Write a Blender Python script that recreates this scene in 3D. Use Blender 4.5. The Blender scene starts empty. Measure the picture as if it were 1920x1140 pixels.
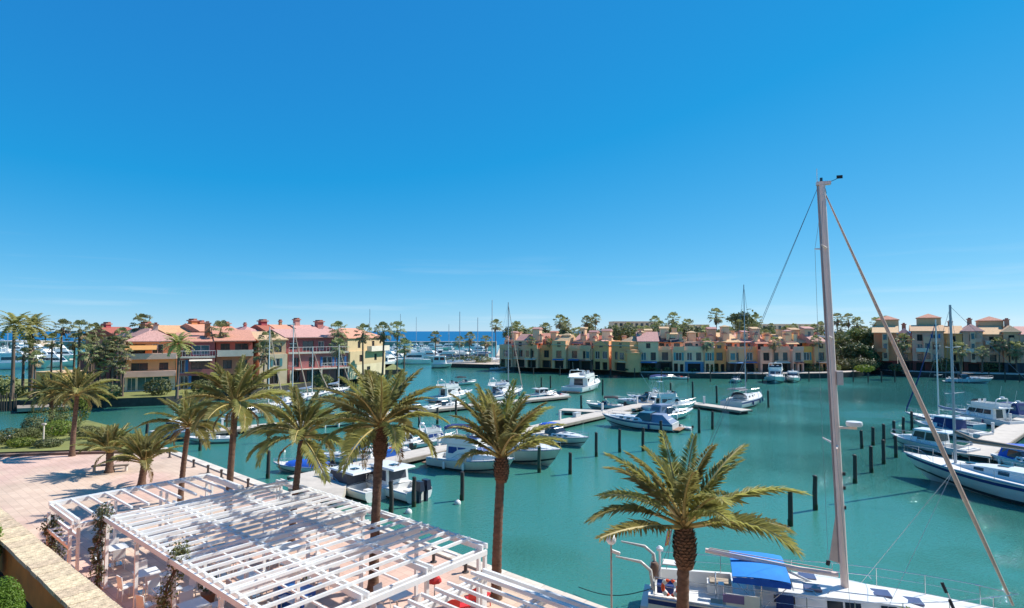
import bpy, math, random
from mathutils import Vector, Matrix, noise as mnoise
rnd = random.Random(7)
SC = bpy.context.scene
COL = SC.collection
# ------------------------------------------------------------------ camera
FPX = 1100.0                       # focal length in pixels of the 1920 px wide photograph
CAMZ = 11.0
PITCH = math.atan(51 / FPX)
cam_d = bpy.data.cameras.new('camera')
cam_d.sensor_width = 36; cam_d.lens = 36 * FPX / 1920
cam_d.clip_start = 0.1; cam_d.clip_end = 60000
cam = bpy.data.objects.new('camera', cam_d); COL.objects.link(cam)
cam.location = (0, 0, CAMZ); cam.rotation_euler = (math.pi / 2 + PITCH, 0, 0)
SC.camera = cam
# ------------------------------------------------------------------ sky, sun, exposure
SUN_AZ = math.radians(68); SUN_EL = math.radians(46)      # azimuth clockwise from +Y
w = bpy.data.worlds.new('World'); SC.world = w; w.use_nodes = True
nt = w.node_tree; nt.nodes.clear()
N = nt.nodes.new; LK = nt.links.new
wo = N('ShaderNodeOutputWorld'); bg = N('ShaderNodeBackground'); sky = N('ShaderNodeTexSky')
sky.sky_type = 'NISHITA'; sky.sun_disc = False
sky.sun_elevation = SUN_EL; sky.sun_rotation = SUN_AZ
sky.altitude = 0; sky.air_density = 0.6; sky.dust_density = 0.0; sky.ozone_density = 6.0
# the deep saturated blue of the photograph: one tone curve per colour channel, applied to the whole sky alike
sp = N('ShaderNodeSeparateColor'); cb = N('ShaderNodeCombineColor'); LK(sky.outputs['Color'], sp.inputs['Color'])
def mth(op, a, b=None):
    n_ = N('ShaderNodeMath'); n_.operation = op
    for i, v in enumerate((a, b)):
        if v is None: continue
        if isinstance(v, (int, float)): n_.inputs[i].default_value = v
        else: LK(v, n_.inputs[i])
    return n_.outputs[0]
EXPOSURE = 0.6
gain = 10 / 2 ** (EXPOSURE - .09)
def curve(sock, pw, k): return mth('MULTIPLY', mth('POWER', mth('MULTIPLY', sock, .1), pw), k * gain)
red = mth('MULTIPLY', mth('MAXIMUM', mth('SUBTRACT', mth('MULTIPLY', sp.outputs[0], .1), .080), .017), 1.0 * gain)
LK(red, cb.inputs[0]); LK(curve(sp.outputs[1], .62, .88), cb.inputs[1]); LK(curve(sp.outputs[2], .33, .95), cb.inputs[2])
# very thin cirrus, the same all round the sky
tc = N('ShaderNodeTexCoord'); mp = N('ShaderNodeMapping'); mp.inputs['Scale'].default_value = (1.6, 1.6, 26)
nz = N('ShaderNodeTexNoise'); nz.inputs['Scale'].default_value = 2.2; nz.inputs['Detail'].default_value = 5
rp = N('ShaderNodeValToRGB'); rp.color_ramp.elements[0].position = .56; rp.color_ramp.elements[1].position = .85
rp.color_ramp.elements[1].color = (.40, .40, .40, 1)
mx = N('ShaderNodeMixRGB'); mx.inputs['Color2'].default_value = (6, 6.6, 7, 1)
LK(tc.outputs['Generated'], mp.inputs['Vector']); LK(mp.outputs['Vector'], nz.inputs['Vector'])
LK(nz.outputs['Fac'], rp.inputs['Fac'])
sz = N('ShaderNodeSeparateXYZ'); LK(tc.outputs['Generated'], sz.inputs[0])
low = mth('MAXIMUM', mth('SUBTRACT', 1.0, mth('MULTIPLY', sz.outputs[2], 7.0)), 0.0)     # cirrus only low down, towards the horizon
LK(mth('MULTIPLY', rp.outputs['Color'], low), mx.inputs['Fac'])
LK(cb.outputs['Color'], mx.inputs['Color1']); LK(mx.outputs['Color'], bg.inputs['Color'])
LK(bg.outputs['Background'], wo.inputs['Surface'])
bg.inputs['Strength'].default_value = 0.10
sun_d = bpy.data.lights.new('sun', 'SUN'); sun_d.energy = 4.2; sun_d.angle = math.radians(0.53)
sun_d.color = (1.0, .95, .86)
sun = bpy.data.objects.new('sun', sun_d); COL.objects.link(sun)
sdir = Vector((math.sin(SUN_AZ) * math.cos(SUN_EL), math.cos(SUN_AZ) * math.cos(SUN_EL), math.sin(SUN_EL)))
sun.rotation_euler = (-sdir).to_track_quat('-Z', 'Y').to_euler()
vs = SC.view_settings
vs.view_transform = 'Standard'; vs.look = 'None'; vs.gamma = 1; vs.use_curve_mapping = False
vs.exposure = EXPOSURE
SC.cycles.use_denoising = True
SC.cycles.max_bounces = 8; SC.cycles.diffuse_bounces = 5; SC.cycles.glossy_bounces = 3
SC.cycles.transparent_max_bounces = 4; SC.cycles.caustics_reflective = False; SC.cycles.caustics_refractive = False

# ------------------------------------------------------------------ helpers
def survey(px, py, z):
    """ground position of a point of the photograph, measured on the horizontal plane z"""
    X = (px - 960) / FPX; Y = -(py - 570) / FPX
    dy = math.cos(PITCH) - Y * math.sin(PITCH); dz = math.sin(PITCH) + Y * math.cos(PITCH)
    s = (z - CAMZ) / dz
    return Vector((X * s, dy * s, z))
def at_depth(px, py, d):
    X = (px - 960) / FPX; Y = -(py - 570) / FPX
    dy = math.cos(PITCH) - Y * math.sin(PITCH); dz = math.sin(PITCH) + Y * math.cos(PITCH)
    s = d / dy
    return Vector((X * s, d, CAMZ + dz * s))
def hexc(h, a=1):
    h = h.lstrip('#')
    def f(c):
        c /= 255
        return c / 12.92 if c <= .04045 else ((c + .055) / 1.055) ** 2.4
    return tuple(f(int(h[i:i + 2], 16)) for i in (0, 2, 4)) + (a,)
_mats = {}
def pm(name, col, rough=.6, var=.12, scale=3.0, bump=0.0, bscale=None, metal=0, spec=.5, obj_var=0.0, stretch=None, dirt=0.0):
    """procedural paint / plaster / stone: noise-varied base colour, optional fine relief and weathering"""
    if name in _mats: return _mats[name]
    m = bpy.data.materials.new(name); m.use_nodes = True; t = m.node_tree; n = t.nodes; l = t.links.new
    b = n['Principled BSDF']
    if isinstance(col, str): col = hexc(col)
    col = tuple(col[:3]) + (1,)
    tcn = n.new('ShaderNodeTexCoord'); src = tcn.outputs['Object']
    if stretch:
        mpn = n.new('ShaderNodeMapping'); mpn.inputs['Scale'].default_value = stretch
        l(src, mpn.inputs['Vector']); src = mpn.outputs['Vector']
    nn = n.new('ShaderNodeTexNoise'); nn.inputs['Scale'].default_value = scale; nn.inputs['Detail'].default_value = 6
    nn.inputs['Roughness'].default_value = .62
    l(src, nn.inputs['Vector'])
    r = n.new('ShaderNodeValToRGB')
    r.color_ramp.elements[0].position = .3; r.color_ramp.elements[1].position = .7
    r.color_ramp.elements[0].color = tuple(c * (1 - var) for c in col[:3]) + (1,)
    r.color_ramp.elements[1].color = tuple(min(1, c * (1 + var)) for c in col[:3]) + (1,)
    l(nn.outputs['Fac'], r.inputs['Fac']); out = r.outputs['Color']
    if dirt:
        n2 = n.new('ShaderNodeTexNoise'); n2.inputs['Scale'].default_value = scale * .35; n2.inputs['Detail'].default_value = 8
        l(src, n2.inputs['Vector'])
        r2 = n.new('ShaderNodeValToRGB'); r2.color_ramp.elements[0].position = .5; r2.color_ramp.elements[1].position = .72
        r2.color_ramp.elements[0].color = (0, 0, 0, 1); r2.color_ramp.elements[1].color = (dirt, dirt, dirt, 1)
        l(n2.outputs['Fac'], r2.inputs['Fac'])
        m2 = n.new('ShaderNodeMixRGB'); m2.inputs['Color2'].default_value = (.09, .07, .05, 1)
        l(r2.outputs['Color'], m2.inputs['Fac']); l(out, m2.inputs['Color1']); out = m2.outputs['Color']
    if obj_var:
        oi = n.new('ShaderNodeObjectInfo'); mr = n.new('ShaderNodeMapRange')
        mr.inputs['To Min'].default_value = 1 - obj_var; mr.inputs['To Max'].default_value = 1 + obj_var
        l(oi.outputs['Random'], mr.inputs['Value'])
        h2 = n.new('ShaderNodeHueSaturation'); l(mr.outputs['Result'], h2.inputs['Value']); l(out, h2.inputs['Color'])
        mr2 = n.new('ShaderNodeMapRange'); mr2.inputs['To Min'].default_value = .5 - obj_var * .06; mr2.inputs['To Max'].default_value = .5 + obj_var * .06
        l(oi.outputs['Random'], mr2.inputs['Value']); l(mr2.outputs['Result'], h2.inputs['Hue'])
        out = h2.outputs['Color']
    l(out, b.inputs['Base Color'])
    b.inputs['Roughness'].default_value = rough; b.inputs['Metallic'].default_value = metal
    b.inputs['Specular IOR Level'].default_value = spec
    if bump:
        nb = n.new('ShaderNodeTexNoise'); nb.inputs['Scale'].default_value = bscale or scale * 6; nb.inputs['Detail'].default_value = 5
        l(src, nb.inputs['Vector'])
        bp = n.new('ShaderNodeBump'); bp.inputs['Strength'].default_value = bump; bp.inputs['Distance'].default_value = .03
        l(nb.outputs['Fac'], bp.inputs['Height']); l(bp.outputs['Normal'], b.inputs['Normal'])
    _mats[name] = m
    return m
def leafmat(name, col, var=.35, trans=.3, scale=1.5, rough=.55):
    if name in _mats: return _mats[name]
    m = pm(name, col, rough=rough, var=var, scale=scale, obj_var=.22)
    t = m.node_tree; n = t.nodes; l = t.links.new
    b = n['Principled BSDF']; o = n['Material Output']
    tr = n.new('ShaderNodeBsdfTranslucent'); mixs = n.new('ShaderNodeMixShader'); mixs.inputs['Fac'].default_value = trans
    src = b.inputs['Base Color'].links[0].from_socket
    hsv = n.new('ShaderNodeHueSaturation'); hsv.inputs['Value'].default_value = 1.5; hsv.inputs['Saturation'].default_value = 1.1
    l(src, hsv.inputs['Color']); l(hsv.outputs['Color'], tr.inputs['Color'])
    l(b.outputs['BSDF'], mixs.inputs[1]); l(tr.outputs['BSDF'], mixs.inputs[2]); l(mixs.outputs['Shader'], o.inputs['Surface'])
    b.inputs['Specular IOR Level'].default_value = .35
    return m
def glassmat(name, col, rough=.06, spec=.8):
    return pm(name, col, rough=rough, var=.25, scale=.8, spec=spec)

class MB:
    """collects faces for one mesh object"""
    def __init__(s): s.v = []; s.f = []; s.m = []
    def add(s, vs_, fs, mi=0):
        o = len(s.v); s.v.extend([tuple(p) for p in vs_])
        for f in fs: s.f.append(tuple(i + o for i in f)); s.m.append(mi)
    def quad(s, a, b, c, d, mi=0): s.add([a, b, c, d], [(0, 1, 2, 3)], mi)
    def box(s, c, d, rz=0, mi=0, tilt=None):
        hx, hy, hz = d[0] / 2, d[1] / 2, d[2] / 2
        P = [Vector((x, y, z)) for z in (-hz, hz) for x, y in ((-hx, -hy), (hx, -hy), (hx, hy), (-hx, hy))]
        M = Matrix.Rotation(rz, 3, 'Z')
        if tilt: M = M @ Matrix.Rotation(tilt[1], 3, tilt[0])
        P = [M @ p + Vector(c) for p in P]
        s.add(P, [(3, 2, 1, 0), (4, 5, 6, 7), (0, 1, 5, 4), (1, 2, 6, 5), (2, 3, 7, 6), (3, 0, 4, 7)], mi)
    def span(s, x0, x1, y0, y1, z0, z1, mi=0):
        s.box(((x0 + x1) / 2, (y0 + y1) / 2, (z0 + z1) / 2), (abs(x1 - x0), abs(y1 - y0), abs(z1 - z0)), 0, mi)
    def frus(s, lo, hi, mi=0):
        """lo/hi = (x0,x1,halfwidth0,halfwidth1,z): tapered box; returns its 8 corners"""
        P = []
        for x0, x1, w0, w1, z in (lo, hi):
            P += [Vector((x0, -w0, z)), Vector((x1, -w1, z)), Vector((x1, w1, z)), Vector((x0, w0, z))]
        s.add(P, [(3, 2, 1, 0), (4, 5, 6, 7), (0, 1, 5, 4), (1, 2, 6, 5), (2, 3, 7, 6), (3, 0, 4, 7)], mi)
        return P
    def tube(s, pts, r, n=6, mi=0, cap=True):
        pts = [Vector(p) for p in pts]
        if not isinstance(r, (list, tuple)): r = [r] * len(pts)
        o = len(s.v); up0 = None
        for i, p in enumerate(pts):
            d = (pts[min(i + 1, len(pts) - 1)] - pts[max(i - 1, 0)]).normalized()
            if up0 is None:
                up0 = Vector((0, 0, 1)) if abs(d.z) < .9 else Vector((1, 0, 0))
            a = d.cross(up0).normalized(); b = a.cross(d)
            for k in range(n):
                an = 2 * math.pi * k / n
                s.v.append(tuple(p + a * (r[i] * math.cos(an)) + b * (r[i] * math.sin(an))))
        for i in range(len(pts) - 1):
            for k in range(n):
                k2 = (k + 1) % n
                s.f.append((o + i * n + k, o + i * n + k2, o + (i + 1) * n + k2, o + (i + 1) * n + k)); s.m.append(mi)
        if cap:
            s.f.append(tuple(o + k for k in range(n))[::-1]); s.m.append(mi)
            e = o + (len(pts) - 1) * n
            s.f.append(tuple(e + k for k in range(n))); s.m.append(mi)
    def loft(s, rings, closed=False, mi=0, cap0=False, cap1=False):
        o = len(s.v); n = len(rings[0])
        for R in rings: s.v.extend(tuple(p) for p in R)
        for i in range(len(rings) - 1):
            for k in range(n if closed else n - 1):
                k2 = (k + 1) % n
                s.f.append((o + i * n + k, o + i * n + k2, o + (i + 1) * n + k2, o + (i + 1) * n + k)); s.m.append(mi)
        if cap0: s.f.append(tuple(o + k for k in range(n))[::-1]); s.m.append(mi)
        if cap1: s.f.append(tuple(o + (len(rings) - 1) * n + k for k in range(n))); s.m.append(mi)
    def lathe(s, prof, c=(0, 0, 0), n=12, mi=0):
        rings = [[(c[0] + r * math.cos(2 * math.pi * k / n), c[1] + r * math.sin(2 * math.pi * k / n), c[2] + z) for k in range(n)] for r, z in prof]
        s.loft(rings, True, mi, True, True)
    def poly(s, pts, z0, z1, mi=0, mside=None):
        """horizontal polygon extruded from z0 to z1"""
        a = sum(pts[i][0] * pts[(i + 1) % len(pts)][1] - pts[(i + 1) % len(pts)][0] * pts[i][1] for i in range(len(pts)))
        if a < 0: pts = pts[::-1]
        n = len(pts); o = len(s.v)
        s.v.extend((p[0], p[1], z0) for p in pts); s.v.extend((p[0], p[1], z1) for p in pts)
        s.f.append(tuple(o + n + i for i in range(n))); s.m.append(mi)
        for i in range(n):
            j = (i + 1) % n
            s.f.append((o + i, o + j, o + n + j, o + n + i)); s.m.append(mi if mside is None else mside)
    def mesh(s, name, mats, smooth=None):
        me = bpy.data.meshes.new(name); me.from_pydata(s.v, [], s.f)
        if not isinstance(mats, (list, tuple)): mats = [mats]
        for m in mats: me.materials.append(m)
        if len(mats) > 1: me.polygons.foreach_set('material_index', s.m)
        if smooth is not None:
            me.polygons.foreach_set('use_smooth', [True] * len(me.polygons))
            me.update(); me.set_sharp_from_angle(angle=math.radians(smooth))
        me.update()
        return me
    def build(s, name, mats, parent=None, smooth=None, loc=None, rz=0):
        o = bpy.data.objects.new(name, s.mesh(name, mats, smooth)); COL.objects.link(o)
        if parent is not None: o.parent = parent
        if loc is not None: o.location = loc
        o.rotation_euler.z = rz
        return o
def tag(o, label=None, cat=None, group=None, kind=None):
    if label: o['label'] = label
    if cat: o['category'] = cat
    if group: o['group'] = group
    if kind: o['kind'] = kind
    return o
def thing(name, label, cat, loc=(0, 0, 0), rz=0, group=None):
    o = bpy.data.objects.new(name, None); COL.objects.link(o); o.empty_display_size = .3
    o.location = loc; o.rotation_euler.z = rz
    return tag(o, label, cat, group)
def inst(name, me, parent, loc=(0, 0, 0), rot=(0, 0, 0), sc=(1, 1, 1)):
    o = bpy.data.objects.new(name, me); COL.objects.link(o); o.parent = parent
    o.location = loc; o.rotation_euler = rot; o.scale = sc if isinstance(sc, (tuple, list)) else (sc, sc, sc)
    return o
def copy_tree(o, parent=None):
    c = o.copy(); COL.objects.link(c)
    if parent is not None: c.parent = parent; c.matrix_parent_inverse = o.matrix_parent_inverse
    for ch in list(o.children): copy_tree(ch, c)
    return c
def pane(quad, u0, u1, v0, v1, off=.012, th=.015):
    """thin slab lying proud on a quad (bl, br, tr, tl seen from outside)"""
    bl, br, tr, tl = [Vector(p) for p in quad]
    def P(u, v): return (bl * (1 - u) + br * u) * (1 - v) + (tl * (1 - u) + tr * u) * v
    n = (br - bl).cross(tl - bl).normalized()
    q = [P(u0, v0), P(u1, v0), P(u1, v1), P(u0, v1)]
    mb = MB(); a = [p + n * (off - th) for p in q]; b = [p + n * off for p in q]
    mb.add(a + b, [(3, 2, 1, 0), (4, 5, 6, 7), (0, 1, 5, 4), (1, 2, 6, 5), (2, 3, 7, 6), (3, 0, 4, 7)])
    return mb
def frame_of(a, b):
    """rotation about z that turns +x into the direction a->b"""
    return math.atan2(b[1] - a[1], b[0] - a[0])

# ------------------------------------------------------------------ materials
white = pm('white_gelcoat', (.78, .78, .76), .25, .05, 1.2, dirt=.12)
white2 = pm('white_deck', (.72, .71, .68), .5, .06, 3)
whitep = pm('white_painted_metal', (.80, .80, .79), .45, .05, 2.5, dirt=.15)
cream = pm('cream_gelcoat', (.62, .60, .54), .3, .06, 1.2, dirt=.15)
greyhull = pm('grey_gelcoat', (.58, .59, .59), .25, .06, 1.2)
bluehull = pm('pale_blue_gelcoat', (.42, .55, .62), .25, .06, 1.2)
navyhull = pm('navy_gelcoat', (.02, .04, .10), .2, .1, 1.2)
antifoul = pm('dark_antifouling', (.03, .035, .04), .7, .2, 2)
redfoul = pm('dull_red_antifouling', (.20, .05, .04), .7, .2, 2)
navy = pm('navy_canvas', (.015, .04, .16), .85, .15, 2, bump=.2)
cobalt = pm('cobalt_canvas', (.006, .10, .52), .8, .15, 2, bump=.2)
azure = pm('azure_canvas', (.01, .22, .66), .8, .12, 2, bump=.2)
greycanv = pm('charcoal_canvas', (.09, .09, .11), .8, .15, 2, bump=.2)
slate = pm('slate_blue_canvas', (.16, .22, .33), .8, .12, 2, bump=.2)
blackc = pm('black_canvas', (.02, .02, .025), .8, .15, 2)
tan = pm('tan_sailcloth', (.62, .44, .34), .8, .1, 2)
glass = glassmat('tinted_glass', (.02, .03, .045))
glassb = glassmat('blue_tinted_glass', (.02, .05, .14))
steel = pm('stainless_steel', (.6, .6, .6), .25, .05, 3, metal=.9)
alu = pm('anodised_mast', (.84, .66, .57), .45, .05, 2)
alug = pm('grey_mast', (.42, .44, .47), .4, .06, 2, metal=.3)
wire = pm('rigging_wire', (.22, .24, .27), .4, .1, 2, metal=.5)
black = pm('black_rubber', (.02, .02, .022), .6, .15, 3)
teak = pm('teak', (.30, .17, .09), .6, .25, 4, stretch=(1, 12, 1))
orange = pm('orange_plastic', (.75, .09, .02), .5, .1, 3)
redp = pm('red_plastic', (.62, .03, .025), .45, .1, 3)
bluep = pm('blue_plastic', (.01, .10, .42), .45, .1, 3)
pilem = pm('weathered_pile', (.055, .05, .045), .85, .3, 5, bump=.5, stretch=(3, 3, .5))
dockm = pm('pale_dock_concrete', (.56, .50, .43), .85, .12, 1.2, bump=.3, dirt=.2)
docks = pm('dock_edge_timber', (.30, .25, .20), .85, .25, 2, bump=.3)
stone = pm('coping_stone', (.66, .58, .49), .8, .14, 3, bump=.35, obj_var=.1)
leaf_p = leafmat('palm_leaflet', (.30, .285, .11), .45, .45, 1.2)
leaf_p2 = leafmat('palm_leaflet_dry', (.30, .21, .09), .3, .2, 1.2)
rachis = pm('palm_midrib', (.42, .33, .12), .5, .2, 2)
bark = pm('palm_bark', (.15, .085, .055), .9, .45, 4, bump=1.0, bscale=14, stretch=(1, 1, 2.6))
boots = pm('palm_boots', (.17, .085, .045), .9, .4, 5, bump=.8)
bootsy = pm('palm_fresh_boots', (.34, .22, .07), .8, .35, 5, bump=.5)
wash_l = leafmat('fan_palm_leaf', (.24, .25, .11), .5, .3, .8)
wash_d = leafmat('fan_palm_skirt', (.24, .17, .10), .35, .1, .8)
wash_t = pm('fan_palm_bark', (.15, .105, .08), .9, .3, 3, bump=.6)
leaf_d = leafmat('dark_broadleaf', (.115, .135, .055), .5, .2, .5)
leaf_m = leafmat('mid_broadleaf', (.16, .18, .065), .5, .25, .5)
leaf_y = leafmat('light_broadleaf', (.16, .20, .035), .4, .3, 1.5)
leaf_o = leafmat('olive_shrub_leaf', (.12, .13, .045), .45, .25, 1.0)
leaf_h = leafmat('clipped_hedge_leaf', (.12, .19, .022), .45, .3, 2)
leaf_c = leafmat('creeper_leaf', (.085, .09, .04), .5, .2, 3)
twig = pm('brown_twig', (.13, .075, .05), .9, .3, 5)
lawn = pm('dry_lawn', (.20, .21, .06), .95, .3, .6, bump=.5)
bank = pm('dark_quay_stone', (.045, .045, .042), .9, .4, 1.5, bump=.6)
land = pm('pale_ground', (.60, .50, .40), .95, .15, .3)
soil = pm('dark_soil', (.035, .028, .02), .95, .4, 3)
# ------------------------------------------------------------------ water, land, quays
def water_mat(name, col, rough, b1, b2, sc1, sc2, spec=.5, rotz=0.0, gust=.1):
    m = bpy.data.materials.new(name); m.use_nodes = True; t = m.node_tree; n = t.nodes; l = t.links.new
    b = n['Principled BSDF']; b.inputs['Roughness'].default_value = rough; b.inputs['IOR'].default_value = 1.33
    b.inputs['Specular IOR Level'].default_value = spec
    tcn = n.new('ShaderNodeTexCoord')
    mpn = n.new('ShaderNodeMapping'); mpn.inputs['Scale'].default_value = (1, 2.2, 1); mpn.inputs['Rotation'].default_value = (0, 0, rotz)
    l(tcn.outputs['Object'], mpn.inputs['Vector'])
    n0 = n.new('ShaderNodeTexNoise'); n0.inputs['Scale'].default_value = .018; n0.inputs['Detail'].default_value = 4
    l(tcn.outputs['Object'], n0.inputs['Vector'])
    r = n.new('ShaderNodeValToRGB'); r.color_ramp.elements[0].position = .35; r.color_ramp.elements[1].position = .65
    r.color_ramp.elements[0].color = tuple(c * .88 for c in col) + (1,); r.color_ramp.elements[1].color = tuple(c * 1.12 for c in col) + (1,)
    l(n0.outputs['Fac'], r.inputs['Fac']); l(r.outputs['Color'], b.inputs['Base Color'])
    na = n.new('ShaderNodeTexNoise'); na.inputs['Scale'].default_value = sc1; na.inputs['Detail'].default_value = 3
    nb = n.new('ShaderNodeTexNoise'); nb.inputs['Scale'].default_value = sc2; nb.inputs['Detail'].default_value = 2
    l(mpn.outputs['Vector'], na.inputs['Vector']); l(mpn.outputs['Vector'], nb.inputs['Vector'])
    # gusts: ripples are stronger in some patches than in others
    gn = n.new('ShaderNodeTexNoise'); gn.inputs['Scale'].default_value = .05; l(tcn.outputs['Object'], gn.inputs['Vector'])
    gr = n.new('ShaderNodeMapRange'); gr.inputs['From Min'].default_value = .35; gr.inputs['From Max'].default_value = .65
    gr.inputs['To Min'].default_value = b1 * .35; gr.inputs['To Max'].default_value = b1 * 2.0; l(gn.outputs['Fac'], gr.inputs['Value'])
    p1 = n.new('ShaderNodeBump'); p1.inputs['Distance'].default_value = .1; l(gr.outputs['Result'], p1.inputs['Strength'])
    p2 = n.new('ShaderNodeBump'); p2.inputs['Distance'].default_value = .3; p2.inputs['Strength'].default_value = b2
    l(na.outputs['Fac'], p1.inputs['Height']); l(nb.outputs['Fac'], p2.inputs['Height'])
    # cat's paws: fine choppy ripples where a gust touches the surface
    nc = n.new('ShaderNodeTexNoise'); nc.inputs['Scale'].default_value = sc1 * 2.6; nc.inputs['Detail'].default_value = 2
    l(mpn.outputs['Vector'], nc.inputs['Vector'])
    gm_ = n.new('ShaderNodeMapping'); gm_.inputs['Location'].default_value = (3.1, 1.7, 0); l(tcn.outputs['Object'], gm_.inputs['Vector'])
    g2 = n.new('ShaderNodeTexNoise'); g2.inputs['Scale'].default_value = .045; g2.inputs['Detail'].default_value = 3; l(gm_.outputs['Vector'], g2.inputs['Vector'])
    g3 = n.new('ShaderNodeMapRange'); g3.inputs['From Min'].default_value = .46; g3.inputs['From Max'].default_value = .72
    g3.inputs['To Min'].default_value = .30; g3.inputs['To Max'].default_value = gust; sx = n.new('ShaderNodeSeparateXYZ'); l(tcn.outputs['Object'], sx.inputs[0])      # the open side of the basin is less sheltered
    ad = n.new('ShaderNodeMath'); ad.operation = 'MULTIPLY_ADD'; ad.inputs[1].default_value = .010; ad.use_clamp = True
    ay = n.new('ShaderNodeMath'); ay.operation = 'MULTIPLY_ADD'; ay.inputs[1].default_value = -.0042
    l(sx.outputs[1], ay.inputs[0]); l(g2.outputs['Fac'], ay.inputs[2]); l(sx.outputs[0], ad.inputs[0]); l(ay.outputs[0], ad.inputs[2]); l(ad.outputs[0], g3.inputs['Value'])
    p3 = n.new('ShaderNodeBump'); p3.inputs['Distance'].default_value = .08; l(g3.outputs['Result'], p3.inputs['Strength']); l(nc.outputs['Fac'], p3.inputs['Height'])
    l(p1.outputs['Normal'], p2.inputs['Normal']); l(p2.outputs['Normal'], p3.inputs['Normal']); l(p3.outputs['Normal'], b.inputs['Normal'])
    return m
wat = water_mat('harbour_water', (.050, .212, .166), .03, .20, .03, 2.6, .45, rotz=.35, spec=.9, gust=3.2)
seam = water_mat('open_sea', (.002, .10, .25), .35, .5, .3, .5, .08, spec=.16)
mb = MB(); mb.quad((-1500, -40, 0), (1500, -40, 0), (1500, 464, 0), (-1500, 464, 0))
tag(mb.build('harbour_water', wat), kind='structure')
mb = MB(); mb.quad((-30000, 464, 0), (30000, 464, 0), (30000, 45000, 0), (-30000, 45000, 0))
tag(mb.build('sea', seam), kind='structure')
mb = MB(); mb.quad((-1500, -60, -3), (1500, -60, -3), (1500, 470, -3), (-1500, 470, -3))
tag(mb.build('seabed', soil), kind='structure')

def paving_mat():
    m = pm('terracotta_paving', (.68, .505, .38), .8, .14, .35, bump=.12, bscale=9, dirt=.22)
    t = m.node_tree; n = t.nodes; l = t.links.new; b = n['Principled BSDF']
    src = b.inputs['Base Color'].links[0].from_socket
    tcn = n.new('ShaderNodeTexCoord'); mpn = n.new('ShaderNodeMapping'); mpn.inputs['Rotation'].default_value = (0, 0, .70)
    l(tcn.outputs['Object'], mpn.inputs['Vector'])
    br = n.new('ShaderNodeTexBrick'); br.inputs['Scale'].default_value = 1.0
    br.inputs['Brick Width'].default_value = .6; br.inputs['Row Height'].default_value = .4; br.inputs['Mortar Size'].default_value = .012
    br.inputs['Color1'].default_value = (1, 1, 1, 1); br.inputs['Color2'].default_value = (.90, .88, .87, 1); br.inputs['Mortar'].default_value = (.72, .70, .68, 1)
    l(mpn.outputs['Vector'], br.inputs['Vector'])
    # broad bands of pinker slabs
    wv = n.new('ShaderNodeTexNoise'); wv.inputs['Scale'].default_value = .12; l(mpn.outputs['Vector'], wv.inputs['Vector'])
    rr = n.new('ShaderNodeValToRGB'); rr.color_ramp.elements[0].position = .47; rr.color_ramp.elements[1].position = .56
    rr.color_ramp.elements[0].color = (1, 1, 1, 1); rr.color_ramp.elements[1].color = (.99, .90, .96, 1)
    l(wv.outputs['Fac'], rr.inputs['Fac'])
    m1 = n.new('ShaderNodeMixRGB'); m1.blend_type = 'MULTIPLY'; m1.inputs['Fac'].default_value = 1
    m2 = n.new('ShaderNodeMixRGB'); m2.blend_type = 'MULTIPLY'; m2.inputs['Fac'].default_value = 1
    l(src, m1.inputs['Color1']); l(br.outputs['Color'], m1.inputs['Color2'])
    l(m1.outputs['Color'], m2.inputs['Color1']); l(rr.outputs['Color'], m2.inputs['Color2']); l(m2.outputs['Color'], b.inputs['Base Color'])
    return m
pav = paving_mat()
Q1 = survey(310, 840, 1); Q2 = survey(1125, 1140, 1); qd = (Q2 - Q1).normalized(); Q3 = Q2 + qd * 36
qn = Vector((-qd.y, qd.x, 0))
if qn.y < 0: qn = -qn                       # from the plaza towards the water
plaza = [(Q1.x, Q1.y), (Q3.x, Q3.y), (60, -20), (-90, -20), (-90, 50.5), (-46, 50.5)]
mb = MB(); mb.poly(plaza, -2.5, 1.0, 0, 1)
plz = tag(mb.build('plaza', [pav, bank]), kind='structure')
# coping stones along the quay edge, each a piece of the quay
cop = MB(); cop.box((0, 0, 0), (.97, .62, .16)); cme = cop.mesh('coping_stone', stone)
L = (Q3 - Q1).length; k = 0; s = .5
while s < 74 and s < L:
    p = Q1 + qd * s - qn * (.27 - rnd.uniform(0, .012))
    inst('coping_stone', cme, plz, (p.x, p.y, 1.004 + rnd.uniform(0, .008)), (0, 0, math.atan2(qd.y, qd.x)))
    s += .985
# planted bed at the far end of the plaza
bed = [survey(x, y, 1.0) for x, y in ((-120, 848), (-70, 836), (8, 826), (58, 806), (110, 794), (165, 790), (215, 803), (262, 822), (306, 838), (300, 844), (150, 846), (0, 851))]
bed = [(p.x, p.y) for p in bed]
mb = MB(); mb.poly(bed, -2.5, 1.14, 0, 1)
bedo = tag(mb.build('planting_bed', [lawn, bank]), kind='structure')
# pale kerb round the bed
pts = [survey(x, y, 1.2) for x, y in ((300, 845), (225, 845), (150, 847), (75, 849), (0, 852), (-120, 857))]
mb = MB()
for i in range(len(pts) - 1):
    a, b = pts[i], pts[i + 1]; c = (a + b) / 2
    mb = MB(); mb.box((c.x, c.y, 1.08), ((b - a).length * .995, .28, .22), frame_of(a, b)); mb.build('kerb_stone', pm('bed_kerb', (.20, .12, .09), .9, .2, 3), bedo)
pts = [survey(x, y, 1.1) for x, y in ((-70, 832), (8, 824), (58, 804))]
for i in range(len(pts) - 1):
    a, b = pts[i], pts[i + 1]; c = (a + b) / 2
    mb = MB(); mb.box((c.x, c.y, 1.1), ((b - a).length * .995, .5, .2), frame_of(a, b)); mb.build('coping_stone', stone, bedo)

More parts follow.
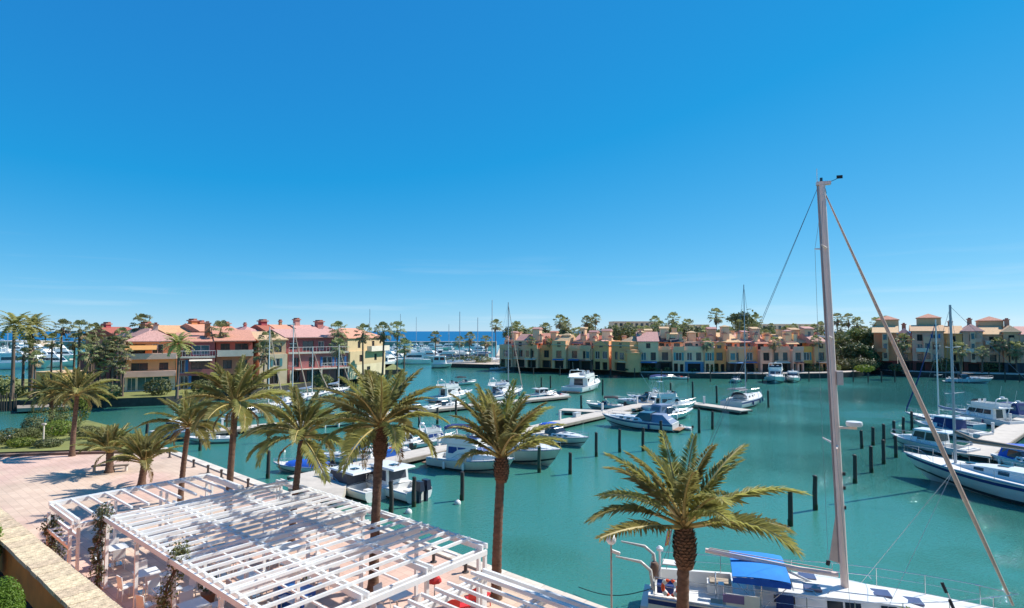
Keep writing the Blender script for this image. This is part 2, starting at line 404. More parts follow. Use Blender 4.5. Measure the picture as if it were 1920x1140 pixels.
# garden wall with a stone cap, seen below the camera
WZ = 3.2; W1 = survey(30, 1008.5, WZ); W2 = survey(173.5, 1137, WZ); wd = (W2 - W1).normalized()
wn = Vector((-wd.y, wd.x, 0)); wn = wn if wn.y < 0 else -wn       # towards the camera
W3 = W2 + wd * 14; W0 = W1 - wd * 10
gw = thing('garden_wall', 'ochre rendered garden wall with rough pale stone cap between clipped bushes and white pergola', 'wall', (0, 0, 0))
ochre = pm('ochre_render', (.95, .30, .055), .9, .12, 2, bump=.2, dirt=.35)
capm = pm('rough_cap_stone', (.64, .50, .33), .9, .45, 9, bump=.8, bscale=18, obj_var=.14, dirt=.3)
mid = (W0 + W3) / 2; wl = (W3 - W0).length; rz = frame_of(W0, W3)
mb = MB(); mb.box((mid.x, mid.y, WZ / 2 - .5), (wl, .5, WZ + .9), rz); mb.build('wall_body', ochre, gw)
s = 0.3; i = 0
while s < wl:
    ln = rnd.uniform(.55, .8); p = W0 + wd * (s + ln / 2)
    mb = MB(); mb.box((0, 0, 0), (ln - .03, .92 + rnd.uniform(-.02, .02), .14))
    mb.build('cap_stone', capm, gw, loc=(p.x, p.y, WZ - .02 + rnd.uniform(0, .012)), rz=rz + rnd.uniform(-.006, .006)); s += ln
mb = MB(); g = [W0 + wn * .2, W3 + wn * .2, W3 + wn * 9, W0 + wn * 9]
mb.poly([(p.x, p.y) for p in g], .6, 1.82); tag(mb.build('garden_soil', soil), kind='structure')

# the islands of houses
def island(name, front, back, z, mats):
    pts = [survey(x, y, 0) for x, y in front]; pts = [(p.x, p.y) for p in pts] + back
    mb = MB(); mb.poly(pts, -2.5, z, 0, 1); return tag(mb.build(name, mats), kind='structure')
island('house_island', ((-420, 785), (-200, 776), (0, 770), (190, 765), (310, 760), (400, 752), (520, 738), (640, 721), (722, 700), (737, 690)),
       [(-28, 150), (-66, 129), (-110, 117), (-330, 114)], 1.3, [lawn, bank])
# low timber walkway in front of the island
for nm, q in (('timber_walkway', ((32, 766), (132, 762), (132, 752), (32, 755))),):
    mb = MB(); mb.poly([tuple(survey(x, y, .7).xy) for x, y in q], .25, .72); tag(mb.build(nm, docks), kind='structure')
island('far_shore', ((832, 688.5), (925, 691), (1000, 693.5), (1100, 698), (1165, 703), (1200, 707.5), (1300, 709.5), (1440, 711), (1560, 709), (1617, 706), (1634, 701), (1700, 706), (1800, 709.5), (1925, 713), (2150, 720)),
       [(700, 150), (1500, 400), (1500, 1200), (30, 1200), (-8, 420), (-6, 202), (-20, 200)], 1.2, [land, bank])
# pale promenade strips on the far shore
def strip(name, px, w, z, m, th=.14):
    pts = [survey(x, y, 0) for x, y in px]
    for a, b in zip(pts, pts[1:]):
        d = (b - a).normalized(); n_ = Vector((-d.y, d.x, 0)); n_ = n_ if n_.y > 0 else -n_
        c = (a + b) / 2 + n_ * w / 2
        mb = MB(); mb.box((c.x, c.y, z + th / 2 - .02), ((b - a).length * 1.0, w, th), frame_of(a, b)); tag(mb.build(name, m), kind='structure')
strip('promenade', ((925, 690.6), (1000, 693.2), (1100, 697.6), (1165, 702.6)), 4.0, 1.2, stone)
strip('promenade', ((1200, 707.2), (1300, 709.2), (1440, 710.7), (1560, 708.8), (1617, 705.8)), 4.0, 1.2, stone)
strip('promenade', ((1800, 709.2), (1925, 712.6), (2150, 719.5)), 4.0, 1.2, stone)
# breakwater towards the open sea
mb = MB(); mb.poly([(-900, 452), (-12, 448), (-12, 462), (-900, 467)], -2, 3.0)
tag(mb.build('breakwater', pm('breakwater_rock', (.34, .31, .27), .95, .3, .2, bump=.8)), kind='structure')

# pontoons
def pontoon(name, a, b, w, label, z=.5):
    A, B = survey(*a, z), survey(*b, z); L = (B - A).length
    t = thing(name, label, 'pontoon', (A.x, A.y, 0), frame_of(A, B))
    n = max(2, int(L / 2.4)); st = L / n
    deck = MB(); deck.box((0, 0, 0), (st - .03, w, .12)); dm = deck.mesh('deck_panel', dockm)
    for i in range(n): inst('deck_panel', dm, t, (st * (i + .5), rnd.uniform(-.01, .01), z + rnd.uniform(-.006, .006)))
    for sy in (-1, 1):
        mb = MB(); mb.box((L / 2, sy * (w / 2 + .06), z - .1), (L, .1, .26)); mb.build('fender_beam', docks, t)
    fm = MB(); fm.box((0, 0, 0), (1.6, w * .8, .5)); fl = fm.mesh('float', black)
    for i in range(0, n, 2): inst('float', fl, t, (st * (i + .5), 0, .08))
    bx = MB(); bx.box((0, 0, .5), (.22, .22, .95)); bx.box((0, 0, 1.0), (.26, .26, .1)); bme = bx.mesh('service_post', white2)
    for i in range(2, n - 1, 4): inst('service_post', bme, t, (st * i, w * .38, z + .05))
    return t
pontoon('pontoon', (556, 899), (1246, 750), 2.3, 'long pale pontoon running from the pergola quay out between the moored motorboats')
pontoon('pontoon', (1262, 751), (1400, 770), 2.2, 'short pontoon head pointing at the stern of the dark canopied sailing yacht')
pontoon('pontoon', (1052, 768), (1182, 775), 2.2, 'wide pontoon arm behind the white boat with the small blue cover')
pontoon('pontoon', (322, 815), (1062, 742), 2.0, 'distant pontoon in front of the crimson and yellow houses, partly behind palm crowns')
pontoon('pontoon', (1822, 853), (1990, 748), 2.4, 'bright pontoon between the flybridge cruisers and the large grey-hulled sailing yacht')
mb = MB()
mb.poly([tuple(survey(x, y, 1.0).xy) for x, y in ((540, 912), (575, 888), (650, 905), (640, 930))], .4, .9)
tag(mb.build('quay_ramp', dockm), kind='structure')

vb = bpy.data.objects.new('unseen_bounce_building', None); COL.objects.link(vb); vb.location = (-42, -2.2, 1.0); tag(vb, kind='structure')  # unseen block added behind the camera to bounce warm light onto the foreground
vbm = pm('cream_bounce_facade', (.80, .70, .56), .9, .06, .7, bump=.15, dirt=.1)
for fl in range(6):
    m = MB(); m.span(0, 78, -9, -.6, fl * 3.1, fl * 3.1 + 3.1); m.build('storey_wall', vbm, vb)
    m = MB(); m.span(-.1, 78.1, -.598, .9, fl * 3.1 + 2.86, fl * 3.1 + 3.06); m.build('balcony_slab', white2, vb)
    for k in range(13):
        m = MB(); m.span(1.4 + k * 6, 4.6 + k * 6, -.63, -.56, fl * 3.1 + .2, fl * 3.1 + 2.5); m.build('glazed_door', glass, vb)
# ------------------------------------------------------------------ date palms
def frond_mesh(seed, L, droop, n=46, leaf=.20, wl=.0145, dry=False):
    r = random.Random(seed); mb = MB()
    K = 14; P = []; T = []; x = z = 0.0; ys = r.uniform(-.12, .12)
    for k in range(K + 1):
        s = k / K; th = -droop * s ** 1.7
        P.append(Vector((x, ys * L * s * s, z))); T.append(Vector((math.cos(th), 0, math.sin(th))))
        x += L / K * math.cos(th); z += L / K * math.sin(th)
    mb.tube(P, [.05 * (1 - .85 * k / K) * (L / 3) + .004 for k in range(K + 1)], 4, 0)
    def pos(s):
        f = s * K; k = min(int(f), K - 1); f -= k
        return P[k].lerp(P[k + 1], f), T[k].lerp(T[k + 1], f).normalized()
    for i in range(n):
        s = .14 + .86 * (i + .5) / n
        p, t = pos(s); up = Vector((-t.z, 0, t.x))
        prof = (min(1, (s - .08) / .22)) * (1 - .62 * max(0, (s - .45) / .55) ** 1.3)
        for sd in (-1, 1):
            ln = leaf * L * prof * r.uniform(.85, 1.12)
            fw = r.uniform(.62, .85) + .6 * max(0, s - .75) / .25
            d = (t * fw + Vector((0, sd, 0)) * r.uniform(.75, 1.0) + up * r.uniform(.1, .5)).normalized()
            m = p + d * ln * .5; e = p + d * ln + Vector((0, 0, -.26 * ln * r.uniform(.3, 1.9)))
            wv = up.cross(d).normalized() * (wl * L / 2)
            mb.add([p, m + wv, e, m - wv], [(0, 1, 2), (0, 2, 3)], 1)
    return mb.mesh('frond', [rachis, leaf_p2 if dry else leaf_p])
FR = [frond_mesh(s, 1.0, d, n, lf) for s, d, n, lf in ((1, .28, 64, .18), (2, .5, 64, .19), (3, .8, 66, .20), (4, 1.1, 66, .21), (5, 1.4, 66, .21), (6, .65, 64, .20), (7, .4, 62, .18), (8, 1.0, 66, .20))]
FRD = [frond_mesh(s, 1.0, d, 34, .19, dry=True) for s, d in ((11, 1.5), (12, 1.9))]
def trunk_mb(h, r0, r1, bulge=0.0, seed=0, lean=(0, 0)):
    r = random.Random(seed); rings = []; nz_ = max(10, int(h / .11)); nn = 12
    for i in range(nz_ + 1):
        s = i / nz_; z = h * s
        rad = r1 + (r0 - r1) * (1 - s) ** 2.2 + .30 * r0 * max(0, 1 - z / .5) ** 2
        rad *= 1 + (.045 if i % 2 else -.03)
        rings.append([(lean[0] * s ** 1.5 + rad * (1 + r.uniform(-.04, .04)) * math.cos(2 * math.pi * (k + .5 * (i % 2)) / nn),
                       lean[1] * s ** 1.5 + rad * (1 + r.uniform(-.04, .04)) * math.sin(2 * math.pi * (k + .5 * (i % 2)) / nn), z) for k in range(nn)])
    mb = MB(); mb.loft(rings, True, 0, True, True); return mb
def boot_mb(z0, z1, rad, seed, n_=13, mi=0):
    """the pineapple of cut leaf bases under a crown: a core with overlapping woody scales"""
    r = random.Random(seed); mb = MB(); H = z1 - z0
    prof = [(rad * (.62 + .38 * math.sin(math.pi * (.12 + .80 * k / 8))), z0 + H * k / 8) for k in range(9)]
    mb.lathe(prof, n=14, mi=mi)
    rows = max(5, int(H / .085))
    for i in range(rows):
        s = (i + .5) / rows; R = rad * (.64 + .38 * math.sin(math.pi * (.12 + .80 * s)))
        for k in range(n_):
            a = 2 * math.pi * (k + .5 * (i % 2)) / n_ + r.uniform(-.06, .06)
            c = Vector((R * math.cos(a), R * math.sin(a), z0 + H * s)); o = Vector((math.cos(a), math.sin(a), 0)); t = Vector((-o.y, o.x, 0))
            wd_ = R * .30; out = r.uniform(.03, .075)
            tip = c + o * out + Vector((0, 0, H / rows * 1.1))
            mb.add([c - t * wd_ - o * .03, c + t * wd_ - o * .03, tip + t * wd_ * .5, tip - t * wd_ * .5, c - Vector((0, 0, .03))],
                   [(0, 1, 2, 3), (1, 0, 4)], mi)
    return mb
def date_palm(label, base, z0, h, r0, r1, L, nf, seed, bulge=None, spread=1.0, lo=-32, up=82, lean=(0, 0), group='date palms along the quay and plaza', dry=3, lat=0.0):
    t = thing('date_palm', label, 'palm tree', (base[0], base[1], z0), seed * .7, group)
    c, s_ = math.cos(-seed * .7), math.sin(-seed * .7); lean = (lean[0] * c - lean[1] * s_, lean[0] * s_ + lean[1] * c)
    trunk_mb(h, r0, r1, 0, seed, lean).build('trunk', bark, t, 60)
    top = Vector((lean[0], lean[1], h))
    if bulge:
        o = boot_mb(-bulge[1], 0.12, bulge[0], seed).build('boot_bulb', boots, t); o.location = top
    o = boot_mb(.05, .55 * min(1, L / 2.6), r1 * 1.12, seed + 50, 10).build('leaf_base', bootsy, t); o.location = top
    r = random.Random(seed * 31 + 5)
    for i in range(nf):
        s = (i + .5) / nf
        el = up + (lo - up) * s ** .95 + r.uniform(-6, 6)
        az = i * 2.39996 + r.uniform(-.25, .25)
        k = 0 if el > 66 else (1 if el > 48 else (2 if el > 30 else (3 if el > 8 else 4)))
        if r.random() < .25: k = min(4, max(0, k + r.choice((-1, 1)))) if r.random() < .5 else r.choice((5, 6, 7))
        sc = L * (.74 + .30 * min(1, s * 2.2)) * r.uniform(.88, 1.08) * (1 if el > -10 else .9) * (1 - lat * (1 - max(0, math.sin(math.radians(el)))))
        zz = .50 * min(1, L / 2.6) * (1 - .75 * s); rr = r1 * (.25 + .65 * s)
        inst('frond', FR[k], t, (top.x + rr * math.cos(az), top.y + rr * math.sin(az), h + zz), (r.uniform(-.35, .35), -math.radians(el), az), (sc, sc * spread, sc))
    for i in range(dry):
        az = r.uniform(0, 6.28)
        inst('frond', FRD[i % 2], t, (top.x + r1 * .8 * math.cos(az), top.y + r1 * .8 * math.sin(az), h + .05), (r.uniform(-.3, .3), -math.radians(r.uniform(-38, -15)), az), (L * .62,) * 3)
    return t
def gp(px, py): return survey(px, py, 1.0)
date_palm('tall date palm standing by itself on the plaza in front of the planted bed', gp(135, 855), 1, 4.75, .21, .16, 2.6, 28, 1, lean=(.25, 0), lo=-6)
date_palm('short stubby date palm standing alone on open paving, its shadow stretched over the plaza', gp(205, 886), 1, 1.35, .27, .23, 2.25, 28, 2, lo=22, dry=1)
date_palm('short young palm right behind the back corner beam of the large white pergola', gp(265, 913), 1, 1.45, .24, .21, 2.2, 28, 3, lo=22, lean=(.18, 0), dry=1)
date_palm('slender date palm between the small cruiser with blue cover and the pergola end', gp(338, 946), 1, 4.35, .17, .14, 2.3, 25, 4, lean=(.35, 0), lo=-8)
date_palm('tall full crowned date palm whose trunk stands between pergola corner and curved basin edge', gp(427, 985), 1, 6.0, .19, .155, 2.85, 28, 5, lean=(.22, .1), lo=-8)
date_palm('date palm with arching crown, trunk rising beside the pale quay ramp', gp(546, 1030), 1, 4.9, .17, .145, 2.75, 26, 6, lean=(.32, .2), lo=-10)
date_palm('date palm with swollen trunk top before the boat with black outboards', gp(700, 1105), 1, 6.1, .20, .17, 2.8, 28, 7, bulge=(.28, 1.1), lean=(.2, 0), lo=-6)
date_palm('upright date palm by the pergola corner post, before the navy windowed cruiser', gp(930, 1122), 1, 5.1, .20, .165, 2.9, 25, 8, bulge=(.27, .8), lo=24, up=84, lean=(.2, 0), dry=0, lat=0.3)
date_palm('large near date palm with thick bulbous trunk top in front of the sailing yacht stern', gp(1279, 1260), 1, 4.05, .21, .17, 3.05, 22, 9, bulge=(.31, 1.05), lo=10, up=80, lean=(.12, 0), dry=0)
P10 = Vector((10.35, 12.95, 1)); date_palm('low palm of which only yellowish frond tips show at the very bottom edge', P10, 1, .95, .25, .22, 2.75, 24, 10, lo=12, dry=0)
p = survey(95, 806, 1.14); date_palm('date palm with reddish trunk growing in the planted bed', p, 1.1, 3.4, .24, .20, 2.5, 36, 12, lo=-10)

# ------------------------------------------------------------------ leaf clumps for bushes and broadleaf trees
def leaves(mb, r, c, R, n, size, mi=0, shell=.55, zmin=None):
    for _ in range(n):
        while True:
            d = Vector((r.uniform(-1, 1), r.uniform(-1, 1), r.uniform(-1, 1)))
            if .05 < d.length < 1: break
        d = d.normalized() * (shell + (1 - shell) * r.random() ** .6)
        p = Vector((c[0] + d.x * R[0], c[1] + d.y * R[1], c[2] + d.z * R[2]))
        if zmin is not None and p.z < zmin: continue
        nrm = (d + Vector((r.uniform(-.9, .9), r.uniform(-.9, .9), r.uniform(-.6, 1.0)))).normalized()
        a = nrm.orthogonal().normalized(); a.rotate(Matrix.Rotation(r.uniform(0, 6.28), 3, nrm)); b = nrm.cross(a)
        s = size * r.uniform(.6, 1.3)
        mb.add([p - a * s, p + b * s * .55, p + a * s, p - b * s * .55], [(0, 1, 2, 3)], mi)
def crown_mesh(seed, n, size, lobes, mats, flat=.8):
    """unit crown, radius about 1, made of clumps of leaf faces"""
    r = random.Random(seed); mb = MB()
    for k in range(lobes):
        a = r.uniform(0, 6.28); rr = r.uniform(.15, .62); zz = r.uniform(-.45, .6)
        R = r.uniform(.32, .52)
        leaves(mb, r, (rr * math.cos(a), rr * math.sin(a), zz * flat), (R, R, R * .8), n // lobes, size, k % len(mats))
    return mb.mesh('crown', mats)
CR = [crown_mesh(i, 900, .10, 14, [m1, m2]) for i, (m1, m2) in enumerate(((leaf_d, leaf_m), (leaf_d, leaf_d), (leaf_m, leaf_d), (leaf_m, leaf_o)))]
def limb_trunk(h, r, seed):
    q = random.Random(seed); mb = MB()
    mb.tube([(0, 0, 0), (q.uniform(-.1, .1), q.uniform(-.1, .1), h * .5), (q.uniform(-.2, .2), q.uniform(-.2, .2), h)], [r, r * .75, r * .5], 7)
    for k in range(4):
        a = k * 1.6 + q.random(); mb.tube([(0, 0, h * .6), (math.cos(a) * h * .3, math.sin(a) * h * .3, h * 1.0), (math.cos(a) * h * .45, math.sin(a) * h * .45, h * 1.25)], [r * .4, r * .3, r * .12], 5)
    return mb
LT = [limb_trunk(1, .06, i).mesh('trunk', wash_t, 50) for i in range(3)]
def broad_tree(label, base, h, R, seed, group=None, name='broadleaf_tree', ci=None):
    t = thing(name, label, 'tree', base, seed, group)
    inst('trunk', LT[seed % 3], t, (0, 0, 0), (0, 0, 0), (h * .6,) * 3)
    inst('crown', CR[seed % 4 if ci is None else ci], t, (0, 0, h - R * .75), (0, 0, seed * 1.3), (R, R, R * .85))
    return t
# ------------------------------------------------------------------ fan palms
def fan_crown(seed, n=23):
    r = random.Random(seed); mb = MB()
    for i in range(n):
        s = (i + .5) / n; el = math.radians(80 - 135 * s + r.uniform(-8, 8)); az = i * 2.4 + r.uniform(-.3, .3)
        d = Vector((math.cos(el) * math.cos(az), math.cos(el) * math.sin(az), math.sin(el)))
        side = Vector((-math.sin(az), math.cos(az), 0)); up = side.cross(d) * -1
        stem = r.uniform(.42, .60); c = d * stem
        mb.add([side * .015, c + side * .012, c - side * .012, -side * .015], [(0, 1, 2, 3)], 0)
        K = 9
        for k in range(K):
            a = math.radians(-80 + 160 * k / (K - 1)); dd = d * math.cos(a) + side * math.sin(a)
            dr = -.22 - .10 * r.random()
            tip = c + dd * (.42 * (1 - .18 * abs(a))) + Vector((0, 0, dr * .5)); wv = d * -math.sin(a) + side * math.cos(a)
            q = c + dd * .26 + up * (.03 if k % 2 else -.01)
            mb.add([c, q + wv * .055, tip, q - wv * .055], [(0, 1, 2, 3)], 0 if s < .85 else 1)
    for i in range(16):      # skirt of dead leaves
        az = r.uniform(0, 6.28); z = -.15 - r.random() * .55; o = Vector((math.cos(az), math.sin(az), 0)); t_ = Vector((-o.y, o.x, 0)); R = r.uniform(.16, .3)
        p = o * .1 + Vector((0, 0, z + .15)); e = o * R + Vector((0, 0, z - .22))
        mb.add([p - t_ * .05, p + t_ * .05, e + t_ * .07, e - t_ * .07], [(0, 1, 2, 3)], 1)
    return mb.mesh('crown', [wash_l, wash_d])
FC = [fan_crown(i) for i in range(5)]
def feather_crown(seed, n=34):
    r = random.Random(seed); mb = MB()
    for i in range(n):
        s = (i + .5) / n; el = 78 - 110 * s; az = i * 2.4; K = 7; x = z = 0.0; pts = []
        for k in range(K + 1):
            th = math.radians(el) - 1.25 * (k / K) ** 1.4
            pts.append(Vector((x * math.cos(az), x * math.sin(az), z))); x += math.cos(th) / K; z += math.sin(th) / K
        sd = Vector((-math.sin(az), math.cos(az), 0))
        for k in range(1, K):
            for q in (-1, 1):
                w_ = .20 * (1 - abs(k / K - .45)) ; e = pts[k].lerp(pts[k + 1], .8) + sd * q * w_ + Vector((0, 0, -.04))
                mb.add([pts[k], pts[k + 1], e], [(0, 1, 2)], 0)
                e2 = pts[k] + (pts[k + 1] - pts[k]) * .3 + sd * q * w_ * .9 + Vector((0, 0, -.06))
                mb.add([pts[k], pts[k].lerp(pts[k + 1], .5), e2], [(0, 1, 2)], 0)
    return mb.mesh('crown', [leaf_p])
FEC = [feather_crown(i) for i in range(3)]
def slim(seed):
    mb = MB(); r = random.Random(seed); q = (r.uniform(-.02, .02), r.uniform(-.02, .02))
    mb.tube([(0, 0, 0), (0, 0, .05), (q[0], q[1], .5), (q[0] * 1.5, q[1] * 1.5, 1)], [.045, .032, .026, .022], 7)
    return mb.mesh('trunk', wash_t, 60)
ST = [slim(i) for i in range(4)]
_fp = [0]
def far_palm(px, pyc, d, R, label, group, z0=1.2, kind='fan'):
    """a palm whose crown centre is seen at (px, pyc) and which stands d metres off"""
    c = at_depth(px, pyc, d); k = _fp[0]; _fp[0] += 1
    t = thing('fan_palm' if kind == 'fan' else 'feather_palm', label, 'palm tree', (c.x, c.y, z0), k * .77, group)
    h = max(1.0, c.z - z0); st = ST[k % 4]
    wdt = (5.5 + 2.5 * (k % 3) / 2) * (.9 if kind == 'fan' else 1.25)
    inst('trunk', st, t, (0, 0, 0), (0, 0, 0), (wdt, wdt, h))
    inst('crown', FC[k % 5] if kind == 'fan' else FEC[k % 3], t, (0, 0, h), (0, 0, k * 1.1), (R, R, R * (1 if kind == 'fan' else .95)))
    return t
# ------------------------------------------------------------------ houses
slatec = pm('dark_awning_roof', (.035, .04, .055), .7, .15, 2)
def plaster(h, d=.18): return pm('plaster_' + h.lstrip('#'), h, .9, .07, .8, bump=.15, dirt=d)
tile_pink = pm('roof_tile_pink', '#c4948a', .9, .22, 1.6, bump=.9, bscale=5, stretch=(3, 1, 1), obj_var=.08)
tile_orange = pm('roof_tile_orange', '#cb9078', .9, .2, 1.6, bump=.9, bscale=5, stretch=(3, 1, 1), obj_var=.08)
tile_red = pm('roof_tile_red', '#a8604f', .9, .22, 1.6, bump=.9, bscale=5, stretch=(3, 1, 1), obj_var=.08)
tile_sand = pm('roof_tile_sand', '#cdaa84', .9, .2, 1.6, bump=.9, bscale=5, stretch=(3, 1, 1), obj_var=.08)
frame_w = pm('window_frame_white', (.72, .72, .70), .5, .05, 2)
frame_d = pm('window_frame_dark', (.10, .07, .06), .6, .1, 2)
shut_b = pm('shutter_blue', '#3f74a8', .7, .1, 2)
shut_t = pm('shutter_teal', '#4f8f93', .7, .1, 2)
shut_r = pm('shutter_brown', '#7a3a28', .7, .1, 2)
trim = pm('pale_trim', '#e3d6c4', .85, .06, 2, dirt=.15)
glz = glassmat('window_glass', (.035, .045, .055), .08)
glt = glassmat('teal_glass', (.03, .15, .18), .08)
darkin = pm('dark_interior', (.03, .025, .022), .9, .2, 2)
def warm_hex(h):
    c = [int(h.lstrip('#')[i:i + 2], 16) for i in (0, 2, 4)]
    k = (0xf2, 0xd2, 0xa8); c = [c[i] * .68 + k[i] * .32 for i in range(3)]      # palette muted towards cream, then warmed against the blue skylight
    return '#%02x%02x%02x' % (min(255, int(c[0] + 4)), int(c[1] * .91), int(c[2] * .88))
OPK = {'w': (frame_w, glz), 'd': (frame_d, darkin), 'b': (shut_b, glz), 't': (frame_w, glt), 'e': (shut_t, glz), 'r': (shut_r, glz), 'k': (frame_d, glz)}
def facade(mb, W, z0, h, ops, y, rec, mi=0):
    us = sorted({0, W} | {round(o[0] - o[1] / 2, 3) for o in ops} | {round(o[0] + o[1] / 2, 3) for o in ops})
    zs = sorted({0, h} | {round(o[2], 3) for o in ops} | {round(o[2] + o[3], 3) for o in ops})
    for a, b in zip(us, us[1:]):
        for c, d in zip(zs, zs[1:]):
            cu, cz = (a + b) / 2, (c + d) / 2
            if any(abs(cu - o[0]) < o[1] / 2 and o[2] < cz < o[2] + o[3] for o in ops): continue
            mb.quad((a, y, z0 + c), (b, y, z0 + c), (b, y, z0 + d), (a, y, z0 + d), mi)
    for o in ops:
        a, b, c, d = o[0] - o[1] / 2, o[0] + o[1] / 2, z0 + o[2], z0 + o[2] + o[3]; q = y + rec
        mb.quad((a, y, c), (a, q, c), (a, q, d), (a, y, d), mi); mb.quad((b, q, c), (b, y, c), (b, y, d), (b, q, d), mi)
        mb.quad((a, y, c), (b, y, c), (b, q, c), (a, q, c), mi); mb.quad((a, q, d), (b, q, d), (b, y, d), (a, y, d), mi)
def storey(t, W, D, z0, h, ops, mat, y0=0, rec=.22, frames=True):
    ops = [o for o in ops if o[0] - o[1] / 2 > .02 and o[0] + o[1] / 2 < W - .02]
    mb = MB(); facade(mb, W, z0, h, ops, y0, rec)
    z1 = z0 + h
    mb.quad((0, D, z0), (0, y0, z0), (0, y0, z1), (0, D, z1)); mb.quad((W, y0, z0), (W, D, z0), (W, D, z1), (W, y0, z1))
    mb.quad((W, D, z0), (0, D, z0), (0, D, z1), (W, D, z1)); mb.quad((0, y0, z1), (W, y0, z1), (W, D, z1), (0, D, z1))
    mb.build('wall', mat, t)
    for o in ops:
        fm_, gl = OPK[o[4]]; x0, x1, a, b = o[0] - o[1] / 2, o[0] + o[1] / 2, z0 + o[2], z0 + o[2] + o[3]; y = y0 + rec - .03
        m2 = MB(); m2.span(x0 + .001, x1 - .001, y - .02, y + .02, a + .001, b - .001, 0); wn_ = m2.build('window' if o[2] > .3 else 'glazed_door', gl, t)
        if frames:
            m3 = MB(); f = .07
            m3.span(x0, x0 + f, y - .07, y - .021, a, b); m3.span(x1 - f, x1, y - .07, y - .021, a, b)
            m3.span(x0 + f, x1 - f, y - .07, y - .021, b - f, b); m3.span(x0 + f, x1 - f, y - .07, y - .021, a, a + f)
            if o[1] > .9: m3.span(o[0] - .035, o[0] + .035, y - .07, y - .021, a + f, b - f)
            m3.build('window_frame', frame_w if o[4] in 'bet' else fm_, wn_)
        if o[4] in 'be':      # open shutters either side
            for sx in (x0 - .24, x1 + .24):
                if .2 < sx < W - .2:
                    m4 = MB(); m4.span(sx - .21, sx + .21, y0 - .06, y0 - .01, a, b); m4.build('shutter', fm_, t)
def slab_roof(t, kind, x0, x1, y0, y1, z, rise, mat, ov=.35, wallmat=None):
    X0, X1, Y0, Y1 = x0 - ov, x1 + ov, y0 - ov, y1 + ov; th = .16; mb = MB(); xm, ym = (X0 + X1) / 2, (Y0 + Y1) / 2
    z += .004
    if kind == 'flat':
        mb.span(X0, X1, Y0, Y1, z, z + th)
        mb.build('roof', mat, t); return
    B = [(X0, Y0), (X1, Y0), (X1, Y1), (X0, Y1)]
    lo = [(p[0], p[1], z) for p in B]; hi = [(p[0], p[1], z + th) for p in B]
    if kind == 'hip':
        if X1 - X0 >= Y1 - Y0: k = (Y1 - Y0) / 2; R = [(X0 + k, ym), (X1 - k, ym)]
        else: k = (X1 - X0) / 2; R = [(xm, Y0 + k), (xm, Y1 - k)]
        r = [(p[0], p[1], z + th + rise) for p in R]; v = lo + hi + r
        f = [(3, 2, 1, 0), (0, 1, 5, 4), (1, 2, 6, 5), (2, 3, 7, 6), (3, 0, 4, 7)]
        if X1 - X0 >= Y1 - Y0: f += [(4, 5, 9, 8), (5, 6, 9), (6, 7, 8, 9), (7, 4, 8)]
        else: f += [(4, 5, 8), (5, 6, 9, 8), (6, 7, 9), (7, 4, 8, 9)]
        mb.add(v, f)
    elif kind == 'pent':      # slopes down to the front
        v = lo + [(X0, Y0, z + th), (X1, Y0, z + th), (X1, Y1, z + th + rise), (X0, Y1, z + th + rise)]
        mb.add(v, [(3, 2, 1, 0), (4, 5, 6, 7), (0, 1, 5, 4), (1, 2, 6, 5), (2, 3, 7, 6), (3, 0, 4, 7)])
    elif kind == 'gx':        # ridge parallel to the front
        v = lo + hi + [(X0, ym, z + th + rise), (X1, ym, z + th + rise)]
        mb.add(v, [(3, 2, 1, 0), (0, 1, 5, 4), (1, 2, 6, 5), (2, 3, 7, 6), (3, 0, 4, 7), (4, 5, 9, 8), (6, 7, 8, 9), (5, 6, 9), (7, 4, 8)])
    elif kind == 'gy':        # gable to the front
        v = lo + hi + [(xm, Y0, z + th + rise), (xm, Y1, z + th + rise)]
        mb.add(v, [(3, 2, 1, 0), (0, 1, 5, 4), (1, 2, 6, 5), (2, 3, 7, 6), (3, 0, 4, 7), (7, 4, 8, 9), (5, 6, 9, 8), (4, 5, 8), (6, 7, 9)])
    mb.build('roof', mat, t)
    if kind == 'gy' and wallmat:
        g = MB(); g.add([(x0, Y0 - .01, z + th * .5), (x1, Y0 - .01, z + th * .5), (xm, Y0 - .01, z + th + rise * .92)], [(0, 1, 2)]); g.build('gable', wallmat, t)
def chimney(t, x, y, z0, z1, w, mat, cap):
    cap_m = pm('chimney_cap_tile', '#bb8476', .9, .15, 2)
    mb = MB(); mb.span(x - w / 2, x + w / 2, y - w / 2, y + w / 2, z0, z1); c = mb.build('chimney', mat, t)
    mb = MB(); mb.span(x - w * .68, x + w * .68, y - w * .68, y + w * .68, z1, z1 + .22); mb.build('chimney_cap', cap_m, c)
    mb = MB(); mb.span(x - w * .3, x + w * .3, y - w * .68, y + w * .68, z1 + .22, z1 + .5); mb.build('chimney_pot', cap, c)
def balcony(t, x0, x1, z, dep, mat, par=.95, y0=0):
    mb = MB(); mb.span(x0, x1, y0 - dep, y0 - .002, z - .16, z); b = mb.build('balcony', mat, t)
    m = MB(); m.span(x0, x1, y0 - dep, y0 - dep + .12, z + .002, z + par); m.span(x0, x0 + .12, y0 - dep + .122, y0 - .002, z + .002, z + par); m.span(x1 - .12, x1, y0 - dep + .122, y0 - .002, z + .002, z + par)
    m.build('parapet', mat, b)
def railing(t, x0, x1, y, z, n=10, h=.9):
    m = MB(); m.tube([(x0, y, z + h), (x1, y, z + h)], .03, 4); m.build('handrail', frame_w, t)
    m = MB()
    for i in range(n + 1): m.span(x0 + (x1 - x0) * i / n - .02, x0 + (x1 - x0) * i / n + .02, y - .02, y + .02, z, z + h - .03)
    o = m.build('balusters', frame_w, t); o['kind'] = 'stuff'
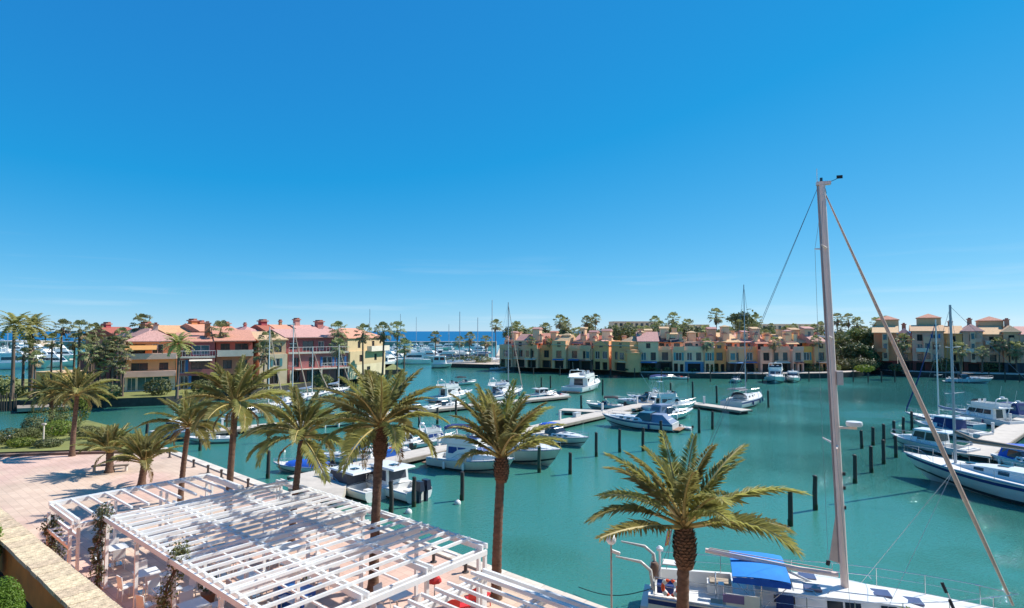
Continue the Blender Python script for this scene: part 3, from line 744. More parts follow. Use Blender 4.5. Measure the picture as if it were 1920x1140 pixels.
def tower(t, x, y, z0, z1, w, d, mat, roofmat, cap='hip'):
    mb = MB(); mb.span(x - w / 2, x + w / 2, y - d / 2, y + d / 2, z0, z1); s = mb.build('roof_tower', mat, t)
    k_ = int(abs(x * 37 + z1 * 91)) % 3
    if k_ == 0: m = MB(); m.span(x - w * .16, x + w * .16, y - d / 2 - .02, y - d / 2 + .03, z0 + (z1 - z0) * .55, z0 + (z1 - z0) * .82); m.build('tower_opening', glz, s)
    slab_roof(s, cap, x - w / 2, x + w / 2, y - d / 2, y + d / 2, z1, w * .22, roofmat, .2)
def hroot(name, label, cat, pL, pR, group=None):
    t = thing(name, label, cat, (pL.x, pL.y, pL.z), frame_of(pL, pR), group)
    return t, (pR - pL).length
# ---- crimson and orange island houses
IS = 'island houses with terraces'
def isl(px0, y0, px1, y1, z=1.3): return survey(px0, y0, z), survey(px1, y1, z)
# orange house
c_or, c_ap = plaster('#e8ac78'), plaster('#f0c4b0')
a, b = isl(233, 735, 328, 731); t, W = hroot('terraced_house', 'orange house with teal glass ground floor and long pink balcony aprons', 'house', a, b, IS)
storey(t, W, 9, 0, 2.6, [(W * .13, 1.2, .1, 2.1, 't'), (W * .40, 2.2, .1, 2.2, 't'), (W * .72, 2.2, .1, 2.2, 't')], trim)
storey(t, W, 9, 2.6, 2.8, [(W * .28, 2.3, .75, 1.2, 'k'), (W * .76, 1.3, .75, 1.2, 'k')], c_or)
storey(t, W, 9, 5.4, 2.5, [(W * .20, 2.4, .05, 2.1, 'r'), (W * .62, 1.6, .05, 2.1, 'w')], c_or, y0=1.6)
mb = MB(); mb.span(-.2, W + .1, -.9, -.003, 2.35, 3.25); mb.build('balcony_apron', c_ap, t)
mb = MB(); mb.span(-.2, W + .1, -.7, -.003, 5.15, 6.1); mb.build('terrace_parapet', plaster('#f6ccb4'), t)
mb = MB(); mb.box((W * .30, .2, 7.0), (W * .62, 2.4, .1), 0, 0, ('X', .28)); mb.build('awning', pm('ochre_awning', '#cc9658', .8, .1, 2), t)
slab_roof(t, 'hip', 0, W, 1.6, 9, 7.9, 2.0, tile_pink); chimney(t, W * .55, 5, 9.2, 10.7, .7, plaster('#e0bfae'), tile_red)
# crimson house
crim = plaster('#b4706e'); dcrim = plaster('#9e605e')
a, b = isl(330, 731, 402, 728); t, W = hroot('terraced_house', 'crimson house with blue door and white awning over a dark terrace', 'house', a, b, IS)
storey(t, W, 9, 0, 2.6, [(W * .2, 1.2, .05, 2.2, 'b'), (W * .6, 2.6, .05, 2.2, 'd')], crim)
storey(t, W, 9, 2.6, 2.8, [(W * .12, 1.1, .1, 2.2, 'b'), (W * .62, 2.8, .7, 1.4, 'k')], crim)
storey(t, W, 9, 5.4, 2.4, [(W * .25, 1.2, .05, 2.0, 'k'), (W * .62, 2.6, .3, 1.6, 't')], dcrim, y0=1.8)
mb = MB(); mb.span(-.05, W, -.5, -.003, 5.2, 5.5); mb.build('cornice', trim, t)
mb = MB(); mb.box((W * .62, -.5, 4.9), (3.4, 1.2, .08), 0, 0, ('X', .3)); mb.build('awning', trim, t)
slab_roof(t, 'pent', 0, W, 1.8, 9, 7.8, 1.5, tile_orange); railing(t, 0, W, -.3, 5.5, 14)
chimney(t, W * .8, 6, 8.8, 11.0, .9, plaster('#d8926a'), tile_orange)
# salmon roofed house
a, b = isl(404, 727, 474, 724); t, W = hroot('terraced_house', 'salmon house with bright orange tiled roof partly behind the tall full palm', 'house', a, b, IS)
c = plaster('#cf8870')
storey(t, W, 9, 0, 2.7, [(W * .3, 2, .05, 2.2, 'd'), (W * .75, 1.5, .05, 2.2, 'k')], c)
storey(t, W, 9, 2.7, 2.8, [(W * .3, 1.4, .5, 1.5, 'k'), (W * .72, 1.4, .5, 1.5, 'k')], c)
storey(t, W, 9, 5.5, 2.4, [(W * .25, 1.5, .05, 2.0, 'k'), (W * .7, 2.2, .05, 2.0, 'k')], plaster('#b2685e'), y0=1.6)
slab_roof(t, 'pent', 0, W, .4, 9, 7.9, 1.9, tile_orange); balcony(t, .1, W - .1, 5.5, 1.0, trim)
# cream house
a, b = isl(486, 722, 538, 719); t, W = hroot('terraced_house', 'pale cream house with green shutters between the salmon and crimson houses', 'house', a, b, IS)
c = plaster('#dcc8a8')
storey(t, W, 9, 0, 2.7, [(W * .5, 1.8, .05, 2.2, 'd')], c)
storey(t, W, 9, 2.7, 2.8, [(W * .6, 1.2, .6, 1.4, 'e')], c)
storey(t, W, 9, 5.5, 2.5, [(W * .35, 1.2, .3, 1.7, 'k'), (W * .72, 1.2, .3, 1.7, 'k')], plaster('#c0a586'), y0=.8)
slab_roof(t, 'pent', 0, W, .8, 9, 8.0, 1.5, tile_sand)
# large crimson house with the arch
a, b = isl(540, 718, 652, 712); t, W = hroot('terraced_house', 'large crimson house with blue windows under white band and dark ground floor', 'house', a, b, IS)
storey(t, W, 10, 0, 2.5, [(W * .12, 1.6, .05, 2.1, 'd'), (W * .42, 2.8, .05, 2.1, 'k'), (W * .86, 1.6, .05, 2.1, 'k')], dcrim)
storey(t, W, 10, 2.5, 3.2, [(W * .12, 1.2, .4, 1.8, 'r'), (W * .38, 1.2, .3, 1.9, 'r'), (W * .64, 1.9, .4, 1.8, 'b'), (W * .88, 1.2, .4, 1.8, 'b')], crim)
storey(t, W, 10, 5.7, 2.7, [(W * .12, 1.4, .5, 1.4, 'k'), (W * .36, 2.2, .2, 1.9, 'k'), (W * .58, 1.2, .3, 1.7, 'w'), (W * .82, 1.8, .3, 1.7, 'k')], dcrim, y0=1.5)
mb = MB(); mb.span(-.05, W, -.4, -.003, 5.4, 5.75); mb.build('white_band', trim, t)
mb = MB(); mb.span(W * .52, W, -.8, -.003, 2.35, 2.6); mb.build('balcony_slab', trim, t)
mb = MB(); mb.box((W * .3, -.7, 2.5), (W * .42, 1.4, .12), 0, 0); mb.build('porch_roof', trim, t)
slab_roof(t, 'pent', 0, W, 1.3, 10, 8.4, 1.6, tile_pink); railing(t, 0, W, -.25, 5.75, 18); railing(t, W * .52, W, -.7, 2.6, 10)
for u in (.02, .52, .98):
    m = MB(); m.span(W * u - .12, W * u + .12, -.85, -.62, 0, 2.34); m.build('column', trim, t)
# yellow corner house
a, b = isl(656, 712, 722, 702); t, W = hroot('terraced_house', 'yellow corner house with orange hipped roof beside the crimson house', 'house', a, b, IS)
c = plaster('#cbb48c')
storey(t, W, 9, 0, 2.8, [(W * .5, 1.4, .05, 2.2, 'k')], plaster('#d8c8a4'))
storey(t, W, 9, 2.8, 2.8, [(W * .28, 1.1, .6, 1.4, 'r'), (W * .7, 1.1, .6, 1.4, 'k')], c)
storey(t, W, 9, 5.6, 2.6, [(W * .3, 1.1, .6, 1.4, 'k'), (W * .7, 1.1, .6, 1.4, 'k')], c, y0=.6)
slab_roof(t, 'hip', 0, W, .6, 9, 8.2, 2.0, tile_orange); balcony(t, W * .45, W - .1, 5.6, 1.1, trim)
# dark red house at the island's other end, behind fan palms
a, b = survey(118, 726, 1.3), survey(214, 728, 1.3); a += Vector((-6, 12, 0)); b += Vector((-4, 10, 0))
t, W = hroot('terraced_house', 'dark red house half hidden behind a cluster of fan palms', 'house', a, b, IS)
c = plaster('#84504c')
storey(t, W, 9, 0, 2.8, [(W * .25, 1.6, .05, 2.2, 'd'), (W * .7, 2.2, .05, 2.2, 'd')], c)
storey(t, W, 9, 2.8, 2.8, [(W * .25, 1.2, .5, 1.5, 'k'), (W * .7, 1.6, .5, 1.5, 'k')], c)
storey(t, W, 9, 5.6, 2.4, [(W * .6, 1.6, .5, 1.4, 'k')], plaster('#b86f60'), y0=1.5)
slab_roof(t, 'hip', W * .3, W, 1.5, 9, 8.0, 2.2, tile_red); chimney(t, W * .18, 3, 5, 10.6, 1.0, plaster('#b0555a'), tile_red)
a, b = survey(66, 727, 1.3), survey(112, 729, 1.3)
t, W = hroot('garden_pavilion', 'low sand coloured garden building with dark openings behind palms on the lawn', 'building', a, b)
storey(t, W, 5, 0, 2.6, [(W * .3, .8, .05, 2.1, 'd'), (W * .7, .8, .05, 2.1, 'd')], plaster('#d8b475')); slab_roof(t, 'flat', 0, W, 0, 5, 2.6, .2, tile_sand, .2)
# second row up behind, with roof towers and chimneys
BR = 'upper houses behind the island terrace'
def upper(px0, px1, yb, d0, zt, wall, tile, label, chim, kind='gx'):
    a = at_depth(px0, yb, d0); b = at_depth(px1, yb, d0 + (px1 - px0) * .10); a.z = b.z = 1.3
    t, W = hroot('terraced_house', label, 'house', a, b, BR)
    H = zt - 1.7
    storey(t, W, 8, 0, H - 2.6, [], plaster(wall))
    n = max(2, int(W / 2.6)); storey(t, W, 8, H - 2.6, 2.6, [(W * (i + .5) / n, 1.1, .7, 1.2, 'w' if i % 3 else 'k') for i in range(n)], plaster(wall), rec=.15)
    slab_roof(t, kind, 0, W, 0, 8, H, 1.5, tile)
    for u, w_, up_, cm in chim: chimney(t, W * u, 4, H + .6, H + up_ - .9, w_ * .6, plaster(cm), tile_red)
    mb = MB(); mb.span(.2, W - .2, -.5, -.003, H - 2.75, H - 2.55); mb.build('cornice', trim, t)
upper(212, 262, 690, 112, 10.6, '#b8806c', tile_red, 'upper house with a single red chimney block and dark sloping roof', ((.25, 1.6, 3.0, '#b4545a'),))
upper(275, 308, 690, 108, 10.3, '#c89080', tile_pink, 'upper house with broad pinkish chimney stack beside palm crowns', ((.75, 2.2, 3.3, '#d99c78'),), 'hip')
upper(309, 372, 690, 110, 10.9, '#cf8a55', pm('roof_tile_ochre', '#cc9c74', .9, .2, 1.6, bump=.9, bscale=5), 'upper house with ochre yellow roof slope', ((.5, .6, 2.0, '#a0604a'), (.7, .5, 2.0, '#a0604a')))
upper(373, 407, 690, 114, 11.3, '#cf8a60', tile_orange, 'upper house with twin stepped orange chimney towers', ((.3, 2.0, 3.0, '#d28a58'), (.75, 1.6, 2.7, '#d7a070')))
upper(408, 452, 690, 117, 10.8, '#c07a66', tile_orange, 'upper salmon house with a wide red capped stack', ((.75, 2.4, 3.0, '#d08470'),))
upper(453, 498, 690, 121, 10.7, '#b86a5c', tile_pink, 'upper rose house with one slim red chimney', ((.55, .8, 3.0, '#b0585c'),), 'hip')
upper(499, 522, 690, 124, 11.2, '#b85c60', tile_red, 'upper house with deep crimson roof block', ((.5, 2.2, 3.2, '#b4545a'),))
upper(523, 562, 690, 126, 11.2, '#c8a486', tile_orange, 'upper golden house with slim beige chimney', ((.5, .9, 3.2, '#b08a6a'),))
upper(563, 600, 690, 129, 11.2, '#c07c70', tile_pink, 'upper pink house with square crimson topped stack', ((.25, 1.8, 3.6, '#d09c90'),))
upper(601, 638, 690, 132, 11.0, '#bd7a6c', tile_pink, 'last upper pink house with red stack next to the tall palm', ((.35, 2.4, 3.4, '#cc8478'),), 'hip')

# ---- ochre terraces across the water
TR = 'narrow townhouses of the ochre terrace'
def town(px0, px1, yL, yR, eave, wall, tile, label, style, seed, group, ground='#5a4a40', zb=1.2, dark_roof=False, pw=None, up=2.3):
    a, b = survey(px0, yL, zb), survey(px1, yR, zb); r = random.Random(seed); sb = (0, 1.1, .4, 1.6, .2, .9)[seed % 6]; k_ = (b - a).normalized(); a += Vector((-k_.y, k_.x, 0)) * sb; b += Vector((-k_.y, k_.x, 0)) * sb
    t, W = hroot('townhouse', label, 'house', a, b, group)
    wm = plaster(warm_hex(wall)); H = eave - zb; h1 = 2.5; h2 = 2.8; h3 = max(2.0, H - h1 - h2); k = pw or r.choice('kwkd')
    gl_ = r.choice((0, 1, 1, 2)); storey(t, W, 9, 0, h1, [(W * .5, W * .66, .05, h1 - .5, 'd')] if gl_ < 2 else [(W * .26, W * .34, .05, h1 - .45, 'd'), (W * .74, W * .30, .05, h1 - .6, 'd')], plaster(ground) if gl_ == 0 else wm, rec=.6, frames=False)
    if W > 4.2: ops = [(W * .27, 1.2, .3, 1.9, k), (W * .74, 1.2, .3, 1.9, r.choice('kwt'))]
    else: ops = [(W * .5, min(1.5, W * .5), .3, 1.9, k)]
    storey(t, W, 9, h1, h2, ops, wm)
    if W > 3.3 and r.random() < .6:      # a shallow bay or loggia standing out from the front
        bw, bx_, bd = W * r.uniform(.30, .42), W * r.choice((.26, .72)), r.uniform(.5, .9)
        m = MB(); m.span(bx_ - bw / 2, bx_ + bw / 2, -bd, -.003, h1 - .05, h1 + h2 * r.uniform(.85, 1.0)); by = m.build('bay', wm, t)
        m = MB(); m.span(bx_ - bw * .32, bx_ + bw * .32, -bd - .04, -bd - .002, h1 + .45, h1 + h2 * .75); m.build('window', glz if r.random() < .7 else glt, by)
        m = MB(); m.span(bx_ - bw / 2 - .08, bx_ + bw / 2 + .08, -bd - .1, -.003, h1 - .2, h1 - .06); m.build('bay_sill', trim, by)
    if r.random() < .45:
        m = MB(); m.box((W * .5, -.55, h1 - .12), (W * .8, 1.15, .07), 0, 0, ('X', .22)); m.build('awning', r.choice((slatec, trim, shut_b, tile_red)), t)
    back = 2.6 if style == 'terrace' else 0
    if style == 'terrace':
        storey(t, W, 9, h1 + h2, h3, [(W * .35, W * .4, .1, h3 - .5, 'k'), (W * .78, .7, .5, h3 - 1.0, 'w')] if W > 3 else [(W * .5, W * .5, .1, h3 - .5, 'k')], wm, y0=back)
        balcony(t, .1, W - .1, h1 + h2, .25, wm, .85)
        slab_roof(t, 'pent', 0, W, back - .6, 9, H, up, slatec if dark_roof else tile, .2)
    else:
        storey(t, W, 9, h1 + h2, h3, [(W * .5, 1.0, .4, min(1.2, h3 - .7), 'k')], wm)
        slab_roof(t, 'gx' if style == 'gx' else style, 0, W, 0, 9, H, up if style != 'gy' else W * .30, tile, .2, wm)
    warm = ('#eed0a4', '#e8c09a', '#f2dcb4', '#eac6a4')
    chimney(t, W * r.choice((.15, .85)), 3.2, H + .3, H + 2.2, .8, plaster(r.choice(warm)), tile)
    tower(t, W * r.uniform(.25, .75), r.uniform(4.2, 7), H, H + up + r.uniform(-.6, 1.6), r.uniform(1.1, 2.4), r.uniform(1.2, 2.2), plaster(r.choice(warm)), r.choice((tile, tile_sand, tile_pink)), r.choice(('hip', 'gx', 'flat', 'pent')))
    if r.random() < .5: tower(t, W * r.uniform(.15, .85), 8.2, H, H + up + r.uniform(.4, 1.3), r.uniform(.9, 1.5), 1.2, plaster(r.choice(warm)), tile_sand, 'flat')
    return t
row1 = [(936, 960, '#e8c0a0', 'terrace', tile_pink, 'grey green townhouse at the sea end of the ochre terrace, beside a yacht mast'),
        (960, 985, '#ecbca4', 'gx', tile_pink, 'greyish pink townhouse, second of the ochre terrace from the sea'),
        (985, 1009, '#f0b890', 'terrace', tile_orange, 'peach townhouse with red ground floor door in the ochre terrace'),
        (1009, 1034, '#f09a5c', 'terrace', tile_orange, 'deep orange townhouse in the middle of the ochre terrace'),
        (1034, 1060, '#f2c494', 'gx', tile_sand, 'sand yellow townhouse with dark ground floor in the ochre terrace'),
        (1060, 1086, '#f4d0aa', 'terrace', tile_pink, 'pale townhouse with blue grey double window in the ochre terrace'),
        (1086, 1110, '#eabc98', 'terrace', tile_red, 'beige townhouse with low red roof in the ochre terrace'),
        (1110, 1140, '#f2ba78', 'gy', tile_pink, 'ochre townhouse whose pink gable slopes beside the yellow corner house')]
for i, (x0, x1, wc, st_, tl, lb) in enumerate(row1):
    y0 = 687.5 + (x0 - 936) * .034; y1 = 687.5 + (x1 - 936) * .034
    town(x0, x1 - .4, y0, y1, 7.0 + .3 * (i % 3), wc, tl, lb, st_, 100 + i, TR, up=2.7)
t = town(1141, 1176, 694.5, 698, 7.3, '#f4b070', tile_sand, 'yellow corner house with rounded cream bay at the end of the ochre terrace', 'hip', 131, TR, '#8c7a48')
mb = MB(); W = (survey(1176, 698, 1.2) - survey(1141, 694.5, 1.2)).length
mb.lathe([(1.9, 0), (1.9, 4.4), (2.15, 4.4), (2.15, 4.7), (1.7, 4.75), (1.7, 5.3), (.4, 5.6)], (W - .6, 1.4, 0), 16); mb.build('round_bay', plaster('#f2b07c'), t, 40)
TR2 = 'townhouses of the mixed colour terrace'
row2 = [(1197, 1236, '#f8dcb8', 'gx', tile_pink, 8.4, 'cream townhouse with big blue window at the end of the mixed terrace', 't'),
        (1236, 1262, '#f6d8b4', 'terrace', tile_sand, 8.3, 'cream townhouse with dark awning and deep window', 'k'),
        (1262, 1285, '#f0d4b4', 'terrace', tile_sand, 8.3, 'pale townhouse with dark awning next to the low white house', 'e'),
        (1285, 1322, '#f8ecd4', 'terrace', tile_sand, 7.0, 'low white house with blue ground floor', 'w'),
        (1322, 1340, '#e8d0a8', 'gx', tile_pink, 7.0, 'narrow pale green house squeezed beside the mustard house', 'e'),
        (1340, 1365, '#f0a058', 'gy', tile_pink, 7.6, 'mustard house with white topped gable and dark ground floor', 'k'),
        (1365, 1397, '#ecba94', 'terrace', tile_sand, 8.2, 'sand house with pale flat terrace roof and two dark windows', 'k'),
        (1397, 1427, '#f0a260', 'terrace', tile_pink, 8.2, 'mustard house behind the mast of the canopied sailing yacht', 'w'),
        (1427, 1450, '#e8b0a0', 'terrace', tile_orange, 7.9, 'mauve house with dark tall window and orange roof', 'd'),
        (1450, 1487, '#f0c0ac', 'terrace', tile_orange, 7.6, 'pinkish house with blue parasol terrace and four small windows', 'k'),
        (1487, 1508, '#e6c0b8', 'terrace', tile_sand, 7.8, 'narrow mauve house with violet awning', 'k'),
        (1508, 1530, '#f8b850', 'terrace', tile_sand, 8.1, 'yellow house in the terrace left of the tall mast', 'e'),
        (1530, 1556, '#e6a880', 'gx', tile_pink, 8.0, 'tan house with two small windows behind the tall mast', 'k')]
for i, (x0, x1, wc, st_, tl, ev, lb, pw) in enumerate(row2):
    y0 = 697.5 + 1.2 * math.sin((x0 - 1197) / 360 * 3.1); y1 = 697.5 + 1.2 * math.sin((x1 - 1197) / 360 * 3.1)
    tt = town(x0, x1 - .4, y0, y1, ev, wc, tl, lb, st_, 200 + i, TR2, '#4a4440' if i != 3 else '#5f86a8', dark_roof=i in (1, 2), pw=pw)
# parasol things on the roof terraces
for px, py, c_, lb in ((1481, 637, pm('navy_parasol_cloth', (.02, .07, .14), .8), 'closed dark teal parasol on a roof terrace of the mixed terrace'), (1494, 652, pm('violet_cloth', (.22, .08, .26), .8), 'violet parasol over a roof terrace of the mixed terrace')):
    c = at_depth(px, py, 146); t = thing('parasol', lb, 'parasol', (c.x, c.y, c.z - 2.2))
    mb = MB(); mb.lathe([(1.5, 0), (1.2, .25), (.1, .8)], (0, 0, 1.8), 8); mb.build('parasol_cover', c_, t); mb = MB(); mb.tube([(0, 0, -2.2), (0, 0, 1.9)], .05); mb.build('pole', steel, t)
# ---- big apartment block
AP = 'sections of the long apartment block'
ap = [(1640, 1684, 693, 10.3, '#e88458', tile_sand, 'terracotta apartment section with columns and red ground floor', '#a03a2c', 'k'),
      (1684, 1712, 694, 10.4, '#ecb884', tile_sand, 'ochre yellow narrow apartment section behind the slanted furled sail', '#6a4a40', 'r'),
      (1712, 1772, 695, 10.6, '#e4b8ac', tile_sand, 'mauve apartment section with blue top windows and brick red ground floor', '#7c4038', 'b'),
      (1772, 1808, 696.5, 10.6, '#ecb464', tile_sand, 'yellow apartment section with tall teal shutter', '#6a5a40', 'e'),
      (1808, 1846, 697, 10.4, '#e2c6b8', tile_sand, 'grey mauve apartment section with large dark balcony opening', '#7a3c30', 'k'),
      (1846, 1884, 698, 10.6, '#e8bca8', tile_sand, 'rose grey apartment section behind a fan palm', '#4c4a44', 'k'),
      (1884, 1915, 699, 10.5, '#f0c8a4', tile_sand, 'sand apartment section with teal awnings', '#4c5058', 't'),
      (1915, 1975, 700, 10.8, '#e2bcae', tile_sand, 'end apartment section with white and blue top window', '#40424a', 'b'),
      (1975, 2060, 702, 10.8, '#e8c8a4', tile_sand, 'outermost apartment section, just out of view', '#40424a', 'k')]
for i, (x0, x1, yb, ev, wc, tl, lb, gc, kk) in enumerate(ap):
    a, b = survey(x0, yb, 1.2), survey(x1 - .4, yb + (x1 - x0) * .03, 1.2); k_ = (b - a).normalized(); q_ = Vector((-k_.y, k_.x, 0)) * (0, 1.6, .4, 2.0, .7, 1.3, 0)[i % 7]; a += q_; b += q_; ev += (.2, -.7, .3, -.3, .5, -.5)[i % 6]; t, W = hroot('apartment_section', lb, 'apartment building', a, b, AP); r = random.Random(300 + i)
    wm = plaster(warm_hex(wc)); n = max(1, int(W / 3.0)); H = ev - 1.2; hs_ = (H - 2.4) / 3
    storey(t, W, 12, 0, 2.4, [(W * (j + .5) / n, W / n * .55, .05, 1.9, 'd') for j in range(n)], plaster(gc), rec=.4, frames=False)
    for fl in range(3):
        z = 2.4 + fl * hs_
        kind = kk if fl == 2 else r.choice('kkwt')
        storey(t, W, 12, z, hs_, [(W * (j + .5) / n, r.uniform(1.0, 1.35), .5 if j % 2 else .15, 1.3 + (.3 if j % 2 == 0 else 0), kind if (j + fl) % 2 else r.choice('kkd')) for j in range(n)], wm)
        if fl and (i + fl) % 2: balcony(t, W * .12, W * .52, z + .02, 1.1, trim if i % 3 else wm, .8)
        elif fl: balcony(t, W * .55, W * .92, z + .02, .8, wm, .8)
    if i % 2 == 0:
        m = MB(); m.span(W * .36, W * .62, -.9, -.003, 2.3, H - (1.2 if i % 4 else .1)); bb = m.build('bay', plaster(warm_hex(('#f0d0a8', '#f2dcc0', '#ecc8b0')[i % 3])), t)
        for zz in range(2 if i % 4 else 3): m = MB(); m.span(W * .41, W * .57, -.94, -.902, 3.0 + zz * hs_, 4.4 + zz * hs_); m.build('window', glt if zz else glz, bb)
    slab_roof(t, ('gx', 'hip', 'gx', 'gx', 'hip')[i % 5], 0, W, 0, 12, H, (1.7, 2.0, 1.5, 1.9)[i % 4], (tl, tile_pink, tl)[i % 3], .4)
    if i in (0, 2, 5): tower(t, W * .6, 9, H, H + 3.4, 5, 5, plaster('#cdae86'), tile_orange)
    if i in (1, 3, 4, 6): chimney(t, W * .5, 7, H + 1, H + 3.0, .9, plaster('#a08070'), tile_red)
# ---- beige hotel blocks far behind
def block(px0, px1, ytop, d, h, label, wall, fl, nb):
    c = at_depth(px0, ytop, d); e = at_depth(px1, ytop, d); a = Vector((c.x, d, 1.2)); b = Vector((e.x, d, 1.2))
    t, W = hroot('hotel_block', label, 'hotel', a, b); H = c.z - 1.2; fh = 3.0; wm = plaster(wall)
    base = H - fl * fh
    storey(t, W, 14, 0, base, [], wm)
    for k in range(fl): storey(t, W, 14, base + k * fh, fh, [(W * (j + .5) / nb, W / nb * .55, .5, 1.7, 'k') for j in range(nb)], wm, frames=False)
    slab_roof(t, 'flat', 0, W, 0, 14, H, .3, trim, .2)
block(1150, 1238, 603, 300, 0, 'pale beige hotel rising behind trees above the ochre terrace', '#cbb69c', 3, 9)
block(1258, 1330, 609, 330, 0, 'low beige block behind palms over the cream townhouses', '#c8b494', 2, 7)
block(1428, 1545, 608, 310, 0, 'wide sand coloured block behind the pinkish houses', '#c9b8a0', 2, 12)
block(-20, 62, 640, 300, 0, 'low beige harbour shed below the sea horizon', '#cbb5a0', 1, 8)
# ------------------------------------------------------------------ boats
def hull_rings(L, B, fs, fb, rake, N=16, draft=.35, full=2.3, tr=.92):
    R = []
    for i in range(N + 1):
        s = i / N
        k = tr + (1 - tr) * min(1, s / .5) if s < .5 else 1 - ((s - .5) / .5) ** full
        b = max(.012, B / 2 * k); zs = fs + (fb - fs) * s ** 1.8
        ch = b * (.88 - .45 * max(0, (s - .35) / .65) ** 1.2); zc = .08 + .35 * fb * max(0, (s - .45) / .55) ** 2
        zk = -draft * (1 - max(0, (s - .6) / .4) ** 2) + max(0, (s - .6) / .4) ** 2 * .05
        xs = -L / 2 + s * L; xc = -L / 2 + s * (L - rake * .55); xk = -L / 2 + s * (L - rake)
        R.append((Vector((xs, b, zs)), Vector((xc, ch, zc)), Vector((xk, 0.0, zk))))
    return R
def make_hull(t, L, B, fs, fb, rake, mat, foul=antifoul, deckmat=white2, cockpit=.36, cz=.35, stripe=None, draft=.35, full=2.3, tr=.92, rub=steel):
    R = hull_rings(L, B, fs, fb, rake, draft=draft, full=full, tr=tr)
    mb = MB(); rings = []
    for a, c, k in R:
        m = a.lerp(c, .5) + Vector((0, .03 * B, 0)) * (1 if a.y > .1 else 0)
        rings.append([a, m, c, k, Vector((c.x, -c.y, c.z)), Vector((m.x, -m.y, m.z)), Vector((a.x, -a.y, a.z))])
    mb.loft(rings, False, 0)
    mb.add(rings[0], [tuple(range(7))[::-1]], 0)
    h = mb.build('hull', mat, t, 35)
    # boot stripe just above the water, proud of the topsides
    m2 = MB()
    for sg in (1, -1):
        for i in range(len(R) - 1):
            q = []
            for (a, c, k) in (R[i], R[i + 1]):
                for u in (.0, .16):
                    p = c.lerp(a, u); q.append(Vector((p.x, sg * (p.y + .02 + .03 * B * u * 1.2), p.z)))
            m2.quad(q[0], q[2], q[3], q[1]) if sg < 0 else m2.quad(q[1], q[3], q[2], q[0])
    m2.build('boot_stripe', foul, h)
    if stripe:
        m2 = MB()
        for sg in (1, -1):
            for i in range(len(R) - 1):
                q = []
                for (a, c, k) in (R[i], R[i + 1]):
                    for u in (.70, .86):
                        p = c.lerp(a, u); q.append(Vector((p.x, sg * (p.y + .012 + .06 * B * (1 - u) * (1 if a.y > .1 else 0)), p.z)))
                m2.quad(q[0], q[2], q[3], q[1]) if sg < 0 else m2.quad(q[1], q[3], q[2], q[0])
        m2.build('cove_stripe', stripe, h)
    # deck and cockpit
    N_ = len(R) - 1; i0 = int(cockpit * N_)
    m3 = MB()
    for i in range(i0, N_):
        a, b = R[i][0], R[i + 1][0]
        m3.quad((a.x, -a.y, a.z - .015), (b.x, -b.y, b.z - .015), (b.x, 0, b.z + .06), (a.x, 0, a.z + .06))
        m3.quad((a.x, 0, a.z + .06), (b.x, 0, b.z + .06), (b.x, b.y, b.z - .015), (a.x, a.y, a.z - .015))
    m3.build('deck', deckmat, t, 30)
    if i0:
        m4 = MB(); ins = .16
        for i in range(i0):
            a, b = R[i][0], R[i + 1][0]
            for sg in (1, -1):
                o1, o2 = Vector((a.x, sg * a.y, a.z)), Vector((b.x, sg * b.y, b.z)); n1, n2 = Vector((a.x, sg * (a.y - ins), a.z)), Vector((b.x, sg * (b.y - ins), b.z))
                f1, f2 = Vector((n1.x, n1.y, cz)), Vector((n2.x, n2.y, cz))
                if sg > 0: m4.quad(n1, n2, o2, o1); m4.quad(f1, f2, n2, n1)
                else: m4.quad(o1, o2, n2, n1); m4.quad(n1, n2, f2, f1)
            m4.quad((a.x, -a.y + ins, cz), (b.x, -b.y + ins, cz), (b.x, b.y - ins, cz), (a.x, a.y - ins, cz))
        e = R[i0][0]; m4.quad((e.x, e.y - ins, cz), (e.x, -e.y + ins, cz), (e.x, -e.y + ins, e.z), (e.x, e.y - ins, e.z))
        a = R[0][0]; m4.quad((a.x, -a.y, a.z), (a.x, a.y, a.z), (a.x + .16, a.y - ins, a.z), (a.x + .16, -a.y + ins, a.z)); m4.quad((a.x + .16, -a.y + ins, cz), (a.x + .16, -a.y + ins, a.z), (a.x + .16, a.y - ins, a.z), (a.x + .16, a.y - ins, cz))
        m4.build('cockpit', white2, t)
    # rub rail
    mb = MB()
    path = [Vector((a.x, a.y + .015, a.z - .06)) for a, c, k in R] + [Vector((a.x, -a.y - .015, a.z - .06)) for a, c, k in R[::-1]]
    mb.tube(path, .025, 4); mb.build('rub_rail', rub, h)
    return R
def sheer(R, u):
    f = u * (len(R) - 1); i = min(int(f), len(R) - 2); return R[i][0].lerp(R[i + 1][0], f - i)
def bow_rail(t, R, u0=.45, h=.45, n=5, mat=steel):
    pts = [sheer(R, u0 + (1 - u0) * i / n) for i in range(n + 1)]
    top = [Vector((p.x - .05, p.y * .92, p.z + h * min(1, .25 + i))) for i, p in enumerate(pts)]
    mb = MB(); mb.tube(top + [Vector((p.x, -p.y, p.z)) for p in top[::-1]], .016, 4)
    for i, p in enumerate(pts[1:]):
        for sg in (1, -1): mb.tube([(p.x, sg * p.y * .93, p.z - .05), (top[i + 1].x, sg * top[i + 1].y, top[i + 1].z)], .013, 4, cap=False)
    return mb.build('bow_rail', mat, t)
def faces(P):
    return {'stbd': (P[0], P[1], P[5], P[4]), 'front': (P[1], P[2], P[6], P[5]), 'port': (P[2], P[3], P[7], P[6]), 'back': (P[3], P[0], P[4], P[7])}
def house_on(t, nm, lo, hi, mat, panes=(), gl=glass, parent=None):
    mb = MB(); P = mb.frus(lo, hi); o = mb.build(nm, mat, parent or t); F_ = faces(P)
    for f, u0, u1, v0, v1 in panes:
        pane(F_[f], u0, u1, v0, v1).build('windscreen' if f == 'front' else 'window', gl, o)
    return o
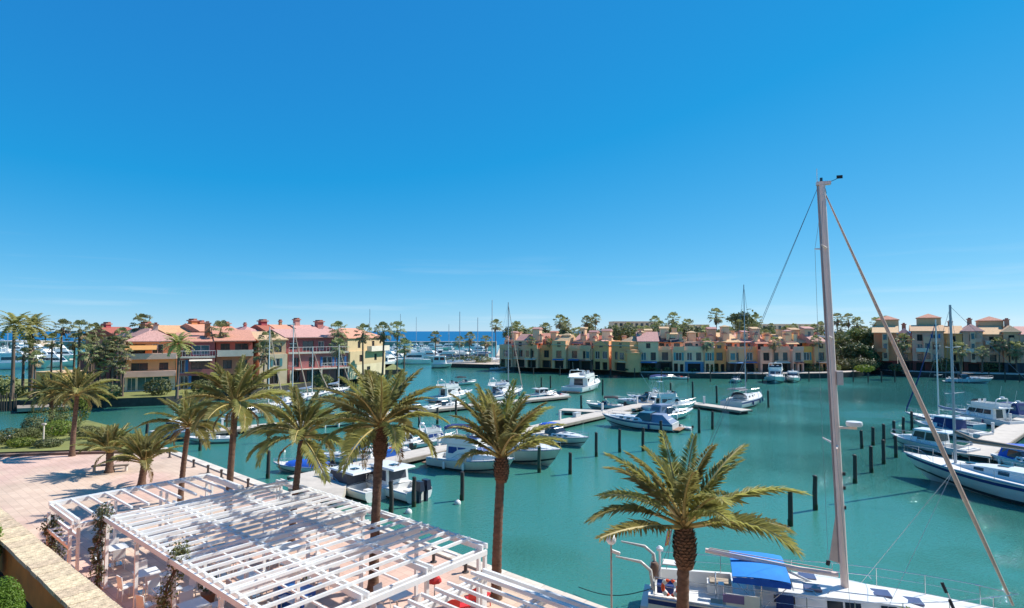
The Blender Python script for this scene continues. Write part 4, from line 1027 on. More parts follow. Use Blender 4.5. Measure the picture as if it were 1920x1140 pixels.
def outboard(t, x, y, z, s=1.0, mat=black):
    o = MB(); o.frus((x - .55 * s, x - .02 * s, .17 * s, .17 * s, z + .15 * s), (x - .50 * s, x - .06 * s, .12 * s, .14 * s, z + .68 * s)); 
    for i in range(len(o.v)): o.v[i] = (o.v[i][0], o.v[i][1] + y, o.v[i][2])
    m = o.build('outboard_motor', mat, t)
    l = MB(); l.span(x - .36 * s, x - .14 * s, y - .07 * s, y + .07 * s, z - .75 * s, z + .15 * s); l.build('motor_leg', mat, m)
    l = MB(); l.span(x - .62 * s, x - .08 * s, y - .13 * s, y + .13 * s, z - .72 * s, z - .69 * s); l.build('cavitation_plate', mat, m)
def fenders(t, R, us, sg=-1, mat=white2):
    for u in us:
        p = sheer(R, u); mb = MB(); mb.lathe([(.04, -.30), (.10, -.24), (.11, 0), (.10, .2), (.03, .28)], (0, 0, 0), 8)
        mb.build('fender', mat, t, 40, (p.x, sg * (p.y + .11), p.z - .45))
def arch(t, x, hw, z0, z1, mat=white, rake=-.35, r=.07):
    mb = MB(); mb.tube([(x, -hw, z0), (x + rake * .8, -hw * .92, z1 - .12), (x + rake, -hw * .75, z1), (x + rake, hw * .75, z1), (x + rake * .8, hw * .92, z1 - .12), (x, hw, z0)], r, 6)
    o = mb.build('radar_arch', mat, t, 40)
    mb = MB(); mb.lathe([(.05, 0), (.22, .04), (.24, .12), (.18, .2), (.05, .22)], (x + rake, 0, z1 + .05), 10); mb.build('radar_dome', white, o, 40)
    mb = MB(); mb.tube([(x + rake, hw * .5, z1), (x + rake - .3, hw * .5, z1 + 1.5)], .012, 4); mb.build('aerial', white, o)
def hoops(t, x0, x1, hw, z0, z1, canvas, side=.0):
    """canvas bimini or cockpit enclosure on steel hoops"""
    K = 6; rings = []
    for i in range(7):
        u = i / 6; x = x0 + (x1 - x0) * u; zz = z1 - .10 * (2 * u - 1) ** 2
        rings.append([(x, hw * math.cos(math.pi * k / K) * -1, zz - .22 * (abs(2 * k / K - 1)) ** 2.5 - (side if k in (0, K) else 0)) for k in range(K + 1)])
    mb = MB(); mb.loft(rings, False); mb.loft([[(p[0], p[1], p[2] - .02) for p in r] for r in rings][::-1], False)
    o = mb.build('canvas_top', canvas, t, 50)
    for x in (x0, (x0 + x1) / 2, x1):
        m = MB(); m.tube([((x0 + x1) / 2, -hw, z0), (x, -hw * .99, z1 - .26), (x, -hw * .6, z1 - .13), (x, hw * .6, z1 - .13), (x, hw * .99, z1 - .26), ((x0 + x1) / 2, hw, z0)], .014, 4); m.build('canopy_hoop', steel, o)
def enclosure(t, lo, hi, canvas, panes=(), nm='canvas_enclosure'):
    return house_on(t, nm, lo, hi, canvas, panes, pm('clear_vinyl', (.10, .12, .16), .15, .1, 2))
BG = 'moored motorboats'
def place(name, label, cat, stern, bow, Lmin=None, group=BG, L=None, anchor='mid'):
    s, b = survey(*stern, 0), survey(*bow, 0); d = (b - s).length; LL = L or max(Lmin or 0, d); h = (b - s).normalized()
    c = (s + b) / 2 if anchor == 'mid' else (b - h * LL / 2 if anchor == 'bow' else s + h * LL / 2)
    return thing(name, label, cat, (c.x, c.y, 0), frame_of(s, b), group), LL
def express(label, stern, bow, L=None, canvas=None, hullm=white, stripe=None, foul=antifoul, arch_=True, anchor='mid', group=BG, B=None, cover=None, fend=True, screen=None, hmul=1.0, bimini=None):
    t, L = place('motor_cruiser', label, 'motorboat', stern, bow, L=L, anchor=anchor, group=group); B = B or min(3.6, .34 * L); k = L / 8 * hmul
    R = make_hull(t, L, B, .85 * k, 1.25 * k, .13 * L, hullm, foul, cockpit=.40, cz=.4 * k, stripe=stripe)
    zc = sheer(R, .55).z - .02
    # raised trunk on the foredeck
    mb = MB(); rr = []
    for i in range(7):
        u = .40 + .50 * i / 6; p = sheer(R, u); hw = max(.05, p.y - .22 * k); top = (.36 * k) * (1 - (i / 6) ** 2.2) + .03
        rr.append([(p.x, hw, p.z - .04), (p.x, hw * .85, p.z + top * .8), (p.x, hw * .4, p.z + top), (p.x, -hw * .4, p.z + top), (p.x, -hw * .85, p.z + top * .8), (p.x, -hw, p.z - .04)])
    mb.loft(rr, False, 0, True, True); tr = mb.build('cabin_trunk', white, t, 35)
    for u, w_ in ((.56, .55), (.70, .4)):
        p = sheer(R, u); mb = MB(); mb.box((p.x, 0, p.z + .33 * k * (1 - ((u - .4) / .5) ** 2.2) + .05), (w_ * k, w_ * k, .05)); mb.build('deck_hatch', glass, tr)
    for u in (.48, .58, .68):
        for sg in (1, -1):
            p = sheer(R, u); mb = MB(); mb.box((p.x, sg * (p.y - .20 * k), p.z + .12 * k), (.42 * k, .05, .12 * k)); mb.build('window', glass, tr)
    # windscreen
    p = sheer(R, .44); hw = p.y - .15
    scr = house_on(t, 'windscreen_frame', (p.x - 1.3 * k, p.x + .75 * k, hw, hw * .72, p.z + .12 * k), (p.x - 1.2 * k, p.x + .0 * k, hw * .88, hw * .70, p.z + .82 * k), screen or glass)
    mb = MB(); mb.tube([(p.x - 1.2 * k, -hw * .88, p.z + .83 * k), (p.x, -hw * .70, p.z + .83 * k), (p.x, hw * .70, p.z + .83 * k), (p.x - 1.2 * k, hw * .88, p.z + .83 * k)], .03, 4); mb.build('screen_rail', steel, scr)
    q = sheer(R, .12)
    if canvas:
        x0, x1 = q.x, p.x - .1 * k
        enclosure(t, (x0 - .1, x1 + .1, q.y - .12, hw * .8, q.z - .02), (x0 + .35 * k, x1 - .1, hw * .75, hw * .7, p.z + 1.18 * k), canvas, [('stbd', .12, .45, .35, .8), ('stbd', .52, .9, .35, .8), ('port', .12, .45, .35, .8), ('port', .52, .9, .35, .8), ('back', .15, .85, .4, .8)])
    else:
        for sg in (1, -1):
            m = MB(); m.box((p.x - .75 * k, sg * .45 * k, .4 * k + .25 * k), (.5 * k, .5 * k, .5 * k)); m.box((p.x - 1.0 * k, sg * .45 * k, .4 * k + .72 * k), (.12 * k, .5 * k, .5 * k)); m.build('helm_seat', white2, t)
        m = MB(); m.box((q.x - .1 * k, 0, .4 * k + .22 * k), (.6 * k, B * .6, .42 * k)); m.box((q.x - .42 * k, 0, .4 * k + .60 * k), (.12 * k, B * .6, .4 * k)); m.build('stern_bench', white2, t)
        if bimini: hoops(t, p.x - 2.3 * k, p.x - .2 * k, hw * .9, q.z, p.z + 1.35 * k, bimini)
    if cover:
        enclosure(t, (sheer(R, .02).x, p.x + .7 * k, q.y - .02, hw * .8, q.z + .01), (q.x + .2, p.x + .0 * k, hw * .6, hw * .5, p.z + .70 * k), cover, nm='boat_cover')
    if arch_: arch(t, sheer(R, .26).x, q.y - .1, q.z, p.z + 1.25 * k)
    sp = sheer(R, 0); m = MB(); m.span(sp.x - .65 * k, sp.x - .01, -sp.y * .85, sp.y * .85, .22, .30); m.build('swim_platform', teak if stripe else white2, t)
    bow_rail(t, R, .42, .42 * k)
    if fend: fenders(t, R, (.2, .45), -1); fenders(t, R, (.3,), 1, navy)
    return t
def flybridge(label, stern, bow, L=None, hullm=white, canvas=None, top=None, foul=antifoul, anchor='mid', group=BG, hm=1.0, gl=glass, stripe=None, tower_=False, B=None, cockcover=None):
    t, L = place('flybridge_cruiser', label, 'motor yacht', stern, bow, L=L, anchor=anchor, group=group); B = B or min(4.4, .34 * L); k = L / 9 * hm
    R = make_hull(t, L, B, .95 * k, 1.55 * k, .13 * L, hullm, foul, cockpit=.26, cz=.5 * k, stripe=stripe)
    a, b = sheer(R, .24), sheer(R, .64); hw = a.y - .28 * k; z0 = a.z - .02; z1 = z0 + 1.35 * k
    mb = MB(); rr = []
    for i in range(6):
        u = .58 + .32 * i / 5; p = sheer(R, u); h_ = max(.05, p.y - .3 * k); tp = .42 * k * (1 - (i / 5) ** 2) + .03
        rr.append([(p.x, h_, p.z - .04), (p.x, h_ * .8, p.z + tp), (p.x, -h_ * .8, p.z + tp), (p.x, -h_, p.z - .04)])
    mb.loft(rr, False, 0, True, True); mb.build('cabin_trunk', white, t, 30)
    cab = house_on(t, 'cabin', (a.x, b.x + .55 * k, hw, hw * .68, z0), (a.x + .05, b.x - .45 * k, hw * .9, hw * .74, z1), white,
                   [('stbd', .06, .34, .42, .86), ('stbd', .37, .64, .42, .86), ('stbd', .67, .93, .42, .84), ('port', .06, .34, .42, .86), ('port', .37, .64, .42, .86), ('port', .67, .93, .42, .84), ('front', .06, .48, .35, .9), ('front', .52, .94, .35, .9), ('back', .25, .75, .05, .88)], gl)
    fx0, fx1 = a.x - .9 * k, b.x - .55 * k
    m = MB(); m.frus((fx0, fx1 + .25 * k, hw * .98, hw * .74, z1 + .002), (fx0 + .02, fx1 + .15 * k, hw * .98, hw * .76, z1 + .12 * k)); m.build('flybridge_deck', white2, t)
    m = MB(); P = [(fx0 + .3 * k, hw * .92), (fx1 - .3 * k, hw * .82), (fx1 + .1 * k, hw * .45), (fx1 + .1 * k, -hw * .45), (fx1 - .3 * k, -hw * .82), (fx0 + .3 * k, -hw * .92)]
    m.loft([[(x, y, z1 + .12 * k), (x * .995, y * .96, z1 + .62 * k), (x * .995 - .04, y * .92, z1 + .62 * k), (x - .04, y * .94, z1 + .12 * k)] for x, y in P], True, 0, True, True); fb = m.build('flybridge_coaming', white, t)
    m = MB(); m.loft([[(x, y, z1 + .63 * k), (x - .22 * k, y * .93, z1 + .92 * k)] for x, y in P[1:5]], False); m.build('windscreen', gl, fb)
    for sg in (-1, 1):
        m = MB(); m.box((fx1 - .75 * k, sg * .45 * k, z1 + .45 * k), (.45 * k, .45 * k, .4 * k)); m.box((fx1 - 1.0 * k, sg * .45 * k, z1 + .8 * k), (.1 * k, .45 * k, .45 * k)); m.build('helm_seat', white2, fb)
    arch(t, fx0 + .75 * k, hw * .9, z1 + .12 * k, z1 + 1.25 * k, rake=-.25 * k)
    if top: hoops(t, fx0 + .5 * k, fx1, hw * .8, z1 + .62 * k, z1 + 1.75 * k, top)
    if canvas:
        q = sheer(R, .02); enclosure(t, (q.x + .1, a.x - .02, q.y - .15, a.y - .15, q.z + .01), (q.x + .35 * k, a.x - .02, hw * .9, hw * .9, z1 - .03), canvas, [('stbd', .15, .85, .4, .8), ('port', .15, .85, .4, .8), ('back', .1, .45, .4, .8), ('back', .55, .9, .4, .8)])
        for f in ('front',):
            pass
    if tower_:
        for sx in (-.5, .5):
            for sy in (-1, 1):
                m = MB(); m.tube([(fx0 + (1.2 + sx) * k, sy * hw * .7, z1 + .6 * k), (fx0 + (1.3 + sx * .5) * k, sy * hw * .35, z1 + 2.5 * k)], .03, 5); m.build('tower_leg', steel, t)
        m = MB(); m.box((fx0 + 1.3 * k, 0, z1 + 2.5 * k), (.9 * k, .9 * k, .08)); m.build('tower_platform', white, t)
        m = MB(); m.box((fx0 + 1.3 * k, 0, z1 + 3.3 * k), (1.1 * k, 1.1 * k, .06)); m.build('tower_roof', white, t)
        for sy in (-1, 1):
            m = MB(); m.tube([(fx0 + .6 * k, sy * hw * .9, z1 + .6 * k), (fx0 - .9 * k, sy * hw * 1.9, z1 + 3.6 * k)], .02, 4); m.build('outrigger', steel, t)
            m = MB(); m.tube([(fx0 + 1.3 * k, sy * .4 * k, z1 + 2.5 * k), (fx0 + 1.3 * k, sy * .45 * k, z1 + 3.3 * k)], .025, 4); m.build('tower_post', steel, t)
    sp = sheer(R, 0); m = MB(); m.span(sp.x - .7 * k, sp.x - .01, -sp.y * .85, sp.y * .85, .22, .32); m.build('swim_platform', teak, t)
    bow_rail(t, R, .34, .55 * k, 7); fenders(t, R, (.25, .5), -1); fenders(t, R, (.35,), 1, navy)
    return t
def pilothouse(label, stern, bow, L=None, motors=0, gl=glass, hullm=white, anchor='mid', roofm=white, hm=1.0, foul=antifoul, group=BG, canvasband=None, stripe=None, high=1.0):
    t, L = place('pilothouse_boat', label, 'motorboat', stern, bow, L=L, anchor=anchor, group=group); B = .36 * L; B = min(B, 3.0); k = L / 7 * hm
    R = make_hull(t, L, B, .75 * k, 1.15 * k, .12 * L, hullm, foul, cockpit=.34, cz=.38 * k, stripe=stripe)
    a, b = sheer(R, .33), sheer(R, .66); hw = a.y - .24 * k; z0 = a.z - .03; z1 = z0 + 1.15 * k * high
    mb = MB(); rr = []
    for i in range(6):
        u = .60 + .30 * i / 5; p = sheer(R, u); h_ = max(.05, p.y - .22 * k); tp = .36 * k * (1 - (i / 5) ** 2) + .03
        rr.append([(p.x, h_, p.z - .04), (p.x, h_ * .8, p.z + tp), (p.x, -h_ * .8, p.z + tp), (p.x, -h_, p.z - .04)])
    mb.loft(rr, False, 0, True, True); mb.build('cabin_trunk', white, t, 30)
    if canvasband:
        c = house_on(t, 'cabin', (a.x, b.x + .35 * k, hw, hw * .72, z0), (a.x + .1, b.x - .2 * k, hw * .94, hw * .80, z1), canvasband)
    else:
        c = house_on(t, 'cabin', (a.x, b.x + .35 * k, hw, hw * .72, z0), (a.x + .1, b.x - .2 * k, hw * .94, hw * .80, z1), white,
                 [('stbd', .05, .48, .30, .92), ('stbd', .53, .95, .30, .92), ('port', .05, .48, .30, .92), ('port', .53, .95, .30, .92), ('front', .04, .48, .30, .92), ('front', .52, .96, .30, .92), ('back', .1, .9, .3, .92)], gl)
    m = MB(); m.frus((a.x - .75 * k, b.x - .02 * k, hw * 1.0, hw * .86, z1 + .002), (a.x - .7 * k, b.x - .12 * k, hw * .95, hw * .8, z1 + .11 * k)); rf = m.build('cabin_roof', roofm, t)
    m = MB(); m.box((a.x + .5 * k, 0, z1 + .14 * k), (.5 * k, .5 * k, .05)); m.build('roof_hatch', glass, rf)
    m = MB(); m.tube([(a.x, .3, z1 + .1 * k), (a.x - .3, .3, z1 + 1.6 * k)], .012, 4); m.build('aerial', white, rf)
    for i in range(motors): outboard(t, sheer(R, 0).x, (i - (motors - 1) / 2) * .62 * k, .62 * k, 1.25 * k, pm('outboard_grey', (.03, .035, .06), .3))
    m = MB(); q = sheer(R, .08); m.box((q.x, 0, .38 * k + .2 * k), (.5 * k, B * .6, .4 * k)); m.build('stern_bench', white2, t)
    bow_rail(t, R, .42, .42 * k); fenders(t, R, (.25, .5), -1, navy)
    return t
def runabout(label, stern, bow, L=None, cover=None, bimini=None, hullm=white, motors=1, anchor='mid', group=BG, stripe=None, mat2=None):
    t, L = place('small_motorboat', label, 'motorboat', stern, bow, L=L, anchor=anchor, group=group); B = .38 * L; k = L / 5.5
    R = make_hull(t, L, B, .6 * k, .85 * k, .12 * L, hullm, antifoul, cockpit=.58, cz=.28 * k, stripe=stripe)
    p = sheer(R, .58); q = sheer(R, .06)
    if cover:
        mb = MB(); rr = []
        for i in range(9):
            u = .01 + .72 * i / 8; s_ = sheer(R, u); tp = .12 * k + .42 * k * math.sin(math.pi * min(1, (i + .6) / 9)) ** .8
            rr.append([(s_.x, s_.y + .02, s_.z - .08), (s_.x, s_.y * .8, s_.z + tp * .55), (s_.x, 0, s_.z + tp), (s_.x, -s_.y * .8, s_.z + tp * .55), (s_.x, -s_.y - .02, s_.z - .08)])
        mb.loft(rr, False, 0, True, True); mb.build('boat_cover', cover, t, 50)
    else:
        hw = p.y - .15; house_on(t, 'console', (p.x - .9 * k, p.x - .2 * k, hw * .45, hw * .4, .28 * k), (p.x - .85 * k, p.x - .35 * k, hw * .4, hw * .36, 1.05 * k), white2, [('front', .1, .9, .55, .95)])
        m = MB(); m.loft([[(p.x - .5 * k, -hw, p.z), (p.x - .75 * k, -hw * .9, p.z + .4 * k)], [(p.x + .25 * k, -hw * .6, p.z + .02), (p.x - .05 * k, -hw * .55, p.z + .45 * k)], [(p.x + .25 * k, hw * .6, p.z + .02), (p.x - .05 * k, hw * .55, p.z + .45 * k)], [(p.x - .5 * k, hw, p.z), (p.x - .75 * k, hw * .9, p.z + .4 * k)]], False); m.build('windscreen', glass, t)
        m = MB(); m.box((q.x + .25 * k, 0, .28 * k + .2 * k), (.55 * k, B * .65, .4 * k)); m.build('stern_bench', white2, t)
        m = MB(); m.box((p.x - 1.35 * k, 0, .28 * k + .28 * k), (.4 * k, .6 * k, .5 * k)); m.build('helm_seat', mat2 or white2, t)
    if bimini: hoops(t, q.x + .4 * k, p.x - .3 * k, q.y - .1, q.z, q.z + 1.35 * k, bimini)
    for i in range(motors): outboard(t, sheer(R, 0).x, (i - (motors - 1) / 2) * .5, .5 * k, .9 * k)
    bow_rail(t, R, .62, .3 * k, 4)
    return t
def sailboat(label, stern, bow, mast_top, L=None, hullm=white, mast_u=.56, canvas=None, cover=slate, anchor='mid', group='moored sailing yachts', mastm=alu, hm=1.0, jib=True, stripe=navy, B=None, rake=0.0, boom_open=False, r_m=.085):
    t, L = place('sailing_yacht', label, 'sailing yacht', stern, bow, L=L, anchor=anchor, group=group); B = B or min(3.9, .32 * L); k = L / 11 * hm
    R = make_hull(t, L, B, 1.0 * k, 1.35 * k, .12 * L, hullm, antifoul, cockpit=.30, cz=.55 * k, stripe=stripe, draft=.5, full=1.8, tr=.78)
    mb = MB(); rr = []
    for i in range(9):
        u = .30 + .44 * i / 8; p = sheer(R, u); hw = max(.12, p.y * (.62 - .25 * (i / 8) ** 2)); tp = .48 * k * (1 - (i / 8) ** 3) + .03
        rr.append([(p.x, hw, p.z - .03), (p.x, hw * .86, p.z + tp * .9), (p.x, 0, p.z + tp * 1.08), (p.x, -hw * .86, p.z + tp * .9), (p.x, -hw, p.z - .03)])
    mb.loft(rr, False, 0, True, True); cr = mb.build('coachroof', white, t, 35)
    for i in (1, 3, 5):
        for sg in (1, -1):
            a, b = rr[i], rr[i + 1]; j0, j1 = (0, 1) if sg > 0 else (4, 3); A, B_, C, D = [Vector(x) for x in (a[j0], b[j0], b[j1], a[j1])]
            q = (A, B_, C, D) if sg < 0 else (B_, A, D, C); pane(q, .08, .92, .35, .8).build('window', glass, cr)
    for u in (.52, .66):
        p = sheer(R, u); m = MB(); m.box((p.x, 0, p.z + .50 * k * (1 - ((u - .3) / .44) ** 3) + .04), (.5 * k, .5 * k, .05)); m.build('deck_hatch', glass, cr)
    mx_ = sheer(R, mast_u); mz = mx_.z + .3 * k; H = mast_top
    m = MB(); m.tube([(mx_.x, 0, mz - .3), (mx_.x - rake, 0, H)], [r_m, r_m * .8], 8); mast = m.build('mast', mastm, t, 50)
    bz = mz + 1.0 * k; bl = .36 * L
    m = MB(); m.tube([(mx_.x - .15, 0, bz), (mx_.x - bl, 0, bz + .12)], .06, 6); boom = m.build('boom', mastm, t, 50)
    if cover:
        m = MB(); m.tube([(mx_.x - .05, 0, bz + .5 * k), (mx_.x - .25 * bl, 0, bz + .20), (mx_.x - .98 * bl, 0, bz + .18)], [.10, .17, .10], 7); m.build('sail_cover', cover, boom, 50)
    hs2 = ((.42, .9), (.72, .7)) if H > 11 else ((.52, .75),)
    for f, wd_ in hs2:
        z = mz + (H - mz) * f; xx = mx_.x - rake * f
        m = MB(); m.tube([(xx - .1, -wd_ * k, z + .05), (xx, 0, z), (xx - .1, wd_ * k, z + .05)], .025, 5); m.build('spreader', mastm, mast)
    tipb = sheer(R, .985); st_ = sheer(R, .01)
    m = MB(); m.tube([(mx_.x - rake, 0, H - .1), (st_.x, 0, st_.z)], .012, 4); m.build('backstay', wire, t)
    for sg in (1, -1):
        m = MB(); z = mz + (H - mz) * hs2[0][0]; m.tube([(mx_.x - rake, 0, H - .15), (mx_.x - .1 - rake * hs2[0][0], sg * hs2[0][1] * k, z + .05), (mx_.x - .15, sg * (mx_.y - .08), mx_.z)], .010, 4); m.build('shroud', wire, t)
    m = MB()
    if jib: m.tube([(mx_.x - rake + .05, 0, H - .5), (mx_.x * .45 + tipb.x * .55, 0, H * .45), (tipb.x - .1, 0, tipb.z + .5), (tipb.x, 0, tipb.z)], [.04, .075, .09, .02], 7); m.build('furled_jib', tan if jib is True else jib, t, 50)
    else: m.tube([(mx_.x - rake, 0, H - .2), (tipb.x, 0, tipb.z)], .012, 4); m.build('forestay', wire, t)
    q = sheer(R, .16)
    if canvas: hoops(t, q.x - .6 * k, q.x + 1.6 * k, q.y * .75, q.z, q.z + 1.5 * k, canvas); 
    p = sheer(R, .30)
    m = MB(); m.loft([[(p.x - .9 * k + .35 * k * i, math.cos(math.pi * j / 6) * p.y * .55, p.z + .2 * k + (.75 * k * math.sin(math.pi * j / 6) ** .6) * (1 - .35 * (i / 3) ** 2 if i < 3 else .35)) for j in range(7)] for i in range(4)], False); m.build('sprayhood', canvas or cover or navy, t, 40)
    m = MB(); n_ = 16; ring = [(q.x, .42 * k * math.cos(2 * math.pi * i / n_), q.z + .28 * k + .42 * k * math.sin(2 * math.pi * i / n_)) for i in range(n_ + 1)]; m.tube(ring, .02, 4); m.build('steering_wheel', steel, t)
    for sg in (1, -1):
        pts = [sheer(R, u) for u in (.05, .2, .35, .5, .65, .8)]
        m = MB(); m.tube([(a.x, sg * a.y * .95, a.z + .55) for a in pts], .010, 4)
        for a in pts: m.tube([(a.x, sg * a.y * .95, a.z - .03), (a.x, sg * a.y * .95, a.z + .55)], .014, 4, cap=False)
        m.build('guard_rail', steel, t)
    bow_rail(t, R, .82, .55, 3); fenders(t, R, (.3, .5, .65), -1, navy)
    return t
# ---- the nearest sailing yacht, beside the quay
S0 = Vector((5.45, 23.5, 0)); hd = Vector((.953, -.30, 0)).normalized(); LY = 12.0
yc = S0 + hd * LY / 2 + Vector((0, 0, .2)); YA = math.atan2(hd.y, hd.x)
ya = thing('sailing_yacht', 'large white yacht close to the lamp post, with very tall mast and blue bimini', 'sailing yacht', yc, YA, 'moored sailing yachts')
R = make_hull(ya, LY, 3.7, 1.05, 1.45, 1.3, white, antifoul, cockpit=.30, cz=.45, stripe=navy, draft=.6, full=1.9, tr=.74)
mb = MB(); rr = []
for i in range(11):
    u = .31 + .47 * i / 10; p = sheer(R, u); hw = max(.15, p.y * (.66 - .25 * (i / 10) ** 2)); tp = .50 * (1 - (i / 10) ** 3) + .03
    rr.append([(p.x, hw, p.z - .03), (p.x, hw * .88, p.z + tp * .9), (p.x, 0, p.z + tp * 1.08), (p.x, -hw * .88, p.z + tp * .9), (p.x, -hw, p.z - .03)])
mb.loft(rr, False, 0, True, True); cr = mb.build('coachroof', white, ya, 35)
for i in (1, 2, 4, 5, 7):
    for sg in (1, -1):
        a, b = rr[i], rr[i + 1]; j0, j1 = (0, 1) if sg > 0 else (4, 3); A, B_, C, D = [Vector(x) for x in (a[j0], b[j0], b[j1], a[j1])]
        q = (A, B_, C, D) if sg < 0 else (B_, A, D, C); pane(q, .06, .94, .30, .78).build('window', glass, cr)
for u, y in ((.38, 0), (.47, .5), (.47, -.5), (.66, 0), (.74, 0)):
    p = sheer(R, u); m = MB(); m.box((p.x, y, p.z + .53 * (1 - ((u - .31) / .47) ** 3) + .03), (.55, .55, .06)); m.build('deck_hatch', pm('smoked_hatch', (.10, .11, .20), .15), cr)
m = MB()
for u in (.40, .58):
    for sg in (1, -1):
        p = sheer(R, u)
        m = MB(); m.tube([(p.x - .9, sg * p.y * .52, p.z + .5), (p.x - .8, sg * p.y * .52, p.z + .62), (p.x + .8, sg * p.y * .52, p.z + .62), (p.x + .9, sg * p.y * .52, p.z + .5)], .018, 5); m.build('grab_rail', steel, cr)
mxx = .80; mz = 1.25; H = 16.25
m = MB(); pr = [(mxx - .43 * i / 12, 0, mz + (H - mz) * i / 12) for i in range(13)]
m.tube(pr, [.135 - .025 * i / 12 for i in range(13)], 12); mast = m.build('mast', alu, ya, 50)
m = MB(); m.tube([(p[0] - .15, 0, p[2]) for p in pr[1:]], .035, 6); m.build('furling_slot', pm('slot_grey', (.34, .28, .27), .5), mast, 50)
m = MB(); m.span(mxx - .62, mxx - .14, -.10, .10, H - .02, H + .10); m.build('masthead', alu, mast)
m = MB(); m.tube([(mxx - .58, .05, H + .08), (mxx - .58, .05, H + .62)], .012, 4); m.build('aerial', white, mast)
m = MB(); m.tube([(mxx - .45, 0, H + .1), (mxx - .45, 0, H + .25)], .05, 8); m.build('masthead_light', glass, mast)
m = MB(); m.tube([(mxx - .2, 0, H + .06), (mxx + .12, 0, H + .2)], .010, 4); m.box((mxx + .16, 0, H + .24), (.2, .02, .12)); m.build('wind_vane', black, mast)
# radar dome and lamp bracket on the mast
m = MB(); m.lathe([(.04, 0), (.25, .03), (.28, .10), (.26, .19), (.05, .22)], (mxx + .42, 0, 7.35), 14); m.build('radar_dome', white, mast, 40)
m = MB(); m.span(mxx - .10, mxx + .5, -.05, .05, 7.27, 7.345); m.build('radar_bracket', alu, mast)
m = MB(); m.span(mxx - .12, mxx + .08, -.16, .16, 8.85, 9.35); m.build('deck_light', pm('grey_box', (.55, .50, .47), .5), mast)
for z in (4.4, 5.1, 5.6):
    m = MB(); m.span(mxx - .06, mxx + .09, -.05, .05, z, z + .12); m.build('mast_cleat', black, mast)
for f, wd_ in ((.36, 1.15), (.62, .95), (.84, .6)):
    z = mz + (H - mz) * f; xx = mxx - .43 * f
    for sg in (1, -1):
        m = MB(); m.tube([(xx, sg * .1, z), (xx - .25, sg * wd_, z + .08)], [.045, .025], 6); m.build('spreader', alu, mast)
for sg in (1, -1):
    m = MB(); m.tube([(mxx - .40, 0, H - .3), (mxx - .25 - .43 * .84, sg * .6, mz + (H - mz) * .84 + .08), (mxx - .25 - .43 * .62, sg * .95, mz + (H - mz) * .62 + .08), (mxx - .25 - .43 * .36, sg * 1.15, mz + (H - mz) * .36 + .08), (mxx - .2, sg * 1.72, 1.25)], .006, 4); m.build('shroud', wire, ya)
# boom, clew of the furled mainsail
m = MB(); m.tube([(mxx - .22, 0, 2.05), (mxx - 1.5, 0, 2.10), (mxx - 4.75, 0, 2.42)], [.085, .095, .085], 10); boom = m.build('boom', alu, ya, 50)
m = MB(); m.tube([(mxx - .4, 0, 2.20), (mxx - 4.6, 0, 2.52)], .02, 5); m.build('boom_track', pm('boom_track_pink', (.46, .33, .32), .6), boom)
m = MB(); m.add([(mxx - .13, -.02, 2.45), (mxx - .50, -.02, 2.55), (mxx - .22, -.02, 4.4), (mxx - .13, .02, 2.45), (mxx - .50, .02, 2.55), (mxx - .22, .02, 4.4)], [(0, 2, 1), (3, 4, 5), (0, 1, 4, 3), (1, 2, 5, 4), (2, 0, 3, 5)]); m.build('mainsail_clew', pm('clew_cloth', (.60, .48, .42), .85, .08), ya)
m = MB(); m.tube([(mxx - .52, 0, 2.52), (mxx - .55, 0, 2.36)], .07, 6); m.build('clew_block', black, ya)
m = MB(); m.tube([(mxx - 2.2, 0, 2.10), (mxx - .1, 0, 1.30)], .045, 6); m.build('boom_vang', white, boom)
m = MB(); m.tube([(mxx - 3.3, .2, 1.2), (mxx - 3.1, 0, 2.28), (mxx - 3.3, -.2, 1.2)], .02, 5); m.build('mainsheet', white2, boom)
# forestay with furled genoa, backstays
tb = sheer(R, .985)
m = MB(); fs = [Vector((mxx - .33, 0, H - .35)).lerp(Vector((tb.x - .05, 0, tb.z + .25)), i / 10) for i in range(11)]
m.tube(fs, [.025, .036, .046, .056, .064, .07, .074, .076, .07, .06, .035], 9); m.build('furled_genoa', tan, ya, 60)
m = MB(); m.tube([fs[0] + Vector((-.05, 0, .3)), fs[0]], .05, 6); m.build('furler_swivel', black, ya)
for sg in (1, -1):
    m = MB(); m.tube([(mxx - .55, 0, H - .05), (-5.9, sg * .9, 1.1)], .008, 4); m.build('backstay', wire, ya)
    m = MB(); m.tube([fs[7], (1.6, sg * 1.4, 1.3)], .008, 4); m.build('genoa_sheet', white2, ya)
# bimini, sprayhood, cockpit
BX0, BX1 = -3.05, -1.15
for i in range(2):
    x0 = BX0 + (BX1 - BX0) * 0; rings = []
for j, (y0, y1) in enumerate(((-1.3, -.02), (.02, 1.3))):
    m = MB(); rings = []
    for i in range(7):
        u = i / 6; x = BX0 + (BX1 - BX0) * u
        rings.append([(x, y0 + (y1 - y0) * q_ / 5, 2.16 + .05 * (1 - (2 * u - 1) ** 2) - .10 * abs((y0 + (y1 - y0) * q_ / 5) / 1.3) ** 3) for q_ in range(6)])
    m.loft(rings, False); m.loft([[(p[0], p[1], p[2] - .025) for p in r_] for r_ in rings][::-1], False); m.build('bimini_panel', azure, ya, 50)
m = MB(); m.loft([[(BX0 + (BX1 - BX0) * i / 6, -1.31, 2.03 + .05 * (1 - (2 * i / 6 - 1) ** 2)), (BX0 + (BX1 - BX0) * i / 6, -1.34, 1.86)] for i in range(7)], False); m.loft([[(BX0 + (BX1 - BX0) * i / 6, -1.33, 2.03 + .05 * (1 - (2 * i / 6 - 1) ** 2)), (BX0 + (BX1 - BX0) * i / 6, -1.36, 1.86)] for i in range(7)][::-1], False); m.build('bimini_valance', cobalt, ya)
